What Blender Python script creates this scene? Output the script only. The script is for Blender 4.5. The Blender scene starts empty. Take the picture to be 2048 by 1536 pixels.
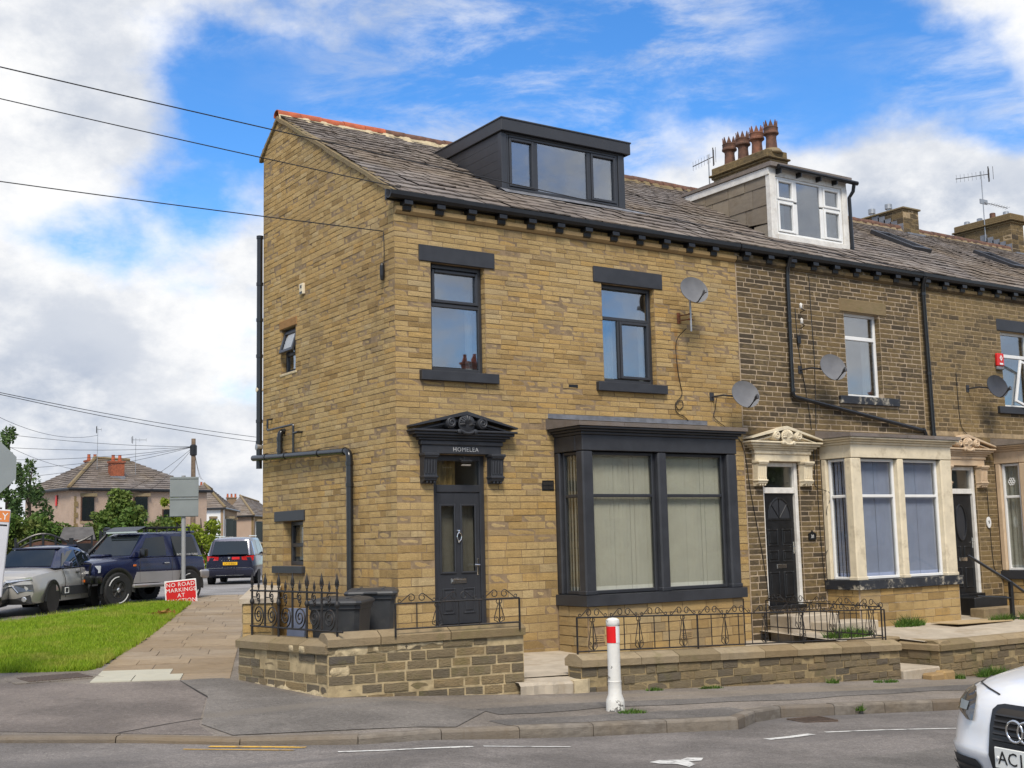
import bpy, math, random
import numpy as np
from mathutils import Vector, Matrix

# ---------------------------------------------------------------- camera, sky, sun, exposure
SC = bpy.context.scene
rad = math.radians
CAM = Vector((-8.934, -16.542, 2.0))
F_PX, PITCH, ROLL, YAW = 2447.44, 0.1270502, -0.0230599, 0.5905679
_fw = Vector((math.sin(YAW)*math.cos(PITCH), math.cos(YAW)*math.cos(PITCH), math.sin(PITCH)))
_rt = Vector((math.cos(YAW), -math.sin(YAW), 0.0)); _up = _rt.cross(_fw)
_r = _rt*math.cos(ROLL)+_up*math.sin(ROLL); _u = -_rt*math.sin(ROLL)+_up*math.cos(ROLL)
cam_d = bpy.data.cameras.new('camera'); cam = bpy.data.objects.new('camera', cam_d)
SC.collection.objects.link(cam); SC.camera = cam
cam.matrix_world = Matrix(((_r.x, _u.x, -_fw.x, CAM.x), (_r.y, _u.y, -_fw.y, CAM.y), (_r.z, _u.z, -_fw.z, CAM.z), (0, 0, 0, 1)))
cam_d.sensor_width = 36.0; cam_d.lens = F_PX/2048*36.0
cam_d.clip_start = 0.1; cam_d.clip_end = 4000

SUN_EL, SUN_AZ = rad(50), rad(212)          # azimuth clockwise from +Y (the sun stands behind the camera, a little to its left)
sun_d = bpy.data.lights.new('sun', 'SUN'); sun = bpy.data.objects.new('sun', sun_d); SC.collection.objects.link(sun)
sun_d.energy = 2.9; sun_d.angle = rad(18); sun_d.color = (1.0, 0.92, 0.79)
_sd = Vector((math.sin(SUN_AZ)*math.cos(SUN_EL), math.cos(SUN_AZ)*math.cos(SUN_EL), math.sin(SUN_EL)))
sun.rotation_euler = _sd.to_track_quat('Z', 'Y').to_euler(); sun.location = _sd*60

SC.view_settings.view_transform = 'Standard'; SC.view_settings.look = 'None'
SC.view_settings.exposure = 0.40; SC.view_settings.gamma = 1.0; SC.view_settings.use_curve_mapping = False
SC.render.resolution_x, SC.render.resolution_y = 1024, 768

class NT:
    """tiny helper round a node tree"""
    def __init__(s, nt): s.nt = nt
    def n(s, t, **kw):
        nd = s.nt.nodes.new(t)
        for k, v in kw.items(): setattr(nd, k, v)
        return nd
    def put(s, sock, v):
        if v is None: return
        if isinstance(v, bpy.types.NodeSocket): s.nt.links.new(v, sock)
        else:
            if hasattr(sock, 'default_value'):
                d = sock.default_value
                if hasattr(d, '__len__') and not hasattr(v, '__len__'): v = [v]*len(d)
                if hasattr(d, '__len__') and len(d) == 4 and len(v) == 3: v = (*v, 1.0)
                sock.default_value = v
    def m(s, op, a, b=None, c=None, clamp=False):
        nd = s.n('ShaderNodeMath', operation=op, use_clamp=clamp)
        s.put(nd.inputs[0], a); s.put(nd.inputs[1], b)
        if c is not None: s.put(nd.inputs[2], c)
        return nd.outputs[0]
    def vm(s, op, a, b=None, c=None):
        nd = s.n('ShaderNodeVectorMath', operation=op)
        s.put(nd.inputs[0], a); s.put(nd.inputs[1], b)
        if c is not None: s.put(nd.inputs[3 if op == 'SCALE' else 2], c)
        return nd.outputs['Value'] if op in ('LENGTH', 'DOT_PRODUCT', 'DISTANCE') else nd.outputs[0]
    def mix(s, f, a, b, mode='MIX'):
        nd = s.n('ShaderNodeMix', data_type='RGBA', blend_type=mode)
        s.put(nd.inputs[0], f); s.put(nd.inputs[6], a); s.put(nd.inputs[7], b)
        return nd.outputs[2]
    def noise(s, vec, scale, detail=4, rough=.55, out=0, dist=0.0):
        nd = s.n('ShaderNodeTexNoise'); s.put(nd.inputs['Vector'], vec)
        nd.inputs['Scale'].default_value = scale; nd.inputs['Detail'].default_value = detail
        nd.inputs['Roughness'].default_value = rough; nd.inputs['Distortion'].default_value = dist
        return nd.outputs[out]
    def step(s, v, lo, hi):
        nd = s.n('ShaderNodeMapRange', interpolation_type='SMOOTHSTEP'); s.put(nd.inputs[0], v)
        s.put(nd.inputs[1], lo); s.put(nd.inputs[2], hi)
        return nd.outputs[0]
    def ramp(s, v, stops):
        nd = s.n('ShaderNodeValToRGB'); cr = nd.color_ramp; s.put(nd.inputs[0], v)
        while len(cr.elements) < len(stops): cr.elements.new(0.5)
        for e, (p, c) in zip(cr.elements, stops): e.position = p; e.color = (*c, 1)
        return nd.outputs[0]

# ---- the sky: a Nishita sky with broken cloud over it, all round
world = bpy.data.worlds.new('World'); SC.world = world; world.use_nodes = True
w = NT(world.node_tree); world.node_tree.nodes.clear()
sky = w.n('ShaderNodeTexSky', sky_type='NISHITA', sun_disc=False, sun_elevation=SUN_EL, sun_rotation=SUN_AZ, altitude=200.0, air_density=1.0, dust_density=0.6, ozone_density=2.0)
SKY_S = 0.1                                 # Background strength; cloud colours below are given for strength 1 and divided by it
gen = w.n('ShaderNodeTexCoord').outputs['Generated']
sep = w.n('ShaderNodeSeparateXYZ'); w.put(sep.inputs[0], gen); dx, dy, dz = sep.outputs
az = w.m('ARCTAN2', dx, dy); el = w.m('ARCSINE', dz)
zc = w.m('ADD', w.m('MAXIMUM', dz, 0.0), 0.16)
cmb = w.n('ShaderNodeCombineXYZ'); w.put(cmb.inputs[0], w.m('DIVIDE', dx, zc)); w.put(cmb.inputs[1], w.m('DIVIDE', dy, zc))
plane = cmb.outputs[0]                                              # a flat cloud deck seen in perspective
sph = w.n('ShaderNodeCombineXYZ'); w.put(sph.inputs[0], az); w.put(sph.inputs[1], w.m('MULTIPLY', el, 1.5)); ang = sph.outputs[0]
def blob(a0, e0, ra, re, amp):
    da = w.m('DIVIDE', w.m('SUBTRACT', az, rad(a0)), rad(ra)); de = w.m('DIVIDE', w.m('SUBTRACT', el, rad(e0)), rad(re))
    r2 = w.m('ADD', w.m('MULTIPLY', da, da), w.m('MULTIPLY', de, de))
    return w.m('MULTIPLY', w.m('EXPONENT', w.m('MULTIPLY', r2, -1.0)), amp)
def total(xs):
    t = xs[0]
    for x in xs[1:]: t = w.m('ADD', t, x)
    return t
CUMULUS = [(12, 9, 9, 6, .22), (17, 3, 10, 5, .20), (12.5, 20, 5, 6, .20), (21.5, 20, 4, 2.6, -.34), (28, 22.5, 3, 4, .02), (35, 21, 4.8, 4.8, -.36), (19, 15.5, 2.4, 2.0, -.14),
           (43, 13.5, 12, 2.8, .30), (54, 12, 9, 5, .30), (48, 21, 5, 3.2, -.20), (57, 17, 2.5, 1.2, -.14), (31, 15.2, 5, 1.8, .16), (41, 24, 4, 2, -.1), (34, 20, 26, 14, -.075), (14.5, 13.5, 3.0, 1.3, -.10), (19, 6.5, 4, 1.2, -.07)]
bias = total([blob(*b) for b in CUMULUS])
n1 = w.noise(ang, 4.6, 8, .58); n2 = w.noise(ang, 15, 5, .6)
dens = w.m('ADD', w.m('ADD', w.m('MULTIPLY', n1, .86), w.m('MULTIPLY', n2, .14)), bias)
dens = w.m('ADD', dens, .045)
cum = w.step(dens, .39, .62)
# thin high streaks
mp = w.n('ShaderNodeMapping'); mp.inputs['Rotation'].default_value = (0, 0, rad(-62)); mp.inputs['Scale'].default_value = (1.0, 2.2, 1.0); w.put(mp.inputs[0], ang)
ci = w.noise(mp.outputs[0], 7.0, 9, .66, dist=.3); ci2 = w.noise(ang, 3.2, 3, .5)
cir = w.m('MULTIPLY', w.step(ci, .40, .74), w.step(ci2, .32, .56)); cir = w.m('MULTIPLY', cir, .72)
# cloud shading: lit tops, grey undersides
sh = w.noise(w.vm('ADD', ang, (0.03, -0.05, 3.1)), 7.0, 8, .62); sh2 = w.step(dens, .62, 1.02)
cloud_c = w.mix(w.m('MULTIPLY', w.step(sh, .34, .62), w.m('ADD', w.m('MULTIPLY', sh2, .4), .6)), (1.03, 1.03, 1.03), (.44, .51, .64))
cs = w.n('ShaderNodeHueSaturation'); cs.inputs['Saturation'].default_value = 1.25; w.put(cs.inputs['Color'], sky.outputs[0])
blue = w.mix(1.0, cs.outputs[0], (1.0, 1.34, 1.62), 'MULTIPLY')
col = w.mix(w.m('MAXIMUM', cum, cir), blue, w.vm('SCALE', cloud_c, None, .76/SKY_S))
below = w.step(dz, -.06, -.005)
col = w.mix(below, (.20/SKY_S, .18/SKY_S, .15/SKY_S), col)
bg = w.n('ShaderNodeBackground'); w.put(bg.inputs[0], col); bg.inputs[1].default_value = SKY_S
wo = w.n('ShaderNodeOutputWorld'); w.put(wo.inputs[0], bg.outputs[0])

# ---------------------------------------------------------------- helpers
random.seed(11); RNG = np.random.default_rng(11)
COL = SC.collection
WLOC = {}                                   # world position of every untilted parent, for parts given in world coordinates
def tag(o, label=None, cat=None, group=None, kind=None):
    if label: o['label'] = label
    if cat: o['category'] = cat
    if group: o['group'] = group
    if kind: o['kind'] = kind
    return o
def thing(name, label, cat, loc=(0, 0, 0), rotz=0.0, group=None):
    o = bpy.data.objects.new(name, None); COL.objects.link(o); o.empty_display_size = .2
    o.location = loc; o.rotation_euler = (0, 0, rotz); WLOC[o] = Vector(loc)
    return tag(o, label, cat, group)
def link(name, me, parent=None, world=True):
    o = bpy.data.objects.new(name, me); COL.objects.link(o)
    if parent is not None:
        o.parent = parent
        if world: o.location = -WLOC.get(parent, Vector())
        WLOC[o] = Vector((0, 0, 0)) if world else Vector((0, 0, 0))
    else: WLOC[o] = Vector((0, 0, 0))
    return o
I4 = Matrix.Identity(4)
def TR(x, y, z, rz=0.0): return Matrix.Translation((x, y, z)) @ Matrix.Rotation(rz, 4, 'Z')
class MB:
    """collects shapes and links them as one mesh object"""
    def __init__(s, M=None): s.v, s.f, s.mi, s.M, s.cur = [], [], [], M, 0
    def add(s, vs, fs):
        k = len(s.v)
        if s.M is not None: vs = [s.M @ Vector(v) for v in vs]
        s.v += [tuple(v) for v in vs]; s.f += [tuple(i+k for i in f) for f in fs]; s.mi += [s.cur]*len(fs)
        return s
    def mat(s, i): s.cur = i; return s
    def box(s, a, b, bev=0.0, M=None):
        x0, y0, z0 = (min(a[i], b[i]) for i in range(3)); x1, y1, z1 = (max(a[i], b[i]) for i in range(3))
        if bev <= 0:
            vs = [(x, y, z) for z in (z0, z1) for y in (y0, y1) for x in (x0, x1)]
            fs = [(0, 2, 3, 1), (4, 5, 7, 6), (0, 1, 5, 4), (2, 6, 7, 3), (0, 4, 6, 2), (1, 3, 7, 5)]
        else:
            bev = min(bev, .45*min(x1-x0, y1-y0, z1-z0)); c = ((x0, x1), (y0, y1), (z0, z1)); vs = []; idx = {}
            for sx in (0, 1):
                for sy in (0, 1):
                    for sz in (0, 1):
                        p = [c[0][sx], c[1][sy], c[2][sz]]; q = [p[0]+(bev if sx == 0 else -bev), p[1]+(bev if sy == 0 else -bev), p[2]+(bev if sz == 0 else -bev)]
                        for ax in range(3):
                            v = list(q); v[ax] = p[ax]; idx[(sx, sy, sz, ax)] = len(vs); vs.append(tuple(v))
            fs = []
            for ax in range(3):
                o1, o2 = [i for i in range(3) if i != ax]
                for sd in (0, 1):
                    loop = []
                    for (p, q) in ((0, 0), (1, 0), (1, 1), (0, 1)):
                        k = [0, 0, 0]; k[ax] = sd; k[o1] = p; k[o2] = q; loop.append(idx[(*k, ax)])
                    flip = (sd == 0) ^ (ax == 1)
                    fs.append(tuple(reversed(loop)) if flip else tuple(loop))
                for p in (0, 1):
                    for q in (0, 1):
                        k0 = [0, 0, 0]; k1 = [0, 0, 0]; k1[ax] = 1; k0[o1] = k1[o1] = p; k0[o2] = k1[o2] = q
                        fs.append((idx[(*k0, o1)], idx[(*k1, o1)], idx[(*k1, o2)], idx[(*k0, o2)]))
            for sx in (0, 1):
                for sy in (0, 1):
                    for sz in (0, 1): fs.append(tuple(idx[(sx, sy, sz, a)] for a in range(3)))
        if M is not None: vs = [M @ Vector(v) for v in vs]
        return s.add(vs, fs)
    def quad(s, *p): return s.add(p, [tuple(range(len(p)))])
    def prism(s, pts, P, w0, w1):
        """2-D outline pts mapped by P(u,v,w) and given thickness from w0 to w1"""
        n = len(pts); vs = [P(u, v, w0) for u, v in pts]+[P(u, v, w1) for u, v in pts]
        fs = [tuple(range(n)), tuple(range(2*n-1, n-1, -1))]+[(i, i+n, (i+1) % n+n, (i+1) % n) for i in range(n)]
        return s.add(vs, fs)
    def tube(s, pts, r, n=6, caps=True, closed=False):
        pts = [Vector(p) for p in pts]; L = len(pts); rr = r if hasattr(r, '__len__') else [r]*L
        t0 = (pts[1]-pts[0]).normalized(); up = Vector((0, 0, 1)) if abs(t0.z) < .9 else Vector((1, 0, 0)); nrm = t0.cross(up).normalized(); vs = []; prev = t0
        for i, p in enumerate(pts):
            if closed: t = (pts[(i+1) % L]-pts[i-1]).normalized()
            else: t = (pts[min(i+1, L-1)]-pts[max(i-1, 0)]).normalized()
            ax = prev.cross(t)
            if ax.length > 1e-6: nrm = Matrix.Rotation(prev.angle(t), 3, ax.normalized()) @ nrm
            prev = t; b = t.cross(nrm)
            for k in range(n):
                a = 2*math.pi*k/n; vs.append(p+(nrm*math.cos(a)+b*math.sin(a))*rr[i])
        fs = [(i*n+k, i*n+(k+1) % n, (i+1)*n+(k+1) % n, (i+1)*n+k) for i in range(L-1) for k in range(n)]
        if closed: fs += [((L-1)*n+k, (L-1)*n+(k+1) % n, (k+1) % n, k) for k in range(n)]
        elif caps: fs += [tuple(range(n-1, -1, -1)), tuple((L-1)*n+k for k in range(n))]
        return s.add(vs, fs)
    def lathe(s, prof, n=16, M=None, cap=True):
        vs = [(r*math.cos(2*math.pi*k/n), r*math.sin(2*math.pi*k/n), z) for r, z in prof for k in range(n)]
        if M is not None: vs = [M @ Vector(v) for v in vs]
        fs = [(i*n+k, i*n+(k+1) % n, (i+1)*n+(k+1) % n, (i+1)*n+k) for i in range(len(prof)-1) for k in range(n)]
        if cap: fs += [tuple(range(n-1, -1, -1)), tuple((len(prof)-1)*n+k for k in range(n))]
        return s.add(vs, fs)
    def loft(s, rings, closed=True, caps=False):
        n = len(rings[0]); vs = [p for r in rings for p in r]; m = n if closed else n-1
        fs = [(i*n+k, i*n+(k+1) % n, (i+1)*n+(k+1) % n, (i+1)*n+k) for i in range(len(rings)-1) for k in range(m)]
        if caps: fs += [tuple(range(n-1, -1, -1)), tuple((len(rings)-1)*n+k for k in range(n))]
        return s.add(vs, fs)
    def build(s, name, mats, parent=None, smooth=False, world=True, angle=None, **kw):
        me = bpy.data.meshes.new(name); me.from_pydata(s.v, [], s.f)
        for m in (mats if isinstance(mats, (list, tuple)) else [mats]): me.materials.append(m)
        if any(s.mi): me.polygons.foreach_set('material_index', s.mi)
        if smooth:
            me.polygons.foreach_set('use_smooth', [True]*len(me.polygons))
            if angle: me.set_sharp_from_angle(angle=rad(angle))
        me.update()
        return tag(link(name, me, parent, world), **kw)
def fast_mesh(name, V, F, mats, parent=None, rnd=None, world=True, smooth=False, **kw):
    """mesh from numpy arrays; F is (n, k), all faces with k corners; rnd is one value per vertex"""
    me = bpy.data.meshes.new(name); V = np.ascontiguousarray(V, np.float32); F = np.ascontiguousarray(F, np.int32); n, k = F.shape
    me.vertices.add(len(V)); me.vertices.foreach_set('co', V.ravel())
    me.loops.add(n*k); me.loops.foreach_set('vertex_index', F.ravel())
    me.polygons.add(n); me.polygons.foreach_set('loop_start', np.arange(n, dtype=np.int32)*k); me.polygons.foreach_set('loop_total', np.full(n, k, np.int32))
    me.polygons.foreach_set('use_smooth', np.full(n, bool(smooth)))
    if rnd is not None:
        a = me.attributes.new('rnd', 'FLOAT', 'POINT'); a.data.foreach_set('value', np.ascontiguousarray(rnd, np.float32))
    for m in (mats if isinstance(mats, (list, tuple)) else [mats]): me.materials.append(m)
    me.update(calc_edges=True); me.validate()
    return tag(link(name, me, parent, world), **kw)
def text_mesh(name, s, size, depth, mat, parent, M, world=True, spacing=1.0, **kw):
    c = bpy.data.curves.new(name, 'FONT'); c.body = s; c.size = size; c.extrude = depth; c.align_x = 'CENTER'; c.align_y = 'CENTER'; c.space_character = spacing; c.resolution_u = 2
    o = bpy.data.objects.new(name, c); COL.objects.link(o); bpy.context.view_layer.update()
    me = bpy.data.meshes.new_from_object(o); bpy.data.objects.remove(o); me.transform(M); me.materials.clear(); me.materials.append(mat); me.name = name
    return tag(link(name, me, parent, world), **kw)
def dup(root, **kw):
    """a copy of a thing with copies of its parts and sub-parts"""
    c = root.copy(); COL.objects.link(c)
    for ch in list(root.children):
        d = ch.copy(); COL.objects.link(d); d.parent = c
        for g in list(ch.children):
            e = g.copy(); COL.objects.link(e); e.parent = d
    tag(c, **kw); WLOC[c] = Vector(c.location)
    return c

# ---------------------------------------------------------------- materials
def base_mat(name):
    m = bpy.data.materials.new(name); m.use_nodes = True; nt = m.node_tree; nt.nodes.clear(); h = NT(nt)
    b = h.n('ShaderNodeBsdfPrincipled'); o = h.n('ShaderNodeOutputMaterial'); nt.links.new(b.outputs[0], o.inputs[0])
    return m, h, b
def pos(h): return h.n('ShaderNodeNewGeometry').outputs['Position']
def rnd_value(h):
    at = h.n('ShaderNodeAttribute', attribute_name='rnd').outputs['Fac']; ob = h.n('ShaderNodeObjectInfo').outputs['Random']
    return h.m('ADD', at, h.m('MULTIPLY', h.m('LESS_THAN', at, .0005), ob))
def bump(h, b, hgt, dist, strength=1.0):
    bp = h.n('ShaderNodeBump'); bp.inputs['Strength'].default_value = strength; bp.inputs['Distance'].default_value = dist
    h.put(bp.inputs['Height'], hgt); h.put(b.inputs['Normal'], bp.outputs[0])
def pmat(name, c, rough=.6, var=.15, scale=5, bmp=0.0, bscale=60, metal=0.0, spec=.5, coat=0.0, dirt=None, dirt_amt=.5, dirt_scale=2.0, emit=None):
    m, h, b = base_mat(name); p = pos(h)
    n = h.noise(p, scale, 5, .6); lo = tuple(x*(1-var) for x in c); hi = tuple(min(1, x*(1+var)) for x in c)
    col = h.mix(h.step(n, .3, .7), lo, hi)
    if dirt: col = h.mix(h.m('MULTIPLY', h.step(h.noise(p, dirt_scale, 6, .7), .5, .68), dirt_amt), col, dirt)
    h.put(b.inputs['Base Color'], col); b.inputs['Metallic'].default_value = metal
    rn = h.m('ADD', h.m('MULTIPLY', n, .16), rough-.08, clamp=True); h.put(b.inputs['Roughness'], rn)
    b.inputs['Specular IOR Level'].default_value = spec
    if coat: b.inputs['Coat Weight'].default_value = coat; b.inputs['Coat Roughness'].default_value = .04
    if bmp: bump(h, b, h.noise(p, bscale, 4, .6), bmp)
    if emit: b.inputs['Emission Color'].default_value = (*emit, 1); b.inputs['Emission Strength'].default_value = 1
    return m
def stone_mat(name, stops, grain=.28, soot=None, soot_amt=0.0, soot_rng=(.45, .62), moss=None, bmp=.012, gscale=38, rust=None):
    """a coursed stone: each stone its own tone from the ramp, tooled grain, dark pits; soot and moss as stains of their own shape"""
    m, h, b = base_mat(name); p = pos(h); r = rnd_value(h)
    col = h.ramp(r, stops)
    st = h.n('ShaderNodeMapping'); st.inputs['Scale'].default_value = (1, 1, 2.6); h.put(st.inputs[0], p)
    g = h.noise(st.outputs[0], gscale, 5, .65); big = h.noise(p, .55, 4, .55); mid = h.noise(st.outputs[0], 7, 5, .6)
    col = h.mix(1.0, col, h.vm('SCALE', (1, 1, 1), None, h.m('ADD', h.m('MULTIPLY', g, 2*grain), 1-grain)), 'MULTIPLY')
    col = h.mix(1.0, col, h.vm('SCALE', (1, 1, 1), None, h.m('ADD', h.m('MULTIPLY', mid, .5), .76)), 'MULTIPLY')
    col = h.mix(h.m('MULTIPLY', h.step(big, .46, .68), .32), col, (.20, .135, .065))
    col = h.mix(h.m('MULTIPLY', h.step(h.noise(h.vm('ADD', p, (7.3, 2.1, 4.4)), .42, 3, .5), .42, .62), .45), col, h.mix(1.0, col, (.92, 1.02, 1.22), 'MULTIPLY'))
    sk = h.n('ShaderNodeMapping'); sk.inputs['Scale'].default_value = (3.2, 3.2, .16); h.put(sk.inputs[0], p); col = h.mix(h.m('MULTIPLY', h.step(h.noise(sk.outputs[0], 1.6, 5, .65), .55, .72), .30), col, (.14, .098, .055))   # rain streaks
    blo = h.noise(p, 2.3, 6, .72); col = h.mix(h.m('MULTIPLY', h.step(blo, .54, .72), .38), col, (.13, .092, .052))
    if soot:
        sm = h.m('ADD', h.m('MULTIPLY', mid, .55), h.m('ADD', h.m('MULTIPLY', r, .28), h.m('MULTIPLY', big, .22)))
        col = h.mix(h.m('MULTIPLY', h.step(sm, *soot_rng), soot_amt), col, soot)
    if moss: col = h.mix(h.m('MULTIPLY', h.step(h.noise(p, 3.1, 5, .7), .52, .7), .5), col, moss)
    if rust:
        sx = h.n('ShaderNodeSeparateXYZ'); h.put(sx.inputs[0], p); wob = h.m('MULTIPLY', h.m('SUBTRACT', h.noise(p, 5, 4, .6), .5), .10)
        dxr = h.m('ABSOLUTE', h.m('ADD', h.m('SUBTRACT', sx.outputs[0], rust[0]), wob)); rm = h.m('MULTIPLY', h.step(dxr, .085, .02), h.m('MULTIPLY', h.step(sx.outputs[2], rust[1], rust[1]+.5), h.step(sx.outputs[2], rust[2]+.03, rust[2]-.03)))
        col = h.mix(h.m('MULTIPLY', rm, .55), col, (.22, .095, .025))
    pit = h.step(h.noise(p, 95, 2, .5), .70, .78); col = h.mix(h.m('MULTIPLY', pit, .7), col, (.035, .027, .02))
    h.put(b.inputs['Base Color'], col); b.inputs['Roughness'].default_value = .88; b.inputs['Specular IOR Level'].default_value = .25
    bump(h, b, h.m('ADD', g, h.m('MULTIPLY', mid, .25)), bmp)
    return m
def mortar_mat(name, c, c2): return pmat(name, c, .92, .2, 9, .006, 90, spec=.2, dirt=c2, dirt_amt=.7, dirt_scale=3)
def glass_mat(name, tint=(.87, .87, .85), base=.02, gain=1.15):
    m = bpy.data.materials.new(name); m.use_nodes = True; m.node_tree.nodes.clear(); h = NT(m.node_tree)
    t = h.n('ShaderNodeBsdfTransparent'); t.inputs[0].default_value = (*tint, 1)
    g = h.n('ShaderNodeBsdfGlossy'); g.inputs['Roughness'].default_value = .012; g.inputs[0].default_value = (.95, .97, 1, 1)
    p = pos(h); bp = h.n('ShaderNodeBump'); bp.inputs['Strength'].default_value = .25; bp.inputs['Distance'].default_value = .004
    h.put(bp.inputs['Height'], h.noise(p, 1.6, 2, .5)); h.put(g.inputs['Normal'], bp.outputs[0])
    geo = h.n('ShaderNodeNewGeometry'); c = h.m('ABSOLUTE', h.vm('DOT_PRODUCT', geo.outputs['Normal'], geo.outputs['Incoming']))
    sch = h.m('ADD', h.m('MULTIPLY', h.m('POWER', h.m('SUBTRACT', 1.0, c), 5.0), .95), .045)      # Schlick, the same from both sides of the pane
    fac = h.m('ADD', h.m('MULTIPLY', sch, gain), base, clamp=True)
    mx = h.n('ShaderNodeMixShader'); h.put(mx.inputs[0], fac); h.put(mx.inputs[1], t.outputs[0]); h.put(mx.inputs[2], g.outputs[0])
    o = h.n('ShaderNodeOutputMaterial'); h.put(o.inputs[0], mx.outputs[0])
    return m
GOLD = [(0, (.27, .172, .066)), (.12, (.36, .238, .095)), (.38, (.415, .282, .118)), (.66, (.45, .312, .137)), (.84, (.43, .27, .095)), (.93, (.475, .345, .17)), (1, (.31, .215, .105))]
DULL = [(0, (.15, .103, .048)), (.3, (.205, .142, .064)), (.6, (.25, .174, .077)), (.85, (.29, .202, .09)), (1, (.17, .12, .06))]
GARD = [(0, (.11, .092, .066)), (.3, (.175, .136, .083)), (.55, (.225, .172, .095)), (.8, (.28, .20, .10)), (1, (.14, .118, .09))]
M = {}
M['gold'] = stone_mat('gold_stone', GOLD, grain=.55, gscale=40, bmp=.012, rust=(5.74, 4.55, 5.72))
M['goldbase'] = stone_mat('gold_stone_damp', GOLD, soot=(.12, .10, .065), soot_amt=.5, soot_rng=(.56, .8))
M['soot'] = stone_mat('sooty_stone', DULL, soot=(.042, .034, .027), soot_amt=.82, soot_rng=(.38, .66))
M['dull'] = stone_mat('weathered_gold_stone', DULL, soot=(.05, .04, .03), soot_amt=.75, soot_rng=(.46, .70))
M['garden'] = stone_mat('garden_wall_stone', GARD, soot=(.07, .06, .05), soot_amt=.55, soot_rng=(.5, .75), moss=(.135, .12, .045), bmp=.02, gscale=26)
M['cope'] = stone_mat('coping_stone', [(0, (.20, .15, .08)), (.5, (.27, .20, .115)), (1, (.33, .255, .155))], moss=(.17, .145, .06), grain=.2, bmp=.012)
M['dress'] = stone_mat('dressed_stone', [(0, (.30, .20, .095)), (1, (.40, .265, .115))], grain=.16, bmp=.004, soot=(.10, .08, .06), soot_amt=.35, soot_rng=(.6, .8))
M['brown_lintel'] = stone_mat('brown_lintel_stone', [(0, (.27, .15, .06)), (1, (.30, .165, .065))], grain=.2, bmp=.006)
M['mortar1'] = mortar_mat('mortar_brown', (.25, .18, .11), (.15, .11, .075))
M['mortar2'] = mortar_mat('mortar_pale', (.42, .33, .235), (.22, .17, .12))
M['mortar3'] = mortar_mat('mortar_tan', (.36, .27, .165), (.16, .12, .08))
M['mortar_new'] = mortar_mat('mortar_repointed', (.40, .315, .185), (.26, .20, .115))
M['mortarg'] = mortar_mat('mortar_sandy', (.30, .23, .125), (.17, .135, .08))
M['render'] = pmat('fresh_mortar', (.52, .43, .28), .93, .16, 7, .012, 40, spec=.2)
M['slate'] = stone_mat('roof_slate', [(0, (.16, .132, .112)), (.3, (.185, .153, .13)), (.6, (.205, .17, .145)), (.85, (.235, .20, .17)), (1, (.145, .12, .102))], grain=.14, bmp=.01, moss=(.10, .092, .07))
M['slate_bed'] = pmat('roof_underside', (.035, .03, .026), .95, .2)
M['paint'] = pmat('anthracite_paint', (.030, .032, .038), .48, .18, 3, .0015, 40, spec=.45)
M['upvc'] = pmat('anthracite_upvc', (.031, .033, .039), .34, .08, 3)
M['clad'] = pmat('dormer_fascia', (.030, .031, .036), .42, .12, 2)
M['black'] = pmat('black_paint', (.010, .0105, .012), .34, .3, 6)
M['blackp'] = pmat('black_plastic', (.012, .0125, .014), .25, .2, 4, coat=.15)
M['iron'] = pmat('black_iron', (.013, .012, .012), .55, .5, 30, .002, 90, dirt=(.06, .032, .018), dirt_amt=.5, dirt_scale=14)
M['cream'] = pmat('cream_paint', (.66, .575, .42), .62, .08, 4, .002, 60, dirt=(.30, .235, .15), dirt_amt=.45, dirt_scale=3.5)
M['beige'] = pmat('beige_paint', (.56, .42, .28), .62, .08, 4, .002, 60, dirt=(.30, .22, .14), dirt_amt=.3, dirt_scale=3.5)
M['white'] = pmat('white_upvc', (.74, .74, .73), .32, .04, 3)
M['clad_stone'] = stone_mat('cladding_slab', [(0, (.19, .155, .115)), (.5, (.235, .195, .145)), (1, (.265, .22, .165))], grain=.14, bmp=.004, soot=(.09, .075, .06), soot_amt=.4, soot_rng=(.55, .8))
M['white_old'] = pmat('weathered_white_paint', (.68, .66, .62), .55, .1, 6, .002, 50, dirt=(.42, .36, .29), dirt_amt=.35, dirt_scale=5)
M['glass'] = glass_mat('window_glass')
M['glass_sky'] = glass_mat('window_glass_coated', (.6, .64, .68), .17, 1.6)
M['lead'] = pmat('lead_flashing', (.20, .205, .225), .5, .2, 7, .004, 30, metal=.35)
M['room'] = pmat('room_plaster', (.26, .25, .235), .9, .1, 1)
M['blind'] = pmat('blind_fabric', (.60, .60, .525), .85, .05, 3)
M['blind_blue'] = pmat('blind_fabric_blue', (.38, .44, .63), .85, .06, 3)
M['net'] = pmat('net_curtain', (.56, .57, .52), .9, .1, 5)
M['gold_cloth'] = pmat('gold_curtain', (.32, .22, .08), .85, .2, 5)
M['chrome'] = pmat('chrome', (.72, .72, .72), .14, .05, 5, metal=1.0)
M['steel'] = pmat('galvanised_steel', (.40, .41, .42), .42, .15, 14, metal=.8, dirt=(.22, .11, .05), dirt_amt=.3, dirt_scale=7)
M['grey'] = pmat('grey_sign_back', (.22, .245, .25), .5, .06, 2)
M['dish'] = pmat('dish_grey', (.15, .15, .156), .45, .1, 5)
M['dish_dark'] = pmat('dish_charcoal', (.035, .036, .042), .45, .15, 5)
M['red'] = pmat('red_plastic', (.62, .018, .015), .35, .08, 4)
M['terra'] = pmat('terracotta', (.40, .092, .035), .72, .2, 6, .004, 40, dirt=(.16, .07, .045), dirt_amt=.5)
M['terra_dark'] = pmat('sooty_terracotta', (.125, .060, .038), .8, .35, 7, .004, 40, dirt=(.05, .036, .03), dirt_amt=.7, dirt_scale=4)
M['brick_red'] = pmat('red_brick', (.26, .075, .035), .85, .3, 12, .008, 30)
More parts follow.
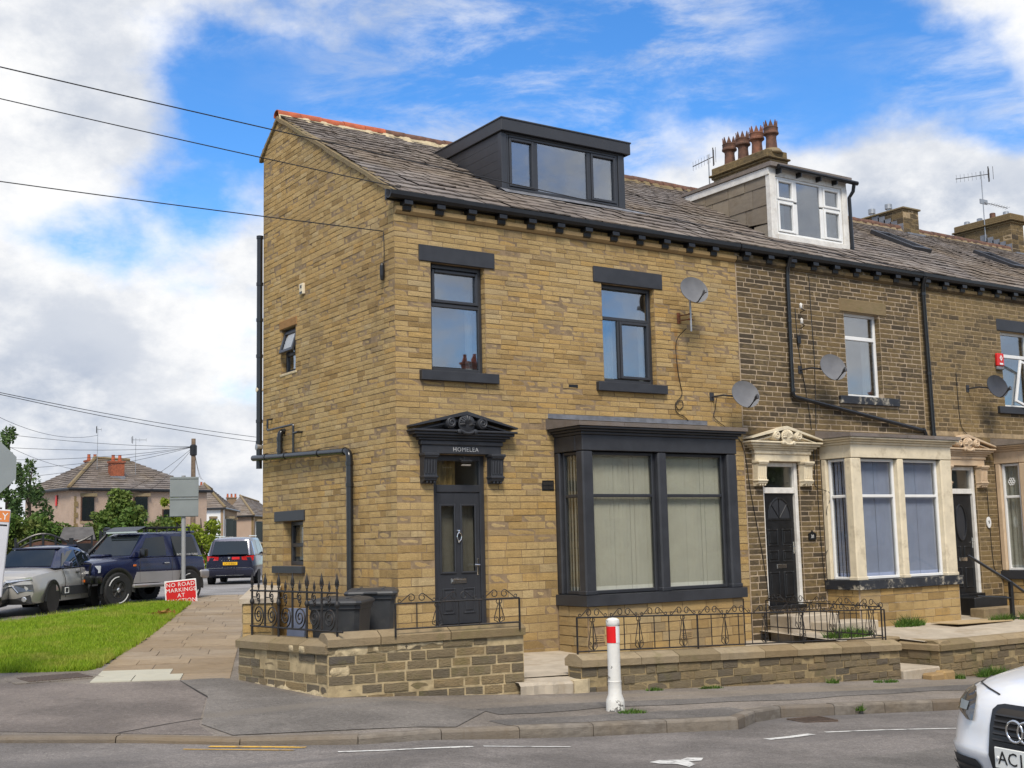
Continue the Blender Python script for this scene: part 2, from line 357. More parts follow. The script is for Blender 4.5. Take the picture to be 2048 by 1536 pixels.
M['rust'] = pmat('rust', (.15, .05, .02), .85, .4, 20, .004, 60)
M['bin'] = pmat('bin_plastic', (.034, .036, .040), .46, .12, 7, .001, 200, dirt=(.09, .088, .08), dirt_amt=.25, dirt_scale=5)
M['letters'] = pmat('worn_letter_paint', (.42, .42, .42), .7, .35, 60)
M['wood_dark'] = pmat('brown_timber', (.085, .038, .022), .7, .3, 9)

# ---------------------------------------------------------------- coursed stonework
ZUP = Vector((0, 0, 1))
class Fr:
    """an upright wall plane: u along it, v up, w outwards"""
    def __init__(s, O, u, n): s.O, s.u, s.n = Vector(O), Vector(u).normalized(), Vector(n).normalized()
    def __call__(s, u, v, w): return s.O+s.u*u+ZUP*v+s.n*w
FRONT = Fr((0, 0, 0), (1, 0, 0), (0, -1, 0)); GABLE = Fr((0, 0, 0), (0, 1, 0), (-1, 0, 0))
def stone_template(rg):
    xs, zs = (-.5, -.17, .17, .5), (-.5, .0, .5); V = []; ring = [0, 1, 2, 3, 7, 11, 10, 9, 8, 4]
    for z in zs:
        for x in xs:
            edge = abs(x) == .5 or abs(z) == .5
            V.append((x*(1-.022*rg.random())+(0 if edge else rg.uniform(-.06, .06)), rg.uniform(-.0022, -.0004) if edge else rg.uniform(-.0006, .0018), z*(1-.085*rg.random()*(abs(z) > .1))+(0 if edge else rg.uniform(-.1, .1))))
    for k in ring: V.append((V[k][0], -.035, V[k][2]))
    F = [(j*4+i, (j+1)*4+i, (j+1)*4+i+1, j*4+i+1) for j in range(2) for i in range(3)]
    F += [(ring[i], ring[(i+1) % 10], 12+(i+1) % 10, 12+i) for i in range(10)]
    return np.array(V), np.array(F)
TEMPL = [stone_template(np.random.default_rng(100+i)) for i in range(12)]
_tmesh = {}
def templ_mesh(i, mat, name='stone'):
    if (i, mat.name, name) not in _tmesh:
        V, F = TEMPL[i]; me = bpy.data.meshes.new(name); me.from_pydata(V.tolist(), [], F.tolist()); me.materials.append(mat); me.update(); _tmesh[(i, mat.name, name)] = me
    return _tmesh[(i, mat.name, name)]
def courses(z0, z1, hfun, seed):
    rg = np.random.default_rng(seed); z = z0; out = []
    while z < z1-.03:
        h = hfun(z)*rg.uniform(.9, 1.1)
        if z1-(z+h) < .05: h = z1-z
        out.append((z, z+h)); z += h
    return out
def lay(fr, crs, u0, u1, mat, lens=(.2, .5), block=(), soft=(), lim=None, joint=.009, proud=(.0, .010), seed=1, quoin=0.0):
    rg = np.random.default_rng(seed); out = []
    for ci, (za, zb) in enumerate(crs):
        a0, b0 = (u0, u1) if lim is None else lim(.5*(za+zb))
        if b0-a0 < .12: continue
        cuts = [(r[0], r[1]) for r in block if zb > r[2]+.012 and za < r[3]-.012]+[(r[0], r[1]) for r in soft if min(zb, r[3])-max(za, r[2]) > .55*(zb-za)]
        free = [(a0, b0)]
        for c0, c1 in cuts:
            nf = []
            for a, b in free:
                if c1 <= a or c0 >= b: nf.append((a, b)); continue
                if c0 > a: nf.append((a, c0))
                if c1 < b: nf.append((c1, b))
            free = nf
        for a, b in free:
            if b-a < .05: continue
            u = a; first = True
            while u < b-.01:
                L = rg.uniform(*lens)*(1.15 if rg.random() < .2 else 1)
                if first and quoin and abs(a-u0) < .02: L = quoin if ci % 2 else quoin*.55
                first = False
                if b-(u+L) < .13: L = b-u
                j = joint
                out.append((fr, u+L/2, (za+zb)/2, max(L-j, .03), max(zb-za-j, .03), rg.uniform(*proud), rg.uniform(.001, 1), mat, int(rg.integers(12))))
                u += L
    return out
def emit_stones(parent, st, nind=300, name='stone', rest='stones'):
    """the stones that show largest as parts, the rest joined in one part"""
    def size(s):
        p = s[0](s[1], s[2], 0); d = p-CAM; z = d.dot(_fw)
        x = 1024+F_PX*d.dot(_r)/z; y = 768-F_PX*d.dot(_u)/z
        vis = 1.0 if (-20 < x < 2068 and -20 < y < 1556 and d.dot(s[0].n) < 0) else .01
        return s[3]*s[4]*abs(d.normalized().dot(s[0].n))/d.length_squared*vis
    order = sorted(range(len(st)), key=lambda i: -size(st[i])); W = WLOC.get(parent, Vector())
    for i in order[:nind]:
        fr, u, v, L, h, p, r, mat, t = st[i]
        o = bpy.data.objects.new(name, templ_mesh(t, mat, name)); COL.objects.link(o); o.parent = parent
        x = fr.n.cross(ZUP)*L; c = fr(u, v, p)-W
        o.matrix_local = Matrix(((x.x, fr.n.x, 0, c.x), (x.y, fr.n.y, 0, c.y), (x.z, fr.n.z, h, c.z), (0, 0, 0, 1)))
    Vs, Fs, Rs, Ms = [], [], [], []; mats = []; k = 0
    for i in order[nind:]:
        fr, u, v, L, h, p, r, mat, t = st[i]; V, F = TEMPL[t]; x = np.array(fr.n.cross(ZUP)); n = np.array(fr.n); c = np.array(fr(u, v, p))
        Vs.append(c+V[:, :1]*L*x+V[:, 1:2]*n+V[:, 2:]*h*np.array((0, 0, 1.))); Fs.append(F+k); k += len(V); Rs.append(np.full(len(V), r))
        if mat not in mats: mats.append(mat)
        Ms.append(np.full(len(F), mats.index(mat), np.int32))
    if Vs:
        o = fast_mesh(rest, np.concatenate(Vs), np.concatenate(Fs), mats, parent, np.concatenate(Rs), kind='stuff')
        o.data.polygons.foreach_set('material_index', np.concatenate(Ms)); o.data.update()
def backing(mb, fr, u0, u1, v0, v1, rects, depth=.16):
    """the mortar bed of a wall with its openings cut out and their reveals"""
    us = sorted({u0, u1, *[min(max(r[0], u0), u1) for r in rects], *[min(max(r[1], u0), u1) for r in rects]}); vs = sorted({v0, v1, *[r[2] for r in rects], *[r[3] for r in rects]})
    for a, b in zip(us, us[1:]):
        for c, d in zip(vs, vs[1:]):
            mu, mv = (a+b)/2, (c+d)/2
            if any(r[0] < mu < r[1] and r[2] < mv < r[3] for r in rects): continue
            mb.quad(fr(a, c, 0), fr(b, c, 0), fr(b, d, 0), fr(a, d, 0))
    for a, b, c, d in rects:
        mb.quad(fr(a, c, 0), fr(a, d, 0), fr(a, d, -depth), fr(a, c, -depth)); mb.quad(fr(b, c, 0), fr(b, d, 0), fr(b, d, -depth), fr(b, c, -depth))
        mb.quad(fr(a, d, 0), fr(b, d, 0), fr(b, d, -depth), fr(a, d, -depth)); mb.quad(fr(a, c, 0), fr(b, c, 0), fr(b, c, -depth), fr(a, c, -depth))
def fbox(mb, P, u0, u1, v0, v1, w0, w1, bev=.006): mb.box(P(u0, v0, w0), P(u1, v1, w1), bev)
def bars(mb, P, u0, u1, v0, v1, t, w0, w1, bev=.008):
    fbox(mb, P, u0, u0+t, v0, v1, w0, w1, bev); fbox(mb, P, u1-t, u1, v0, v1, w0, w1, bev)
    fbox(mb, P, u0+t, u1-t, v0, v0+t, w0, w1, bev); fbox(mb, P, u0+t, u1-t, v1-t, v1, w0, w1, bev)
def room(parent, P, u0, u1, v0, v1, w, deep=1.6):
    mb = MB(); a = [P(u0, v0, w), P(u1, v0, w), P(u1, v1, w), P(u0, v1, w)]; b = [P(u0, v0, w-deep), P(u1, v0, w-deep), P(u1, v1, w-deep), P(u0, v1, w-deep)]
    for i in range(4): mb.quad(a[i], a[(i+1) % 4], b[(i+1) % 4], b[i])
    mb.quad(*b); return mb.build('room_lining', M['room'], parent)
def window(parent, P, u0, u1, v0, v1, rec, mat, cells, t=.06, glass='glass', rm=True, name='window', bevw=.008):
    """cells: (u0,u1,v0,v1,sash) clear of the outer frame; the frame is the part, panes and sashes its sub-parts"""
    mb = MB(); bars(mb, P, u0, u1, v0, v1, t, -rec-.07, -rec)
    us = sorted({c[0] for c in cells}); vs = sorted({c[2] for c in cells})
    done = set()
    for c in cells:                                                # mullions and transoms fill the gaps between neighbouring cells
        for d in cells:
            if c is d: continue
            if abs(c[1]-d[0]) < .12 and d[0] >= c[1] and min(c[3], d[3])-max(c[2], d[2]) > .05:
                k = (round(c[1], 3), round(d[0], 3), round(max(c[2], d[2]), 3))
                if k not in done and d[0]-c[1] > .004: done.add(k); fbox(mb, P, c[1], d[0], max(c[2], d[2])-.0, min(c[3], d[3]), -rec-.068, -rec-.002, bevw)
            if abs(c[3]-d[2]) < .16 and d[2] >= c[3] and min(c[1], d[1])-max(c[0], d[0]) > .05:
                a, b = min(c[0], d[0]), max(c[1], d[1]); k = (round(c[3], 3), round(d[2], 3), round(a, 3))
                if k not in done and d[2]-c[3] > .004: done.add(k); fbox(mb, P, a, b, c[3], d[2], -rec-.066, -rec-.004, bevw)
    o = mb.build(name, mat, parent)
    for c in cells:
        a, b, e, f, s = c[:5]; g = c[5] if len(c) > 5 else glass
        if s:
            sb = MB(); bars(sb, P, a+.002, b-.002, e+.002, f-.002, .05, -rec-.055, -rec+.018); sb.build('sash', mat, o)
            a, b, e, f = a+.05, b-.05, e+.05, f-.05
        MB().box(P(a, e, -rec-.045), P(b, f, -rec-.033)).build('pane', M[g], o)
    if rm: room(o, P, u0+.01, u1-.01, v0+.01, v1-.01, -rec-.08)
    return o
def curtain(parent, P, u0, u1, v0, v1, w, mat, folds=6, amp=.025, name='curtain'):
    n = folds*8; V = []
    for i in range(n+1):
        u = u0+(u1-u0)*i/n; d = amp*math.sin(2*math.pi*folds*i/n+.7*math.sin(i*.35))
        V += [P(u, v0, w+d), P(u, v1, w+d*.7)]
    return MB().add(V, [(2*i, 2*i+2, 2*i+3, 2*i+1) for i in range(n)]).build(name, mat, parent, smooth=True)
def blinds(parent, P, u0, u1, v0, v1, w, mat, pitch=.084, ang=14, seed=3, gap=None):
    rg = random.Random(seed); n = int((u1-u0)/pitch)
    for i in range(n):
        u = u0+(i+.5)*(u1-u0)/n; a = rad(ang+rg.uniform(-9, 9)); hw = .0375
        if gap is not None and i == gap: a = rad(55)
        du, dw = hw*math.cos(a), hw*math.sin(a); off = rg.uniform(-.004, .004)
        mb = MB(); mb.prism([(-1, -1), (1, -1), (1, 1), (-1, 1)], lambda p, q, t: P(u+p*du+off, (v0 if q < 0 else v1), w+p*dw+t), -.001, .001); mb.build('blind_slat', mat, parent)

# ---------------------------------------------------------------- pieces that the three fronts share
def spiral(cx, cy, r0, r1, turns, a0, n=22, sgn=1):
    return [(cx+(r0+(r1-r0)*i/n)*math.cos(a0+sgn*2*math.pi*turns*i/n), cy+(r0+(r1-r0)*i/n)*math.sin(a0+sgn*2*math.pi*turns*i/n)) for i in range(n+1)]
def door_surround(parent, cx, mat, text=None):
    P = FRONT; mb = MB()
    z0, z1 = 3.60, 4.03; hw = .96
    for (v0, v1, ex, d) in ((3.575, 3.615, .80, .12), (3.615, 3.655, .86, .16), (3.655, 3.70, .92, .20), (3.70, 3.735, hw, .235)): fbox(mb, P, cx-ex, cx+ex, v0, v1, -.02, d, .01)
    rise = .235
    mb.prism([(cx-hw+.05, 3.736), (cx+hw-.05, 3.736), (cx, 3.735+rise-.02)], P, -.02, .07)
    for s in (-1, 1):                                              # raking cornice in three steps
        for k, (dn, dz, th) in enumerate(((.235, .0, .04), (.18, -.042, .04), (.125, -.084, .035))):
            pts = [(cx+s*hw, 3.742+dz*.0+max(0, .03+dz*.3)), (cx+s*hw, 3.742+.055+dz*.35), (cx, 3.742+rise+.055+dz), (cx, 3.742+rise+dz-.0)]
            if k: pts = [(cx+s*(hw-.12*k), 3.737), (cx+s*(hw-.12*k)-s*.08, 3.737), (cx, 3.742+rise+dz-th), (cx, 3.742+rise+dz)]
            mb.prism(pts, P, -.02, dn)
    ped = mb.build('pediment', mat, parent)
    sh = MB(); c = Vector(P(cx, 3.835, .235))                      # the shell between two volutes
    for i in range(11):
        a = rad(-8+196*i/10); e = c+Vector((math.cos(a)*.135, 0, math.sin(a)*.12)); sh.tube([c+Vector((0, .02, -.04)), c+(e-c)*.55+Vector((0, -.025, 0)), e], [.008, .02, .017], 6)
    sh.lathe([(.15, -.02), (.15, .0), (.12, .015), (.0, .02)], 20, Matrix.Translation(c+Vector((0, .015, 0))) @ Matrix.Rotation(rad(90), 4, 'X'))
    sh.tube([(cx-.14+.0, c.y-.005, c.z-.10), (cx-.07, c.y-.02, c.z-.145), (cx, c.y-.025, c.z-.155), (cx+.07, c.y-.02, c.z-.145), (cx+.14, c.y-.005, c.z-.10)], .022, 6)
    for s in (-1, 1): sh.lathe([(.035, -.03), (.035, .02), (.02, .03)], 12, Matrix.Translation((cx+s*.15, c.y, c.z-.125)) @ Matrix.Rotation(rad(90), 4, 'X'))
    sh.build('shell_ornament', mat, ped, smooth=True, angle=50)
    for s in (-1, 1):
        v = MB(); q = (cx+s*.29, 3.845)
        v.lathe([(.09, -.16), (.09, .0), (.08, .012), (.0, .012)], 20, Matrix.Translation(P(q[0], q[1], .23)) @ Matrix.Rotation(rad(90), 4, 'X'))
        v.tube([P(a, b, .245) for a, b in spiral(q[0], q[1], .074, .018, 1.6, math.pi/2, 26, -s)], .014, 6)
        v.build('volute', mat, ped, smooth=True, angle=50)
    f = MB(); fbox(f, P, cx-.73, cx+.73, 3.37, 3.575, -.02, .075, .006); fbox(f, P, cx-.76, cx+.76, 3.50, 3.574, -.02, .10, .012); fr = f.build('frieze', mat, parent)
    if text: text_mesh('lettering', text, .098, .004, M['letters'], fr, Matrix.Translation(P(cx+.06, 3.435, .078)) @ Matrix.Rotation(rad(90), 4, 'X') @ Matrix.Diagonal((1.0, 1, 1, 1)), spacing=1.12)
    for s in (-1, 1):
        x0, x1 = cx+s*.50, cx+s*.73; b = MB()
        prof = [(-.02, 3.37), (.17, 3.37), (.175, 3.31), (.14, 3.28), (.13, 3.20), (.12, 3.08), (.125, 3.02), (.14, 2.985), (.13, 2.95), (.06, 2.92), (.05, 2.90), (-.02, 2.90)]
        b.add([Vector((x, -w, z)) for x in (x0, x1) for w, z in prof], [tuple(range(12)), tuple(range(23, 11, -1))]+[(i, i+12, (i+1) % 12+12, (i+1) % 12) for i in range(12)])
        lo, hi = min(x0, x1), max(x0, x1)
        fbox(b, P, lo-.02, hi+.02, 3.325, 3.372, -.02, .19, .01); fbox(b, P, lo-.012, hi+.012, 2.985, 3.02, -.02, .155, .008)
        for k in range(4): xx = lo+.035+k*.05; b.tube([P(xx, 3.27, .135), P(xx, 3.05, .122)], .017, 6)
        for k in range(3): xx = lo+.045+k*.065; fbox(b, P, xx, xx+.035, 2.905, 2.95, .05, .12, .008)
        b.build('console_bracket', mat, parent, smooth=True, angle=35)
def bay(parent, x0, x1, piers, paint, fmat, sillmat, slabmat, base_pts=None, D=.78, blind='blind', lead=True, gap=None, seed=0, right_open=True):
    """a square stone bay: piers, frieze and cornice painted, framed windows between; piers: (x0,x1) across the front"""
    P = Fr((0, -D, 0), (1, 0, 0), (0, -1, 0)); zs0, zs1, zo, zf, zc, zt = .93, 1.10, 3.42, 3.68, 3.81, 3.93
    root = MB()
    fbox(root, P, x0, x1, zo, zf, -.20, 0, .01); fbox(root, FRONT, x0, x0+.2, zo, zf, -.02, D-.2, .01); fbox(root, FRONT, x1-.2, x1, zo, zf, -.02, D-.2, .01)   # frieze on three sides
    b = root.build('bay_window', paint, parent)
    c = MB()
    for (o, a, d) in ((.03, zf, zf+.05), (.075, zf+.05, zf+.09), (.13, zf+.09, zc)):
        c.box((x0-o, -D-o, a), (x1+o, -.0, d), .012)
    c.build('cornice', paint, b)
    n = 4; 
    for i in range(n):
        a = x0-.16+(x1-x0+.32)*i/n; e = x0-.16+(x1-x0+.32)*(i+1)/n-.006; s = MB()
        s.add([(a, -D-.15, zc+.002), (e, -D-.15, zc+.002), (e, .0, zc+.002), (a, .0, zc+.002), (a, -D-.15, zt-.05), (e, -D-.15, zt-.05), (e, .0, zt+.06), (a, .0, zt+.06)], [(0, 3, 2, 1), (4, 5, 6, 7), (0, 1, 5, 4), (2, 3, 7, 6), (1, 2, 6, 5), (0, 4, 7, 3)])
        s.build('roof_slab', slabmat, b)
    if lead: MB().add([(x0-.12, -.30, zt+.035), (x1+.04, -.30, zt+.035), (x1+.04, -.014, zt+.075), (x0-.12, -.014, zt+.075), (x0-.12, -.018, zt+.15), (x1+.04, -.018, zt+.15)], [(0, 1, 2, 3), (3, 2, 5, 4)]).build('lead_flashing', M['lead'], b)
    s = MB()
    s.prism([(x0-.05, -D-.06), (x1+.05, -D-.06), (x1+.05, 0), (x0-.05, 0)], lambda u, v, w: Vector((u, v, w)), zs0, zs1); s.build('sill', sillmat, b)
    for i, (a, e) in enumerate(piers):
        pm = MB(); dep = .2 if i in (0, len(piers)-1) else .16
        pm.box((a, -D+.004, zs1), (e, -D+dep, zo), .025); pm.box((a-.01, -D-.004, zs1), (e+.01, -D+dep+.01, zs1+.07), .012); pm.build('pier', paint, b)
    for x, s_ in ((x0, 1), (x1, -1)):
        pm = MB(); pm.box((x, -.13, zs1), (x+s_*.18, -.002, zo), .02); pm.build('pier', paint, b)
    for (a0, a1), (b0, b1) in zip(piers, piers[1:]):
        window(b, P, a1+.004, b0-.004, zs1+.01, zo-.005, .11, fmat, [(a1+.06, b0-.06, zs1+.13, 2.665, False), (a1+.06, b0-.06, 2.72, zo-.07, False)], rm=False, t=.056)
        if blind != 'net': blinds(b, P, a1-.05, b0+.05, zs1+.06, zo, -.22, M[blind], seed=seed, gap=gap if a0 != piers[0][0] else None)
        else: curtain(b, P, a1-.05, b0+.05, zs1+.03, zo, -.28, M['net'], 9, .02, 'net_curtain')
    for x, nrm in ((x0, -1), (x1, 1)):
        Q = Fr((x+nrm*-.0, 0, 0), (0, -1, 0), (nrm, 0, 0))
        window(b, Q, .135, D-.205, zs1+.01, zo-.005, .06, fmat, [(.19, D-.26, zs1+.13, 2.665, False), (.19, D-.26, 2.72, zo-.07, False)], rm=False, t=.052)
        if blind != 'net': blinds(b, Q, .10, D-.16, zs1+.06, zo, -.17, M[blind], seed=seed+5)
    lining = MB(); v = [(x0+.05, -D+.36, zs1-.02), (x1-.05, -D+.36, zs1-.02), (x1-.05, 1.6, zs1-.02), (x0+.05, 1.6, zs1-.02)]; t = [(q[0], q[1], zo+.02) for q in v]
    lining.quad(*v); lining.quad(*t); lining.quad(v[2], v[3], t[3], t[2]); lining.quad((x0+.32, .02, zs1-.02), v[3], t[3], (x0+.32, .02, zo+.02)); lining.quad((x1-.32, .02, zs1-.02), v[2], t[2], (x1-.32, .02, zo+.02))
    lining.box((x0+.02, -D+.02, zo-.0), (x1-.02, 0, zo+.03)); lining.build('room_lining', M['room'], b)
    return b
def gutter(parent, x0, x1, mat=None):
    g = MB(); pr = [(-.03, 7.42), (-.055, 7.36), (-.11, 7.335), (-.17, 7.345), (-.205, 7.39), (-.21, 7.455), (-.195, 7.455), (-.19, 7.40), (-.16, 7.365), (-.11, 7.352), (-.06, 7.375), (-.045, 7.43)]
    g.loft([[(x, y, z) for y, z in pr] for x in (x0, x1)], caps=True); g.box((x0, -.045, 7.33), (x1, -.0, 7.50)); 
    return g.build('gutter', mat or M['black'], parent)
def corbel_mesh():
    c = MB(); prof = [(0, 7.335), (-.16, 7.335), (-.165, 7.27), (-.11, 7.25), (-.10, 7.19), (-.05, 7.165), (0, 7.165)]; n = len(prof)
    c.add([(x, y, z) for x in (-.075, .075) for y, z in prof], [tuple(range(n)), tuple(range(2*n-1, n-1, -1))]+[(i, i+n, (i+1) % n+n, (i+1) % n) for i in range(n)]); return c
def corbels(parent, xs, mat):
    me = None
    for x in xs:
        if me is None: o = corbel_mesh().build('corbel', mat, parent); me = o.data
        else: o = link('corbel', me, parent)
        o.location.x += x
# roof plane of the terrace: eaves at y = -0.17, ridge at y = 4.58
RZ0, RSL, RIDGE = 7.56, .563, 4.58
def rz(y): return RZ0+RSL*y
_sl = Vector((0, 1, RSL)).normalized(); _nn = Vector((0, -RSL, 1)).normalized()
def slate_templ(rg):
    V = []
    for (x, y) in ((-.5, 0), (-.17, 0), (.17, 0), (.5, 0), (.5, 1), (.17, 1), (-.17, 1), (-.5, 1)):
        V.append((x*(1-.02*rg.random()), y+(rg.uniform(-.035, .035) if y == 0 else 0), rg.uniform(-.004, .004)+(.018 if y == 0 else -.002)))
    V += [(x, y, z-.022) for x, y, z in V[:4]]
    return np.array(V), np.array([(0, 1, 6, 7), (1, 2, 5, 6), (2, 3, 4, 5), (0, 8, 9, 1), (1, 9, 10, 2), (2, 10, 11, 3)])
SLT = [slate_templ(np.random.default_rng(300+i)) for i in range(10)]
def roof(parent, x0, x1, holes=(), seed=5, nind=300, rear=True):
    """stone slates in courses, sagging a little; holes: (x0,x1,y0,y1) where a dormer stands"""
    bed = MB(); xs = (x0, x1); bed.quad((x0, -.2, rz(-.2)-.03), (x1, -.2, rz(-.2)-.03), (x1, RIDGE, rz(RIDGE)-.03), (x0, RIDGE, rz(RIDGE)-.03))
    if rear: bed.quad((x0, RIDGE, rz(RIDGE)-.03), (x1, RIDGE, rz(RIDGE)-.03), (x1, 5.36, rz(RIDGE)-.62), (x0, 5.36, rz(RIDGE)-.62)); bed.quad((x0+.05, 5.285, 0), (x1, 5.285, 0), (x1, 5.285, 9.55), (x0+.05, 5.285, 9.55))
    bed.build('roof', M['slate_bed'], parent)
    rg = np.random.default_rng(seed); s = -.22; S = (RIDGE-.02)/_sl.y; out = []
    ex = .285; base = Vector((0, 0, RZ0))
    while s < S-.05:
        ex = .30-.10*(s/S); ex *= rg.uniform(.93, 1.07); x = x0-rg.uniform(0, .2)
        while x < x1-.02:
            wd = rg.uniform(.26, .52)*(1-.25*s/S); a, b = max(x, x0), min(x+wd, x1)
            if x1-b < .1: b = x1
            x = b if b == x1 else x+wd
            if b-a < .05: continue
            yc = s*_sl.y; xc = (a+b)/2
            if any(h[0] < xc < h[1] and h[2]-.03 < yc < h[3] for h in holes): continue
            sag = .022*math.sin(xc*1.1+s*1.7+seed)+.016*math.sin(xc*2.9-s*2.2)
            out.append((xc, s, b-a-.006, min(ex*1.28, S-s), .008+sag*.55+rg.uniform(-.004, .006), rg.uniform(-.012, .012), rg.uniform(.001, 1), int(rg.integers(10))))
        s += ex
    def size(q):
        p = base+_sl*q[1]+Vector((q[0], 0, 0)); d = p-CAM; z = d.dot(_fw); xp = 1024+F_PX*d.dot(_r)/z
        return q[2]*q[3]/d.length_squared*(1 if -20 < xp < 2068 else .01)
    out.sort(key=lambda q: -size(q)); W = WLOC.get(parent, Vector()); meshes = {}
    def mat4(q):
        c = base+_sl*q[1]+Vector((q[0], 0, 0))+_nn*q[4]; th = _nn+_sl*0; y = _sl*q[3]+_nn*(-.012); xx = Vector((q[2], 0, 0))+_sl*q[5]
        return Matrix(((xx.x, y.x, _nn.x, c.x), (xx.y, y.y, _nn.y, c.y), (xx.z, y.z, _nn.z, c.z), (0, 0, 0, 1)))
    for q in out[:nind]:
        if q[7] not in meshes:
            V, F = SLT[q[7]]; me = bpy.data.meshes.new('roof_slate'); me.from_pydata(V.tolist(), [], F.tolist()); me.materials.append(M['slate']); me.update(); meshes[q[7]] = me
        o = bpy.data.objects.new('roof_slate', meshes[q[7]]); COL.objects.link(o); o.parent = parent; m = mat4(q); m.translation -= W; o.matrix_local = m
    Vs, Fs, Rs = [], [], []; k = 0
    for q in out[nind:]:
        V, F = SLT[q[7]]; m = np.array(mat4(q)); Vs.append(V @ m[:3, :3].T+m[:3, 3]); Fs.append(F+k); k += len(V); Rs.append(np.full(len(V), q[6]))
    if Vs: fast_mesh('roof_slates', np.concatenate(Vs), np.concatenate(Fs), M['slate'], parent, np.concatenate(Rs), kind='stuff')
def ridge(parent, x0, x1, mats, L=.46, skip=()):
    me = {}; n = int(round((x1-x0)/L)); L = (x1-x0)/n; rg = random.Random(int(x0*10)+4)
    for i in range(n):
        x = x0+i*L
        if any(a < x+L/2 < b for a, b in skip): continue
        mt = mats(x)
        if mt.name not in me:
            g = MB(); ring = [(.13*math.cos(a), .105*math.sin(a)) for a in np.linspace(-.25, math.pi+.25, 9)]
            g.loft([[(xx, y, z) for y, z in ring]+[(xx, y*.85, z*.85) for y, z in reversed(ring)] for xx in (.004, L-.004)], caps=True); me[mt.name] = g.build('ridge_tile', mt, parent, smooth=True, angle=40); o = me[mt.name]
        else: o = link('ridge_tile', me[mt.name].data, parent)
        o.location += Vector((x, RIDGE, rz(RIDGE)+.012+rg.uniform(-.008, .008))); o.rotation_euler = (0, rg.uniform(-.012, .012), 0)
    b = MB(); N = 60
    for sgn in (-1, 1):
        V = []
        for i in range(N+1):
            x = x0+(x1-x0)*i/N; j = .03*math.sin(i*1.7)+.02*math.sin(i*4.1); V += [(x, RIDGE-.10*1, rz(RIDGE)+.05), (x, RIDGE-.17-j, rz(RIDGE)-.115-j*.5)]
        b.add(V, [(2*i, 2*i+1, 2*i+3, 2*i+2) for i in range(N)]); break
    b.build('ridge_bedding', M['render'] if x0 < 1 else M['cope'], parent)

# ---------------------------------------------------------------- ground levels
def kerb_y(x):
    pts = [(-30, 6.0), (-12, 1.0), (-8.5, -1.5), (-6.26, -3.05), (-5.0, -4.02), (-4.26, -4.75), (-3.32, -5.28), (-1.85, -5.5), (0, -5.62), (1.35, -5.77), (2.0, -5.36), (2.7, -5.14), (3.85, -5.24), (6.08, -5.42), (12, -5.6), (90, -5.8)]
    for (a, c), (b, d) in zip(pts, pts[1:]):
        if a <= x <= b: return c+(d-c)*(x-a)/(b-a)
    return pts[0][1] if x < -30 else pts[-1][1]
def gz(x, y):
    xe = x-.424*max(y+.3, 0)
    b = .07-.053*min(xe, 26) if xe > -2.6 else .208
    return b+(.02*max(y, -6) if y < 0 else .027*min(y, 17))
def kerb_h(x): return .055+.075*min(1, max(0, (x+4.2)/3.5))
def zr(x, y): k = kerb_y(x); return gz(x, max(k, -5.8))-kerb_h(x)+.02*max(0, k-y)

# ---------------------------------------------------------------- the end house
def hh(z): return .138 if z < .9 else (.138-.046*(z-.9)/2.1 if z < 3 else max(.082, .092-.005*(z-3)))
CRS = courses(-.55, 7.135, hh, 3); CRS_TOP = courses(7.255, 7.44, lambda z: .0925, 4); CRS_G = courses(7.135, 10.1, lambda z: .092, 6)
h1 = thing('end_terrace_house', 'corner house of cleaned golden stone with dark grey dormer, bay and door', 'house', (3.65, 2.7, 0), group='terraced houses along the main road')
W1, W2, D1 = (.645, 1.66, 4.68, 6.43), (4.08, 5.27, 4.68, 6.43), (.645, 1.625, .70, 3.36)
BAY1 = (2.97, 6.38, 1.10, 3.6)
gw_up, gw_dn = (3.78, 4.43, 5.13, 5.96), (3.46, 4.34, 1.64, 2.43)
wall = MB(); backing(wall, FRONT, 0, 7.32, -.6, 7.5, [W1, W2, D1, BAY1]); front1 = wall.build('front_wall', [M['mortar1']], h1)
wall = MB(); backing(wall, GABLE, 0, 5.3, -.6, 7.5, [gw_up, gw_dn]); wall.add([GABLE(0, 7.5, 0), GABLE(5.3, 7.5, 0), GABLE(5.3, 9.55, 0), GABLE(4.58, 10.1, 0)], [(0, 1, 2, 3)]); wall.quad((0, 5.3, -.6), (7.3, 5.3, -.6), (7.3, 5.3, 9.4), (0, 5.3, 9.4)); wall.build('gable_wall', M['mortar1'], h1)
LINT = [(.43, 1.85, 6.43, 6.69), (3.90, 5.46, 6.43, 6.71)]; SILL = [(.42, 1.86, 4.52, 4.68), (3.90, 5.45, 4.52, 4.68)]
st = lay(FRONT, CRS, -.006, 7.31, M['gold'], (.19, .47), [W1, W2, D1, BAY1, (.40, 1.87, 2.95, 3.72), (2.95, 6.40, -.6, 1.0)], LINT+SILL, seed=21, quoin=.42)
for s in ((3.0, 6.4),): pass
st += lay(FRONT, CRS_TOP, -.006, 7.31, M['gold'], (.25, .5), seed=22)
gs = lay(GABLE, CRS, .002, 5.29, M['gold'], (.17, .40), [gw_up, gw_dn], [(3.72, 4.50, 5.96, 6.12), (3.38, 4.69, 2.43, 2.61), (3.38, 4.69, 1.51, 1.64)], seed=23, quoin=.36)
gs += lay(GABLE, CRS_G, 0.012, 5.29, M['gold'], (.17, .40), lim=lambda v: (max(.002, (v-7.44)/.566), 5.29 if v < 9.4 else min(5.29, 4.58+(10.06-v)/.77)), seed=24)
BF = Fr((0, -.78, 0), (1, 0, 0), (0, -1, 0)); BL = Fr((2.97, 0, 0), (0, -1, 0), (-1, 0, 0)); BR = Fr((6.38, 0, 0), (0, -1, 0), (1, 0, 0))
CB = courses(-.5, .925, lambda z: .155, 8)
